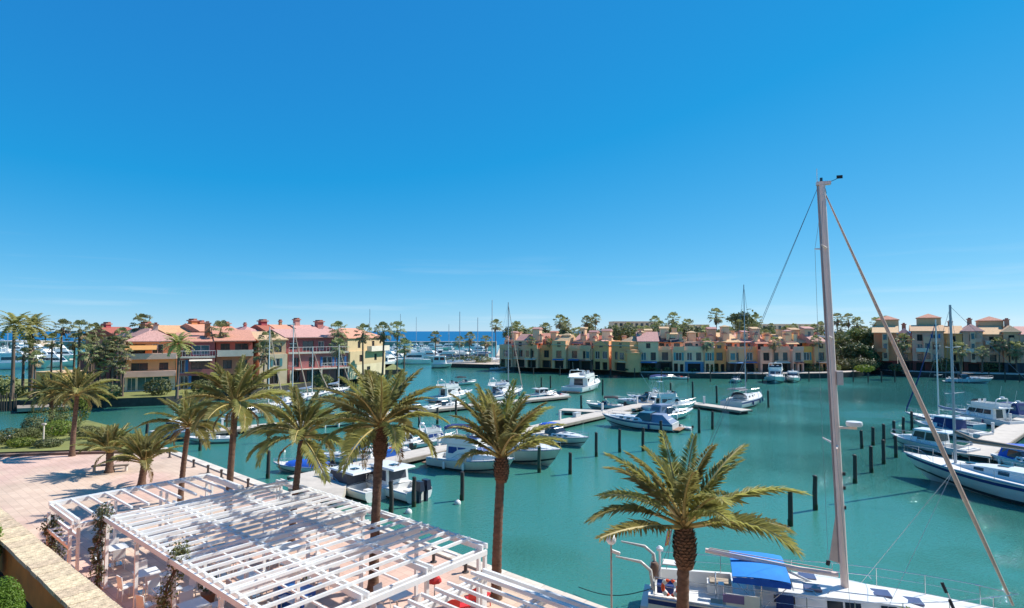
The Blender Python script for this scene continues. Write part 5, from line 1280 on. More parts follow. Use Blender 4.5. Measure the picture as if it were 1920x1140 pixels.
for x in (BX0, (BX0 + BX1) / 2, BX1):
    m = MB(); m.tube([(-2.1, -1.42, 1.1), (x, -1.32, 2.0), (x, -.8, 2.10), (x, .8, 2.10), (x, 1.32, 2.0), (-2.1, 1.42, 1.1)], .016, 5); m.build('bimini_hoop', steel, ya)
m = MB(); m.loft([[(-1.0 + .36 * i, math.cos(math.pi * j / 8) * 1.15, 1.2 + (.55 * math.sin(math.pi * j / 8) ** .6) * (1, .98, .8, .25)[i]) for j in range(9)] for i in range(4)], False); m.build('sprayhood', white2, ya, 40)
for sg in (1, -1):
    m = MB(); m.box((-2.6, sg * 1.0, .68), (2.6, .55, .44)); m.build('cockpit_bench', white2, ya)
    m = MB(); m.box((-2.6, sg * 1.0, .93), (2.4, .5, .07)); m.build('cushion', pm('beige_cushion', (.42, .33, .24), .9), ya)
m = MB(); ring = [(-3.6, .45 * math.cos(math.pi * i / 10), 1.15 + .45 * math.sin(math.pi * i / 10)) for i in range(21)]; m.tube(ring, .02, 5); m.build('steering_wheel', steel, ya)
m = MB(); m.frus((-3.55, -3.25, .2, .2, .45), (-3.5, -3.3, .15, .15, 1.25)); m.build('steering_pedestal', white, ya)
m = MB(); m.frus((-2.35, -1.75, .28, .28, .45), (-2.3, -1.8, .24, .24, 1.0)); m.build('cockpit_table', teak, ya)
# canvas dodgers, instrument panel, blue sail bag
m = MB(); m.box((-1.35, -1.25, 1.25), (.55, .08, .75)); m.build('canvas_dodger', navy, ya)
m = MB(); m.box((-2.75, -1.66, 1.38), (1.1, .03, .42)); m.build('weather_cloth', white2, ya)
m = MB(); m.box((-3.05, -1.685, 1.42), (.7, .03, .28)); m.build('solar_panel', pm('violet_panel', (.22, .16, .34), .2), ya)
# rails
for sg in (1, -1):
    us = (.02, .12, .22, .32, .44, .56, .68, .80, .92); pts = [sheer(R, u) for u in us]
    for hh in (.36, .66):
        m = MB(); m.tube([(a.x, sg * a.y * .95, a.z + hh) for a in pts], .012 if hh > .5 else .008, 5); m.build('guard_rail', steel, ya)
    for a in pts:
        m = MB(); m.tube([(a.x, sg * a.y * .95, a.z - .03), (a.x, sg * a.y * .95, a.z + .66)], .016, 5); m.build('stanchion', steel, ya)
pp = sheer(R, .0)
m = MB(); m.tube([(pp.x + .1, -pp.y * .9, pp.z + .66), (pp.x, -pp.y * .5, pp.z + .66), (pp.x, pp.y * .5, pp.z + .66), (pp.x + .1, pp.y * .9, pp.z + .66)], .018, 5); m.build('stern_rail', steel, ya)
m = MB(); m.tube([(tb.x - .9, -.5, tb.z + .6), (tb.x + .1, 0, tb.z + .62), (tb.x - .9, .5, tb.z + .6)], .018, 5); m.build('bow_rail', steel, ya)
# stern davits, wind generator pole, aerials
for y in (-.85, .85):
    m = MB(); m.tube([(pp.x + .15, y, 1.0), (pp.x + .05, y, 1.75), (pp.x - .30, y, 2.02), (pp.x - 1.25, y, 2.12)], [.07, .07, .065, .035], 8); m.build('davit', cream, ya, 50)
m = MB(); m.tube([(pp.x + .35, 0, 1.0), (pp.x + .35, 0, 2.2)], .045, 8); po = m.build('equipment_pole', white, ya)
m = MB(); m.lathe([(.04, 0), (.13, .03), (.14, .12), (.05, .2)], (pp.x + .35, 0, 2.2), 10); m.build('satellite_dome', white, po, 40)
m = MB(); m.box((pp.x + 1.05, -.3, 1.92), (1.15, .5, .04)); m.build('solar_panel', white2, ya)
m = MB(); m.tube([(pp.x + 1.05, -.3, 1.05), (pp.x + 1.05, -.3, 1.90)], .025, 5); m.build('panel_post', steel, ya)
m = MB(); m.span(pp.x + .3, pp.x + .9, -1.1, -.55, 1.05, 1.35); m.build('outboard_cover', navy, ya)
m = MB(); m.lathe([(.16, 0), (.2, .15), (.2, .5), (.12, .62)], (pp.x + .12, .35, 1.0), 10); m.build('stern_canister', pm('brown_canister', (.16, .09, .06), .6), ya, 40)
m = MB(); m.span(pp.x - .32, pp.x - .01, -1.0, 1.0, .35, .45); m.build('swim_platform', white2, ya)
m = MB(); m.tube([(pp.x + .55, .9, 1.2), (pp.x + .8, .9, 2.9)], .012, 5); st = m.build('flag_staff', wire, ya)
fl = MB()
for j in range(3):
    rings = []
    for i in range(7):
        z = 2.78 - .105 * i; sw = .035 * math.sin(i * 1.3)
        w0, w1 = ((0, .05), (.05, .15), (.15, .20))[j]
        rings.append([(pp.x + .77 - .02 * i - w0 * .8, .9 + sw, z), (pp.x + .77 - .02 * i - w1 * .8, .9 - sw, z - .05)])
    fl.loft(rings, False, j % 2)
fl.build('ensign', [pm('flag_red', (.55, .02, .02), .8), pm('flag_yellow', (.75, .42, .02), .8)], st)
fenders(ya, R, (.25, .45, .6), -1, white2)
for u in (.33, .45, .57):
    p = sheer(R, u); m = MB(); m.box((p.x, -p.y * .985 - .012, p.z - .42), (.34, .03, .12)); m.build('porthole', glass, ya)
lb = thing('lifebuoy', 'orange ring lifebuoy hung on the stern rail of the large near yacht', 'lifebuoy', yc + Matrix.Rotation(YA, 3, 'Z') @ Vector((pp.x + .8, -pp.y * .95 - .1, 1.42)), YA)
m = MB(); ring = [(.27 * math.cos(2 * math.pi * i / 20), 0, .27 * math.sin(2 * math.pi * i / 20)) for i in range(21)]; m.tube(ring, .065, 8, cap=False); m.build('ring', orange, lb, 60)
for k in range(4):
    a = math.pi / 4 + k * math.pi / 2; m = MB(); m.box((.27 * math.cos(a), 0, .27 * math.sin(a)), (.14, .15, .14), 0, 0, ('Y', -a)); m.build('white_band', white2, lb)

# ---- boats at the long pontoon
pilothouse('white pilothouse boat with two black outboards and dark square windows, nearest the quay', (792, 941), (668, 906), L=6.6, motors=2, gl=pm('smoke_vinyl', (.07, .07, .09), .25), hm=1.0)
pilothouse('white boat with low charcoal wraparound screen tied beside the pale quay ramp', (712, 938), (600, 906), L=6.8, roofm=white, canvasband=greycanv, hm=.95, high=.75)
flybridge('white cruiser with navy blue window covers and navy flybridge top', (824, 872), (955, 891), L=7.6, anchor='mid', hm=1.02, top=navy, gl=pm('navy_window_cover', (.012, .06, .24), .7), hullm=cream, foul=antifoul)
express('white express cruiser with high clean bow, berthed just beyond the navy windowed one', (928, 856), (1052, 878), L=8.6, anchor='bow', hullm=cream, hmul=1.15)
express('white cruiser with small bright blue cover in front of the wide pontoon arm', (1012, 824), (1098, 839), L=6.6, bimini=cobalt, hullm=greyhull, arch_=False)
runabout('small white boat wearing a cobalt blue cover near the curved basin edge', (612, 885), (519, 883), L=4.6, cover=cobalt)
express('white boat with blue bimini and reddish seats amid clutter on the pontoon', (690, 868), (602, 868), L=5.2, bimini=azure, arch_=False)
runabout('open white boat squeezed behind the swollen date palm trunk', (752, 852), (684, 858), L=4.6, mat2=redp)
pilothouse('small white boat with rounded white hardtop and grey windows', (718, 847), (792, 838), L=4.8, hm=1.1)
flybridge('small white boat with navy windows and red striped upper deck', (783, 839), (850, 830), L=4.9, gl=pm('navy_window_cover', (.012, .06, .24), .7), hm=1.05)
express('white cruiser with slate blue cockpit cover beside the pontoon turn', (1208, 790), (1308, 781), L=7.2, canvas=slate, arch_=False)
express('long low cruiser with grey blue cover and dark hull band, bow towards the pontoon', (1262, 808), (1134, 797), L=8.6, cover=slate, hullm=greyhull, stripe=navy, arch_=False)
runabout('small tender with dark motor tied to the bathing end of the grey blue cruiser', (1290, 806), (1262, 803), L=2.6, hullm=white)
runabout('open boat with black canopy off the far side of the wide arm', (1158, 767), (1110, 766), L=5.2, bimini=blackc, hullm=greyhull)
express('white cruiser with raked dark windscreen behind the long pontoon', (1222, 762), (1166, 760), L=6.5)
flybridge('sport fishing boat with tall tower and outriggers', (1226, 772), (1290, 770), L=7.6, tower_=True)
express('cruiser with black cockpit canopy next to the fishing boat', (1238, 758), (1180, 752), L=6.5, canvas=blackc)
sailboat('sailing yacht with dark bimini lying beyond the short pontoon head', (1368, 768), (1426, 752), 18.0, L=12.2, canvas=greycanv, cover=None, hullm=greyhull, mastm=alug, jib=False, mast_u=.5)
flybridge('large white flybridge cruiser alone in the middle basin, bow pointing to open water', (1064, 739), (1127, 724), L=13.2, hm=.74)
# ---- along the far shore
express('small pale blue boat lying bow on against the promenade', (1379, 713), (1381, 722), L=5.5, hullm=bluehull, arch_=False)
flybridge('tall white cruiser lying bow on below the pink townhouses', (1455, 712.5), (1453, 722), L=10, hullm=bluehull, B=3.9)
express('white cruiser with domed cover beside the tall bow-on cruiser', (1486, 712), (1489, 720), L=8, canvas=white2)
runabout('low white launch with blue cover under the cream townhouses', (1222, 711), (1256, 711), L=5.2, cover=navy)
runabout('low white launch with orange seats beside the blue covered launch', (1285, 711), (1259, 711), L=4.6, mat2=orange)
express('pale blue motor launch moored in front of the apartment block', (1788, 717), (1849, 719), L=8, hullm=bluehull, arch_=False)
runabout('flat white boat below the ochre terrace, seen past the tall central palm', (922, 694), (948, 694), L=5.0)
# ---- right hand pontoon
flybridge('biggest flybridge cruiser on the bright pontoon, with dark upper windows and dome', (1893, 802), (1790, 787), L=8.2, hm=.98)
pilothouse('cruiser with navy blue windows and grey hull sides between the flybridge and small cabin boat', (1843, 826), (1722, 808), L=7.0, gl=glassb, canvasband=navy, hullm=greyhull)
pilothouse('small white cabin boat with curved roof nearest the mooring piles', (1812, 857), (1683, 836), L=6.9, hullm=greyhull)
express('white cruiser with blue canvas partly behind the biggest flybridge cruiser', (1920, 790), (1830, 778), L=8, canvas=navy)
sailboat('slim sailing yacht with thin pale mast and orange bag on deck', (1820, 806), (1712, 790), 12.4, L=8.5, canvas=None, mastm=white2, jib=navy, mast_u=.52)
sailboat('large grey hulled sailing yacht with boom cover lying in front of the bright pontoon', (2010, 958), (1696, 889), 12.9, L=14.0, anchor='bow', hullm=greyhull, cover=pm('brown_sail_cover', (.20, .16, .13), .8), mastm=alug, jib=False, mast_u=.74, canvas=navy, r_m=.10, B=4.0)
express('cruiser with bright blue cockpit canvas on the near side of the bright pontoon', (1888, 868), (1995, 902), L=6.6, canvas=cobalt, arch_=False)
# ---- boats at the distant pontoon in front of the crimson houses
pilothouse('white cruiser with blue screen behind the slender plaza palm', (300, 818), (374, 826), L=6.4, gl=glassb)
runabout('open white boat off the end of the distant pontoon beside a thin pile', (424, 829), (362, 831), L=4.4)
flybridge('white yacht half hidden by the swollen palm crown, berthed on the distant pontoon', (822, 754), (876, 748), L=8.2)
express('white sport boat just below the half hidden white yacht', (816, 770), (860, 766), L=6, arch_=False)
flybridge('white yacht behind the upright palm crown near the yacht mast', (924, 748), (966, 744), L=8)
pilothouse('small white boat between upright palm crown and the large solitary flybridge cruiser', (1000, 747), (1032, 745), L=5.6)
runabout('dark open boat next to the large solitary flybridge cruiser', (1058, 744), (1030, 748), L=4.6, mat2=redp, hullm=white)
express('white cruiser showing between the two tall palm crowns', (446, 787), (506, 781), L=6.5)
express('white boat under the arching crown by the ramp', (608, 800), (664, 796), L=6, arch_=False)
runabout('low white launch under the fronds of the swollen palm', (662, 791), (704, 787), L=5)
express('small cruiser seen through palm fronds by the far launch', (764, 778), (814, 774), L=6)
runabout('boat with flat black awning in open water of the middle basin', (856, 722), (886, 721), L=5, bimini=blackc)
sg = 'moored sailing yachts'
sailboat('sailing yacht with tall dark mast behind the upright palm', (918, 752), (978, 742), 15.8, L=10, mastm=alug)
sailboat('sailing yacht whose thin mast stands before the crimson house with white band', (520, 766), (566, 757), 12.2, L=9, mastm=white2)
sailboat('sailing yacht whose white mast rises in front of the salmon roofed house', (476, 778), (520, 768), 11.6, L=8.5, mastm=white2)
sailboat('sailing yacht with short mast by the dark ground floor of the crimson house', (560, 752), (600, 747), 8.5, L=8, mastm=white2)
sailboat('sailing yacht with slim mast before the yellow corner house', (612, 742), (650, 736), 8.6, L=8, mastm=white2)
ORD = ('first', 'second', 'third', 'fourth', 'fifth', 'sixth', 'seventh', 'eighth', 'ninth', 'tenth', 'eleventh', 'twelfth')
# ------------------------------------------------------------------ pergolas on the plaza
PT = Vector((.766, -.643, 0)); PN = Vector((.643, .766, 0)); PA = math.atan2(PT.y, PT.x)
def pg(t_, n_, z=1.0): v = PT * t_ + PN * n_; return Vector((v.x, v.y, z))
per = thing('pergola', 'large open white slatted pergola covering the cafe terrace beside the quay', 'pergola', pg(-27.3, 7.7), PA)
ZT = 2.8
def bar(par, nm, x0, x1, y0, y1, z, w_, h_, mat=None):
    m = MB()
    if abs(x1 - x0) > abs(y1 - y0): m.box(((x0 + x1) / 2, (y0 + y1) / 2, z), (abs(x1 - x0), w_, h_), math.atan2(y1 - y0, x1 - x0))
    else: m.box(((x0 + x1) / 2, (y0 + y1) / 2, z), (w_, abs(y1 - y0), h_))
    return m.build(nm, mat or whitep, par)
YB = (0, 2.35, 4.72, 7.2); XB = (0, 3.4, 6.75, 10.1, 13.5)
for y in YB:
    for o in (-.11, .11): bar(per, 'beam', -.1, 13.6, y + o, y + o, ZT - .10, .075, .17)
for x in XB:
    for o in (-.12, .12): bar(per, 'cross_beam', x + o, x + o, -.05, 7.25, ZT - .19 - .085, .09, .16)
x = .68
while x < 13.2:
    if min(abs(x - b) for b in XB) > .2:
        y1 = 7.22
        for tx in (1.9, 8.15):
            if abs(x - tx) < .5: y1 = 6.1
        bar(per, 'rafter', x, x, -.06, y1, ZT + .03, .075, .09)
    else: bar(per, 'rafter', x + .14, x + .14, -.06, 7.22, ZT + .03, .075, .09)
    x += .53
for x in XB:
    for y in YB:
        for o in (-.2, .2) if (x in (0, 13.5) and y in (0, 7.2)) else (0,):
            m = MB(); m.box((x + (o * .7 if x < 13 else o * .7 - .05), y, (ZT - .36) / 2), (.11, .11, ZT - .36)); m.build('post', whitep, per)
            m = MB(); m.box((x + (o * .7 if x < 13 else o * .7 - .05), y, .04), (.22, .22, .06)); m.build('post_foot', whitep, per)
for y in (1.18, 3.53, 5.96): bar(per, 'purlin', -.05, 13.55, y, y, ZT - .045, .05, .055)
# the bay whose slats run the other way, at the plaza end
for y in (-.95, 5.38):
    for o in (-.10, .10): bar(per, 'beam', -3.45, -.14, y + o, y + o, ZT - .10, .075, .17)
for o in (-.10, .10): bar(per, 'cross_beam', -3.62 + o, -3.62 + o, -1.05, 5.5, ZT - .06, .09, .17)
for o in (-.06, .06): bar(per, 'cross_beam', -.30 + o, -.30 + o, -1.0, 5.45, ZT - .275, .09, .16)
y = -.95 + .62
while y < 5.3: bar(per, 'rafter', -3.47, -.1, y, y, ZT + .03, .075, .09); y += .62
for (px_, py_) in ((-3.5, -.95), (-3.5, 1.2), (-3.5, 3.3), (-3.5, 5.38), (-.35, -.95)):
    for o in (-.13, .13):
        m = MB(); m.box((px_, py_ + o, (ZT - .36) / 2), (.10, .10, ZT - .36)); m.build('post', whitep, per)
for z in (1.75, 2.05):
    bar(per, 'side_rail', -3.5, -.35, -.80 if z > 1.9 else -1.1, -.80 if z > 1.9 else -1.1, z, .08, .12)
for x in (-2.8, -2.1, -1.4, -.7): bar(per, 'side_slat', x, x, -1.2, -.7, 1.9, .08, .06)
per2 = thing('pergola', 'lower white slatted pergola joining the quay, its roof only partly in view', 'pergola', pg(-12.8, 6.6), PA)
Z2 = 2.5
for y in (7.05, 7.35): bar(per2, 'beam', -.1, 12, y, y, Z2 - .1, .09, .17)
y = .3
while y < 6.9: bar(per2, 'rafter', -.1, 12, y, y, Z2 + .03, .07, .09); y += .5
for x in (0, 2.3, 4.6, 6.9, 9.2, 11.5):
    for o in (-.1, .1): bar(per2, 'cross_beam', x + o, x + o, 0, 7.5, Z2 - .275, .09, .16)
    for y in (7.2, 3.7, .3):
        m = MB(); m.box((x, y, (Z2 - .36) / 2), (.11, .11, Z2 - .36)); m.build('post', whitep, per2)
# ------------------------------------------------------------------ cafe furniture
wplast = pm('white_plastic', (.74, .74, .73), .4, .05, 3)
def make_table():
    t = thing('cafe_table', 'white square cafe table', 'table')
    m = MB(); m.box((0, 0, .73), (.8, .8, .035)); m.build('tabletop', wplast, t)
    m = MB(); m.tube([(0, 0, .03), (0, 0, .71)], .035, 8); m.build('pedestal', steel, t)
    m = MB(); m.box((0, 0, .015), (.5, .5, .03)); m.build('base', steel, t); return t
def make_chair(mat):
    t = thing('cafe_chair', 'white chair', 'chair')
    m = MB(); m.box((0, 0, .45), (.44, .44, .04)); m.build('seat', mat, t)
    m = MB(); m.box((-.22, 0, .68), (.035, .44, .42), 0, 0, ('Y', -.12)); m.build('backrest', mat, t)
    for sx in (-1, 1):
        for sy in (-1, 1):
            m = MB(); m.tube([(sx * .21, sy * .2, 0), (sx * .18, sy * .18, .43)], .018, 5); m.build('leg', mat, t)
    return t
tb0 = make_table(); ch0 = make_chair(wplast); ch1 = make_chair(redp); uT = uC = uR = False
tspots = [(1.7, .9), (3.9, .85), (5.9, .95), (8.3, .9), (10.4, .85), (12.2, .95), (2.4, 3.4), (5.2, 3.3), (8.0, 3.5), (11.2, 3.4), (3.3, 5.8), (6.4, 5.7), (10.6, 5.9), (-2.2, 1.0), (-2.0, 3.6)]
for i, (x, y) in enumerate(tspots):
    o = tb0 if not uT else copy_tree(tb0); uT = True
    p = per.matrix_world @ Vector((x, y, 0)) if False else pg(-27.3 + x, 7.7 + y); o.location = p; o.rotation_euler.z = PA + rnd.uniform(-.1, .1)
    tag(o, 'white cafe table under the big pergola, in the row along its %s' % ('front beam' if y < 2 else ('middle' if y < 5 else 'quay side')), 'table', 'white cafe tables under the pergola')
    for k in range(4 if i < 7 else 3):
        c = ch0 if not uC else copy_tree(ch0); uC = True
        a = PA + k * math.pi / 2 + rnd.uniform(-.25, .25); d = rnd.uniform(.58, .75)
        c.location = p + Vector((-math.cos(a) * d, -math.sin(a) * d, 0)); c.rotation_euler.z = a
        tag(c, 'white chair at a cafe table in the row along the big pergola %s' % ('front beam' if y < 2 else ('middle' if y < 5 else 'quay side')), 'chair', 'white cafe chairs under the pergola')
for i, (px, py) in enumerate(((885, 1118), (868, 1132), (850, 1142), (905, 1112))):
    c = ch1 if not uR else copy_tree(ch1); uR = True
    p = survey(px, py + 26, 1.0); c.location = p; c.rotation_euler.z = rnd.uniform(0, 6)
    tag(c, 'bright red chair in the gap between the two white pergolas', 'chair', 'red chairs between the pergolas')
def parasol(px, py, z, label, mat, R_=.8):
    p = survey(px, py, z); t = thing('parasol', label, 'parasol', (p.x, p.y, 1))
    m = MB(); m.lathe([(R_, z - 1.25), (R_ * .96, z - 1.15), (.06, z - .9)], n=8); m.build('parasol_canopy', mat, t)
    m = MB(); m.tube([(0, 0, .06), (0, 0, z - .95)], .025, 6); m.build('pole', steel, t); m = MB(); m.lathe([(.28, 0), (.28, .06), (.05, .1)], n=12); m.build('base', steel, t)
parasol(815, 1078, 2.0, 'small red parasol at the near end of the big pergola', redp, .26)
fz = thing('chest_freezer', 'blue chest freezer standing under the pergola slats near the bottom of the photo', 'freezer', survey(556, 1150, 1.0), PA + .2)
m = MB(); m.box((0, 0, .45), (1.2, .62, .84)); m.build('cabinet', bluep, fz); m = MB(); m.box((0, 0, .90), (1.24, .66, .06)); m.build('lid', pm('freezer_lid', (.02, .16, .50), .3), fz); m = MB(); m.box((0, -.34, .86), (.4, .03, .04)); m.build('handle', steel, fz)
# planters in the terrace
for i, (x, y) in enumerate(((4.6, 2.0), (9.2, 2.1), (6.6, 4.4), (12.6, 4.6))):
    p = pg(-27.3 + x, 7.7 + y); t = thing('planter', 'dark shrub in a pot between tables under the pergola', 'potted plant', p, 0, 'potted shrubs under the pergola')
    m = MB(); m.lathe([(.18, 0), (.26, .4), (.28, .42)], n=12); m.build('pot', pm('terracotta_pot', (.30, .13, .07), .8), t)
    m = MB(); leaves(m, random.Random(i), (0, 0, .75), (.36, .36, .42), 160, .06); m.build('foliage', leaf_d, t)
# creepers on the posts
def creeper(label, px, py, pts, n, sz, mats=(leaf_c,), R_=.28):
    base = survey(px, py, 1.0) if px is not None else py; r = random.Random(int(base.x * 10))
    t = thing('climbing_plant', label, 'climbing plant', base)
    m = MB()
    for k in range(4): m.tube([(r.uniform(-.15, .15), r.uniform(-.15, .15), 0)] + [(p[0] + r.uniform(-.12, .12), p[1] + r.uniform(-.12, .12), p[2]) for p in pts], .02, 5)
    m.build('stem', twig, t)
    m = MB()
    for i in range(len(pts)):
        a = Vector(pts[i]); b = Vector(pts[min(i + 1, len(pts) - 1)])
        for j in range(3):
            c = a.lerp(b, j / 3); rr = R_ * r.uniform(.5, 1.35); leaves(m, r, (c.x + r.uniform(-.12, .12), c.y + r.uniform(-.12, .12), c.z), (rr, rr, rr * 1.1), n // (3 * len(pts)), sz, 0, .3)
    m.build('foliage', list(mats), t)
A_ = pg(-27.3 - 3.5, 7.7 - .95); creeper('dense dark climber filling the foot of the pergola corner post above the garden wall', None, A_, [(.1, -.1, .2), (.15, -.05, .8), (.1, 0, 1.4), (0, 0, 1.9)], 1500, .055, R_=.42)
A_ = pg(-27.4, 7.45); creeper('straggly creeper climbing the second pergola post, spilling over the front beam', None, A_, [(0, 0, .1), (.1, 0, .7), (-.1, .05, 1.3), (.05, -.1, 1.9), (.15, 0, 2.5), (.1, .1, 2.95)], 1500, .05)
A_ = pg(-27.3 + 6.75, 7.45); creeper('olive creeper climbing the middle front post of the pergola near the photo edge', None, A_, [(0, 0, .1), (.1, 0, .7), (-.1, .05, 1.3), (.05, -.1, 1.9), (.25, .15, 2.6), (.35, .3, 2.95)], 1300, .05, (leaf_o,))
# clipped bushes in the garden behind the wall
def bush(label, c, R_, n, sz, mat, seed, z0=1.82, name='clipped_bush', cat='bush'):
    t = thing(name, label, cat, (c[0], c[1], z0)); r = random.Random(seed)
    m = MB(); m.tube([(0, 0, 0), (0, 0, R_[2])], [.06, .03], 6)
    for k in range(5): m.tube([(0, 0, R_[2] * .3), (R_[0] * .6 * math.cos(k * 1.26), R_[1] * .6 * math.sin(k * 1.26), R_[2] * (.9 + .3 * math.sin(k)))], [.03, .012], 5)
    m.build('stem', twig, t)
    m = MB(); leaves(m, r, (0, 0, R_[2]), R_, n, sz, 0, .72); leaves(m, r, (0, 0, R_[2]), (R_[0] * .8,) * 2 + (R_[2] * .8,), n // 3, sz * 1.5, 0, .8); m.build('foliage', mat, t); return t
p = at_depth(8, 1112, 17.0); bush('bright green clipped bush below the ochre garden wall', (p.x, p.y), (.50, .50, 1.12), 6200, .028, leaf_h, 5)
p = at_depth(-34, 1000, 22.2); bush('taller green bush at the far end of the garden wall', (p.x, p.y), (.62, .62, 1.25), 5200, .040, leaf_h, 6)
p = at_depth(20, 1165, 15.6); bush('dark low shrub in the shade of the garden wall', (p.x + 1.2, p.y), (.5, .5, .4), 1500, .035, leaf_d, 7)
# ------------------------------------------------------------------ lamp post, bollards, benches
lp = survey(1147, 1166, 1.0)
t = thing('lamp_post', 'thin lamp post with white globe at the quay beside the near yacht', 'lamp post', lp)
m = MB(); m.tube([(0, 0, 0), (0, 0, .25), (0, 0, 2.62)], [.06, .035, .03], 8); m.build('post', pm('lamp_post_paint', (.34, .30, .27), .5), t, 50)
m = MB(); m.lathe([(.03, 0), (.12, .03), (.175, .12), (.18, .2), (.14, .3), (.05, .36)], (0, 0, 2.62), 16); m.build('globe', pm('opal_globe', (.8, .82, .84), .15), t, 60)
m = MB(); m.box((.16, 0, 2.35), (.30, .10, .10), 0, 0, ('Y', .35)); m.build('bracket', white2, t)
b0 = None
for i, (px, py) in enumerate(((318, 858), (363, 876), (390, 887), (415, 896), (465, 914), (813, 1054), (873, 1073))):
    p = survey(px, py, 1.0)
    if b0 is None:
        b0 = thing('bollard', '', 'bollard'); m = MB(); m.lathe([(.10, 0), (.075, .06), (.07, .42), (.10, .46), (.10, .54), (.05, .58)], n=10); m.build('shaft', pm('bollard_iron', (.06, .05, .05), .6), b0, 40)
        m = MB(); m.lathe([(.15, 0), (.15, .03), (.1, .05)], n=10); m.build('base', pm('bollard_iron', (.06, .05, .05), .6), b0); o = b0
    else: o = copy_tree(b0)
    o.location = p
    tag(o, ('first dark quay bollard from the planted bed, on bare paving', 'second dark quay bollard from the planted bed, near the slender palm', 'third dark quay bollard counted from the planted bed', 'fourth dark quay bollard counted from the planted bed', 'fifth dark quay bollard, where the basin edge curves to the ramp', 'dark bollard seen through the end bay of the big pergola', 'dark bollard by the double corner post of the big pergola')[i], 'bollard', 'dark bollards along the quay')
for i, (px, py, lb) in enumerate(((189, 884, 'stone bench on the shadow side of the stubby date palm'), (224, 884, 'stone bench on the sunny side of the stubby date palm'))):
    p = survey(px, py, 1.0); t = thing('bench', lb, 'bench', p, .4, 'benches round the stubby date palm')
    m = MB(); m.box((0, 0, .43), (1.1, .42, .08)); m.build('seat', pm('bench_stone', (.22, .17, .13), .8), t)
    for sx in (-.4, .4): m = MB(); m.box((sx, 0, .195), (.12, .34, .39)); m.build('leg', stone, t)
# ------------------------------------------------------------------ mooring piles
piles = [(1482, 919, 986, 'dark pile rising right behind the big near palm fronds', 0), (1529, 893, 956, 'dark pile between the near palm and the tall pale mast', 0), (1603, 854, 906, 'pile immediately beside the tall pale mast, nearer row', 0),
 (1634, 838, 886, 'second pile out from the tall pale mast, nearer row', 0), (1616, 808, 841, 'first pile of the farther row behind the tall mast', 0), (1637, 802, 835, 'second pile of the farther row behind the tall mast', 0),
 (1657, 796, 831, 'third pile of the farther row behind the tall mast', 0), (1677, 790, 822, 'fourth pile of the farther row, by the small cabin boat bow', 0), (1694, 783, 812, 'pile at the bow of the navy windowed cruiser', 0), (1680, 818, 858, 'pile at the bow of the small white cabin boat', 0), (1657, 826, 870, 'pile between the nearer row and the grey sailing yacht bow', 0),
 (1710, 772, 806, 'pile behind the navy windowed cruiser bow', 0), (1118, 812, 856, 'dark pile in open water beyond the small cobalt bimini boat', 0), (1162, 806, 848, 'pile in front of the long grey blue cruiser, seen above palm frond tips', 0), (1206, 803, 846, 'second pile in front of the long grey blue cruiser', 0),
 (1240, 790, 828, 'pile at the cruiser stern by the small tender', 0), (1311, 768, 812, 'pile below the short pontoon head, nearer the cruisers', 0), (1336, 772, 805, 'pile below the middle of the short pontoon head', 0),
 (1011, 838, 886, 'thick green pile before the white express cruiser', 1), (1069, 850, 889, 'pile at the bow tip of the white express cruiser', 0), (866, 886, 938, 'pale topped pile before the navy windowed cruiser', 0), (776, 896, 950, 'pile beside the black outboard motors', 0), (733, 903, 962, 'thin pale pole in front of the pilothouse boat', 0),
 (502, 846, 897, 'dark pile near the curved basin edge', 0), (503, 786, 830, 'thin pole off the distant pontoon', 0), (275, 795, 826, 'pile in the channel behind the stubby palms', 0), (375, 805, 845, 'thin pile by the open white boat at the distant pontoon', 0),
 (1130, 712, 741, 'pile at the bow of the large solitary flybridge cruiser', 0), (1258, 718, 746, 'pile in the basin under the blue covered launch', 0), (1299, 716, 745, 'pile between pontoon tower boat and the promenade', 0), (1344, 724, 756, 'pile just off the stern of the dark canopied yacht', 0), (1441, 733, 764, 'pile at the bow of the dark canopied yacht', 0),
 (1090, 742, 766, 'short pile behind the open black canopied boat', 0), (1032, 705, 728, 'pile behind the solitary flybridge cruiser stern', 0), (1015, 708, 726, 'pile next to the small boat left of the solitary cruiser', 0), (850, 715, 742, 'pile by the flat black awning boat', 0),
 (662, 786, 825, 'pile under the swollen palm fronds', 0), (786, 770, 800, 'pile below the through fronds cruiser', 0), (820, 765, 795, 'pile beside the white sport boat', 0), (855, 752, 782, 'pile next to the half hidden white yacht', 0)]
for i, (px, yt, yw, lb, g) in enumerate(piles):
    p = survey(px, yw, 0); top = at_depth(px, yt, p.y); r_ = .14 if yw > 840 else .15
    t = thing('mooring_pile', lb, 'pile', p, 0, 'mooring piles in the basin')
    m = MB(); rr_ = random.Random(i); m.tube([(0, 0, -1.5), (rr_.uniform(-.03, .03), 0, top.z * .5), (rr_.uniform(-.05, .05), 0, top.z)], [r_, r_ * .97, r_ * .93], 9)
    m.build('shaft', pm('green_pile', (.035, .07, .05), .8, .3, 5, bump=.4) if g else pilem, t, 50)
    m = MB(); m.lathe([(r_ * 1.02, 0), (r_ * .9, .05), (.02, .09)], (0, 0, top.z), 9); m.build('cap', black, t)
    m = MB(); m.lathe([(r_ * 1.04, -.15), (r_ * 1.05, .35)], (0, 0, 0), 9); m.build('weed_band', pm('weed', (.03, .05, .02), .9, .3, 6), t, 50)
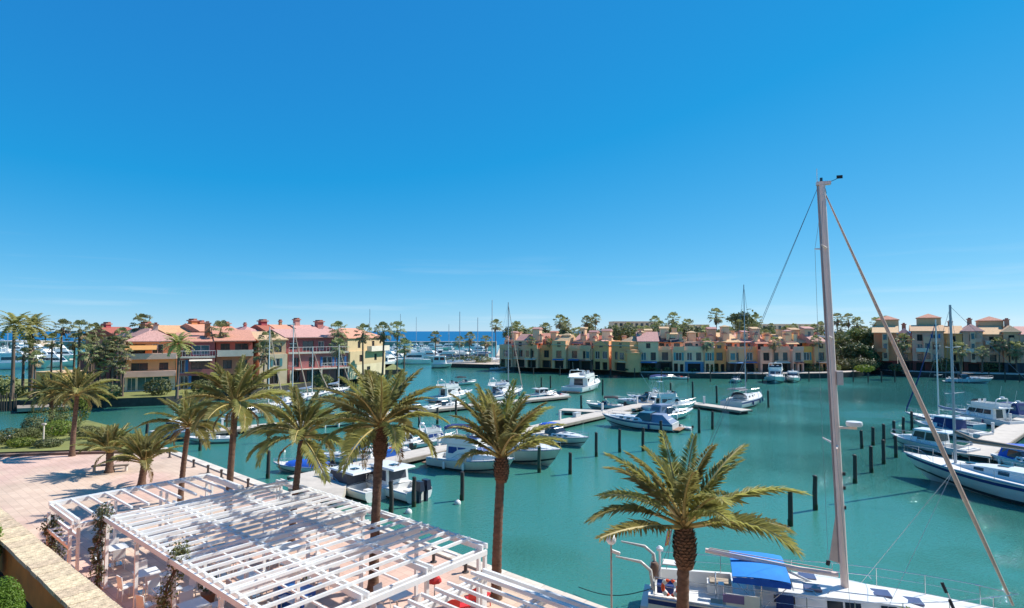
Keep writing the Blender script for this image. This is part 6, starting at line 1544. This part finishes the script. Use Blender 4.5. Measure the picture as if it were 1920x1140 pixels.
for i, px in enumerate((1000, 1050, 1110, 1145, 1190, 1240, 1290, 1332, 1400, 1430, 1517, 1600, 1628, 1653, 1678, 1797, 1855, 1885, 1912)):
    yw = 703 + (px - 1000) * .028 if px < 1200 else (716 if px < 1620 else 717)
    p = survey(px, yw, 0); j = i if px < 1195 else (i - 5 if px < 1628 else i - 12); t = thing('mooring_pile', '%s thin pile off the promenade of the %s, counted from the sea side' % (ORD[j], 'ochre terrace' if px < 1195 else ('mixed colour terrace' if px < 1628 else 'apartment block')), 'pile', p, 0, 'thin piles along the far promenade')
    m = MB(); m.tube([(0, 0, -1), (0, 0, 1.9 + .4 * (i % 3))], .13, 7); m.build('shaft', pilem, t, 50)
# fence of leaning stakes at the far left
ft = thing('stake_fence', 'row of thin dark stakes in the water before the left bank', 'fence', survey(14, 772, 0))
for i in range(9):
    p = survey(-6 + i * 4.4, 771, 0) - survey(14, 772, 0); m = MB(); m.tube([(p.x, p.y, -1), (p.x + rnd.uniform(-.1, .1), p.y, 2.3 + rnd.uniform(-.3, .3))], .07, 6); m.build('stake', pilem, ft)
# mooring line with black chafe guards at the bow of the near yacht
m = MB(); a, b, c = at_depth(1766, 1092, 18.9), at_depth(1776, 1110, 18.8), at_depth(1792, 1150, 18.5)
t = thing('mooring_rope', 'black sleeved mooring rope rising beside the near yacht foredeck', 'rope', c)
m.tube([a - c, b - c, Vector((0, 0, 0))], .022, 6); m.build('rope', white2, t)
for u0, u1 in ((0, .35), (.55, 1)):
    m = MB(); A2 = a.lerp(c, u0) - c; B2 = a.lerp(c, u1) - c; m.tube([A2, B2], .05, 7); m.build('sleeve', black, t)
m = MB(); a = survey(1085, 1112, 0) + Vector((0, 0, .05)); e = yc + Matrix.Rotation(YA, 3, 'Z') @ Vector((-5.9, -.9, 1.1))
t = thing('mooring_rope', 'dark sagging stern line from the near yacht towards the quay', 'rope', a)
d = e - a; m.tube([d * (i / 10) + Vector((0, 0, -.5 * math.sin(math.pi * i / 10) * .6 + .2 * (1 - i / 10))) for i in range(11)], .018, 5); m.build('line', pm('wet_rope', (.05, .07, .06), .8), t)
# ------------------------------------------------------------------ planted bed shrubs
sh = [(20, 832, 1.2, .7, leaf_o, 'low olive shrub at the outer end of the planted bed'), (52, 826, 1.1, .6, leaf_o, 'spreading olive shrub behind the bed kerb'), (78, 812, 1.5, 1.3, leaf_m, 'tall green shrub in front of the reddish palm trunk'), (60, 820, 1.0, 1.0, leaf_d, 'dark round shrub in the planted bed'),
      (108, 818, 1.4, .8, leaf_y, 'bright green clipped mound in the middle of the bed'), (125, 812, 1.3, 1.0, leaf_m, 'leafy green shrub behind the lone tall palm'), (160, 822, 1.5, .6, leaf_o, 'low brownish hedge clump beside the lone tall palm'), (195, 830, 1.6, .5, leaf_o, 'low hedge clump behind the stubby palm'), (235, 834, 1.5, .5, leaf_o, 'low hedge clump between the two short palms'),
      (275, 838, 1.2, .45, leaf_o, 'last low hedge clump at the quay end of the bed'), (112, 800, .9, 1.6, leaf_m, 'upright pale flowering shrub behind the bed'), (150, 797, 1.0, 1.7, leaf_y, 'yellow green bushy shrub right behind the lone tall palm trunk'), (-25, 838, 1.4, .7, leaf_o, 'olive shrub just off the photo edge'), (90, 838, 1.2, .35, leaf_d, 'dark ground hugging shrub at the kerb'), (40, 838, 1.2, .4, leaf_y, 'bright ground hugging shrub at the kerb')]
for i, (px, py, R_, h_, mt, lb) in enumerate(sh):
    p = survey(px, py, 1.1); t = bush(lb, (p.x, p.y), (R_, R_ * .8, h_), 900, .075, mt, 40 + i, 1.1, 'shrub', 'shrub')
t = thing('signpost', 'pale slender post standing among the bed shrubs', 'post', survey(81, 838, 1.1)); m = MB(); m.tube([(0, 0, 0), (0, 0, 1.9)], .06, 7); m.build('post', stone, t); m = MB(); m.box((0, 0, 1.95), (.3, .2, .12)); m.build('cap', stone, t)
# ------------------------------------------------------------------ palms and trees beyond the water
G1 = 'fan palms on the house island'
isl_p = [(118, 614, 92, 2.2), (150, 617, 90, 2.3), (177, 622, 92, 2.3), (60, 629, 88, 1.9), (60, 652, 86, 1.8), (68, 672, 84, 1.7), (98, 640, 90, 2.0), (200, 655, 88, 2.3), (228, 632, 90, 2.4), (232, 662, 88, 2.0), (186, 668, 88, 2.2), (164, 662, 86, 2.2), (170, 642, 90, 2.0), (212, 645, 89, 2.1), (45, 665, 90, 1.7), (140, 640, 92, 2.0), (226, 690, 88, 1.7), (210, 676, 87, 1.8), (192, 690, 87, 1.6)]
for row, lo_, hi_ in (('topmost', 0, 636), ('middle', 636, 661), ('lowest', 661, 999)):
    for i, (px, py, d, R_) in enumerate(sorted(q for q in isl_p if lo_ <= q[1] < hi_)):
        far_palm(px, py, d, R_ * .82, '%s fan palm from the photo edge in the %s tier of the island cluster' % (ORD[i], row), G1, 1.3)
for px, py, d, R_, lb, kd in ((28, 609, 84, 2.9, 'tall feather palm with flat spreading crown standing against the sea', 'fe'), (62, 612, 88, 2.9, 'second tall feather palm against the sea, slightly lower crown', 'fe'), (334, 645, 86, 2.6, 'date palm in front of the orange and crimson houses', 'fe'),
    (414, 622, 105, 2.7, 'tall fan palm rising over the salmon roofed house', 'fan'), (504, 640, 100, 2.5, 'fan palm between the salmon and cream houses', 'fan'), (494, 660, 98, 2.4, 'shorter fan palm before the cream house', 'fan'), (266, 607, 112, 2.6, 'fan palm crown above the upper house with pinkish stack', 'fan'), (634, 619, 118, 2.4, 'fan palm above the roof end of the large crimson house', 'fan'),
    (634, 650, 106, 2.2, 'fan palm before the corner of the large crimson house', 'fan'), (682, 624, 110, 2.3, 'fan palm in front of the yellow corner house roof', 'fan'), (718, 622, 116, 2.6, 'tall fan palm beside the yellow corner house', 'fan'), (745, 618, 122, 2.4, 'tall fan palm against the sea next to the yellow house', 'fan'), (758, 650, 112, 2.2, 'lower fan palm at the island tip', 'fan'),
    (816, 632, 215, 3.0, 'fan palm on the far mole against the sea', 'fan'), (862, 640, 210, 2.6, 'short fan palm on the far mole', 'fan'), (881, 634, 205, 3.0, 'bushy fan palm on the far mole near the ochre terrace', 'fan'), (911, 640, 195, 2.7, 'fan palm at the sea end of the ochre terrace', 'fan'), (930, 610, 190, 2.7, 'tall fan palm at the sea end of the ochre terrace', 'fan'),
    (1050, 602, 230, 3.6, 'tallest fan palm behind the middle of the ochre terrace', 'fan'), (1058, 606, 235, 3.4, 'fan palm touching the tallest one behind the ochre terrace', 'fan'), (1100, 603, 230, 3.2, 'wide crowned palm behind the ochre terrace', 'fan'), (1108, 606, 236, 3.4, 'palm leaning into the wide crowned one behind the ochre terrace', 'fan'), (1117, 598, 232, 2.8, 'slim tall palm nearest the beige hotel', 'fan'),
    (1262, 598, 225, 3.6, 'tall round crowned palm above the cream townhouses', 'fan'), (1343, 592, 215, 3.8, 'tallest palm against the sky left of the big dark tree', 'fan'), (1228, 604, 230, 3.4, 'palm against the sky before the beige hotel', 'fan'), (1290, 610, 220, 3.4, 'broad palm above the low white house', 'fan'), (1416, 601, 205, 3.2, 'palm right of the big dark tree', 'fan'),
    (1570, 598, 215, 3.0, 'first of the tall palms right of the mast', 'fan'), (1590, 600, 212, 3.2, 'second of the tall palms right of the mast', 'fan'), (1608, 606, 210, 3.0, 'third of the tall palms right of the mast', 'fan'), (1643, 604, 215, 2.6, 'palm close to the roofs of the apartment block', 'fan'), (1662, 602, 220, 2.7, 'palm behind the terracotta apartment section', 'fan'),
    (1693, 640, 136, 2.6, 'fan palm in front of the yellow apartment section', 'fan'), (1800, 655, 134, 2.4, 'fan palm before the tall teal shutter section', 'fan'), (1872, 645, 138, 2.3, 'fan palm before the rose grey apartment section', 'fan'), (1905, 655, 136, 2.6, 'fan palm before the sand apartment section', 'fan'), (1840, 660, 137, 1.9, 'small fan palm before the grey mauve section', 'fan'),
    (1325, 645, 140, 2.0, 'palm in front of the narrow pale green house', 'fan'), (1452, 643, 140, 2.0, 'palm in front of the mauve and pinkish houses', 'fan'), (1530, 640, 142, 2.0, 'palm in front of the tan house', 'fan'), (1358, 628, 158, 2.2, 'yellowish palm behind the mustard gable', 'fan'), (996, 640, 158, 1.7, 'small palm rising between houses of the ochre terrace', 'fan'), (1031, 643, 157, 1.7, 'small palm at the deep orange townhouse', 'fan')):
    far_palm(px, py, d, R_, lb, 'single palms around the basin', kind='fan' if kd == 'fan' else 'fe')
r = random.Random(5)
for i in range(46):
    px = r.uniform(960, 1650); py = r.uniform(612, 626); d = r.uniform(185, 260)
    far_palm(px, py, d, r.uniform(2.2, 3.4), 'small palm in the grove behind the townhouse terraces', 'palms of the grove behind the townhouses')
for px, py, d, h_, R_, lb, ci in ((1396, 0, 190, 17.2, 6.4, 'big dark round tree towering over the mustard houses', 1), (1186, 0, 152, 10.5, 3.6, 'dense tree filling the gap between the two terraces', 0), (1180, 0, 160, 12.0, 3.8, 'second tree in the gap between the two terraces, farther back', 2),
    (1572, 0, 155, 9.5, 4.0, 'dark tree right beside the tall mast on the far shore', 0), (1592, 0, 160, 11, 4.4, 'large green tree in the wooded gap', 2), (1612, 0, 158, 11.5, 4.2, 'tree in the middle of the wooded gap', 3), (1630, 0, 155, 10.5, 3.8, 'tree next to the terracotta apartment section', 0), (1600, 0, 150, 7.5, 3.4, 'lower bushy tree in the wooded gap', 1), (1580, 0, 150, 6.5, 3.0, 'low dark tree near the promenade corner', 1), (1622, 0, 150, 6.5, 3.0, 'low green tree beside the terracotta section', 2),
    (1655, 0, 170, 11, 3.5, 'tree behind the terracotta apartment section', 0)):
    x = (px - 960) / FPX * d; broad_tree(lb, (x, d, 1.2), h_, R_, px % 7, 'broadleaf trees of the far shore', ci=ci)
for i in range(44):
    px = 955 + i * 16 + r.uniform(-6, 6); d = r.uniform(195, 250); x = (px - 960) / FPX * d
    broad_tree('green tree in the belt behind the townhouse terraces', (x, d, 1.2), r.uniform(9.5, 13), r.uniform(4.0, 5.6), i, 'tree belt behind the townhouses')
for px, d, R_, h_, mt, lb in ((300, 90, 2.2, 1.9, leaf_d, 'dark shrub at the corner of the orange house'), (170, 84, 2.4, 1.5, leaf_d, 'dark shrub on the island lawn under the palms'), (205, 85, 2.0, 1.6, leaf_d, 'second dark shrub under the palms'), (8, 92, 2.6, 2.2, leaf_m, 'round green bush at the photo edge on the island'), (22, 86, 2.4, 1.5, leaf_o, 'olive mound on the island lawn'), (605, 104, 2.0, 1.7, leaf_m, 'shrub before the crimson house ground floor'), (700, 112, 2.2, 1.6, leaf_o, 'shrub at the yellow house'), (450, 96, 2.4, 1.7, leaf_d, 'shrub in front of the salmon house'), (385, 93, 2.2, 1.6, leaf_o, 'olive shrub in front of the crimson house'),
    (1168, 151, 2.2, 1.6, leaf_d, 'dark shrub at the yellow corner of the ochre terrace'), (1210, 143, 2.0, 1.5, leaf_d, 'dark shrub before the cream townhouse'), (1330, 141, 1.8, 1.6, leaf_o, 'shrub before the narrow pale green house'), (1520, 142, 2.4, 1.4, leaf_d, 'hedge like shrub before the yellow house'), (1555, 143, 2.4, 1.5, leaf_m, 'shrub next to the tall mast on the promenade'), (1618, 141, 2.4, 1.3, leaf_y, 'bright yellow green shrub on the promenade corner'), (1765, 142, 2.6, 2.6, leaf_d, 'tall dark shrub before the mauve section'), (1855, 141, 2.6, 1.8, leaf_d, 'dark shrub before the grey mauve section'), (1680, 144, 2.2, 1.4, leaf_d, 'dark shrub before the ochre apartment section'), (1910, 142, 2.4, 1.7, leaf_d, 'dark shrub before the sand section'),
    (850, 183, 3.5, 1.8, leaf_d, 'dark hedge on the far mole'), (880, 183, 3.5, 1.8, leaf_d, 'second dark hedge on the far mole'), (905, 183, 3.2, 1.6, leaf_d, 'third dark hedge near the ochre terrace')):
    x = (px - 960) / FPX * d; bush(lb, (x, d), (R_, R_ * .8, h_ * .7), 420, .20, mt, px, 1.2, 'shrub', 'shrub')
for i, (px, d, R_, h_) in enumerate(((1566, 150, 3.2, 2.4), (1582, 153, 3.6, 3.0), (1600, 156, 3.8, 3.4), (1618, 154, 3.4, 3.0), (1632, 151, 3.0, 2.4), (1590, 147, 2.6, 1.6), (1608, 147, 2.8, 1.7), (1625, 146, 2.4, 1.5), (1574, 146, 2.4, 1.4))):
    x = (px - 960) / FPX * d; bush('%s green thicket shrub counted from the tall mast in the wooded gap' % ORD[i], (x, d), (R_, R_ * .8, h_), 700, .22, (leaf_m, leaf_d, leaf_o)[i % 3], 900 + i, 1.2, 'shrub', 'shrub')
# dock boxes on the long pontoon
A, B = survey(556, 899, .5), survey(1246, 750, .5); dv = (B - A).normalized(); nv = Vector((-dv.y, dv.x, 0))
for i, (u, mt, lb) in enumerate(((9, bluep, 'bright blue dock box on the long pontoon by the navy windowed cruiser'), (16, white2, 'white dock box on the long pontoon behind the express cruiser'), (27, white2, 'white dock box where the long pontoon meets the wide arm'), (38, greyhull, 'grey dock box near the far end of the long pontoon'))):
    q = A + dv * u + nv * .75; t = thing('dock_box', lb, 'box', (q.x, q.y, .56), math.atan2(dv.y, dv.x), 'dock boxes on the long pontoon')
    m = MB(); m.box((0, 0, .24), (1.1, .5, .46)); m.build('box_body', mt, t); m = MB(); m.box((0, 0, .50), (1.16, .56, .07)); m.build('lid', mt, t)
# hedges along the far promenades
for i in range(26):
    px = 945 + i * 23.5
    if 1180 < px < 1196: continue
    d = 163 if px < 1180 else 142; d -= (px - 945) * .03 if px < 1180 else 0
    x = (px - 960) / FPX * d; bush('small dark garden shrub at the foot of the waterfront townhouses', (x, d), (1.3, .9, .6), 160, .18, leaf_d, i + 70, 1.2, 'shrub', 'shrub')['group'] = 'garden shrubs before the townhouses'
# ------------------------------------------------------------------ the far marina
def far_boat(kind, label, group):
    t = thing('distant_yacht', label, 'yacht', (0, 0, 0), 0, group); L = 12; R = hull_rings(L, 3.8, 1.3, 1.9, 1.4, N=8)
    m = MB(); m.loft([[a, c, k, Vector((c.x, -c.y, c.z)), Vector((a.x, -a.y, a.z))] for a, c, k in R], False)
    m.add([R[0][0], R[0][1], R[0][2], Vector((R[0][1].x, -R[0][1].y, R[0][1].z)), Vector((R[0][0].x, -R[0][0].y, R[0][0].z))], [(4, 3, 2, 1, 0)])
    for i in range(8):
        a, b = R[i][0], R[i + 1][0]; m.quad((a.x, -a.y, a.z), (b.x, -b.y, b.z), (b.x, b.y, b.z), (a.x, a.y, a.z))
    m.build('hull', white, t, 40)
    if kind == 'm':
        c = house_on(t, 'cabin', (-3.8, 2.4, 1.5, 1.1, 1.35), (-3.6, .9, 1.35, 1.1, 2.9), white, [('stbd', .08, .92, .4, .82), ('port', .08, .92, .4, .82), ('front', .08, .92, .3, .9), ('back', .1, .9, .1, .85)])
        m = MB(); m.frus((-4.6, .8, 1.35, 1.1, 2.91), (-4.4, .2, 1.3, 1.0, 3.5)); m.build('flybridge', white, t)
        arch(t, -3.2, 1.2, 3.4, 4.5)
    else:
        m = MB(); m.frus((-3, 2.4, 1.2, .7, 1.4), (-2.8, 1.8, 1.05, .5, 2.0)); m.build('coachroof', white, t)
        m = MB(); m.tube([(.8, 0, 1.8), (.8, 0, 15.5)], [.13, .10], 6); m.build('mast', alug, t)
        m = MB(); m.tube([(.6, 0, 3.0), (-3.6, 0, 3.1)], .18, 6); m.build('boom_cover', slate, t)
        for z, w_ in ((6.5, 1.1), (11, .9)): m = MB(); m.tube([(.7, -w_, z), (.8, 0, z), (.7, w_, z)], .04, 4); m.build('spreader', alug, t)
    return t
MG = 'white yachts crowding the far marina'
pm_, ps_ = far_boat('m', 'white motor yacht among the crowd in the far marina under the sea horizon', MG), far_boat('s', 'white sailing yacht with bare mast in the far marina under the sea horizon', MG)
first = {'m': True, 's': True}
def put_far(kind, px, py, sc, rz, label=None, zs=1.0):
    pr = pm_ if kind == 'm' else ps_
    o = pr if first[kind] else copy_tree(pr); first[kind] = False
    p = survey(px, py, 0); o.location = p; o.rotation_euler.z = rz; o.scale = (sc, sc, sc * zs)
    if label: o['label'] = label
for i in range(34):
    px = r.uniform(722, 905); py = r.choice((655, 660, 664, 668, 673, 678, 683)) + r.uniform(-1.5, 1.5)
    if px > 830 and py > 680: py -= 6
    put_far('m', px, py, r.uniform(.8, 1.15), r.uniform(-.5, .5) + r.choice((0, math.pi, math.pi / 2)))
for px, py, zs, lb in ((918, 686, 1.35, 'sailing yacht with the second tallest bare mast on the sea horizon'), (857, 688, 1.1, 'sailing yacht whose mast rises behind the flat black awning boat'), (891, 684, 1.0, 'sailing yacht mast between the far mole palms'), (777, 664, 1.15, 'sailing yacht mast beside the tall palm at the island tip'), (747, 668, 1.2, 'sailing yacht mast above the yellow house palms'), (689, 676, 1.25, 'sailing yacht mast over the roof of the yellow house'), (838, 670, .9, 'short masted sailing yacht in the far marina')):
    put_far('s', px, py, 1.0, r.uniform(-.4, .4), lb, zs)
for i in range(26):
    put_far('m', r.uniform(-30, 128), r.choice((660, 667, 674, 682, 690)) + r.uniform(-2, 2), r.uniform(1.0, 1.5), r.uniform(-.4, .4) + r.choice((0, math.pi / 2)))
for px, lb in ((8, 'thin mast at the photo edge against the sea'), (98, 'thin mast among fan palms against the sea')): put_far('s', px, 680, .9, .3, lb)
# long white ferry like yacht and pontoons of the far marina
for a, b in (((730, 672), (905, 672)), ((735, 661), (900, 661)), ((-60, 676), (135, 676)), ((-60, 664), (135, 664))):
    A, B = survey(*a, 0), survey(*b, 0); m = MB(); c = (A + B) / 2; m.box((0, 0, .45), ((B - A).length, 2.5, .5)); o = thing('pontoon', {672: 'nearer pontoon of the far marina', 661: 'farther pontoon of the far marina', 676: 'nearer pontoon behind the island palms', 664: 'farther pontoon behind the island palms'}[a[1]], 'pontoon', c, frame_of(A, B)); m.build('deck', dockm, o)
t, k_ = place('service_boat', 'blocky white and dark boat moored at the far mole', 'boat', (820, 690), (838, 690), L=6); m = MB(); R = make_hull(t, 6, 3, 1.2, 1.5, .5, cream); house_on(t, 'cabin', (-2.6, 1.2, 1.2, 1.0, 1.2), (-2.5, 1.0, 1.1, .95, 3.6), whitep, [('stbd', .08, .45, .5, .85), ('stbd', .55, .92, .5, .85), ('front', .1, .9, .5, .85)])
# small buoys
for px, py, lb in ((781, 882, 'x'),): pass
for i, (px, py, lb) in enumerate(((531, 848, 'small white buoy in the water beyond the curved basin edge'), (766, 962, 'white buoy below the pilothouse boat by the pergola edge'), (858, 945, 'white buoy in front of the navy windowed cruiser'))):
    p = survey(px, py, 0); t = thing('mooring_buoy', lb, 'buoy', p); m = MB(); m.lathe([(.05, -.2), (.18, -.1), (.22, .05), (.18, .18), (.06, .27)], n=12); m.build('float', white2, t, 60); m = MB(); m.tube([(0, 0, .25), (0, 0, .36)], .03, 6); m.build('ring', steel, t)
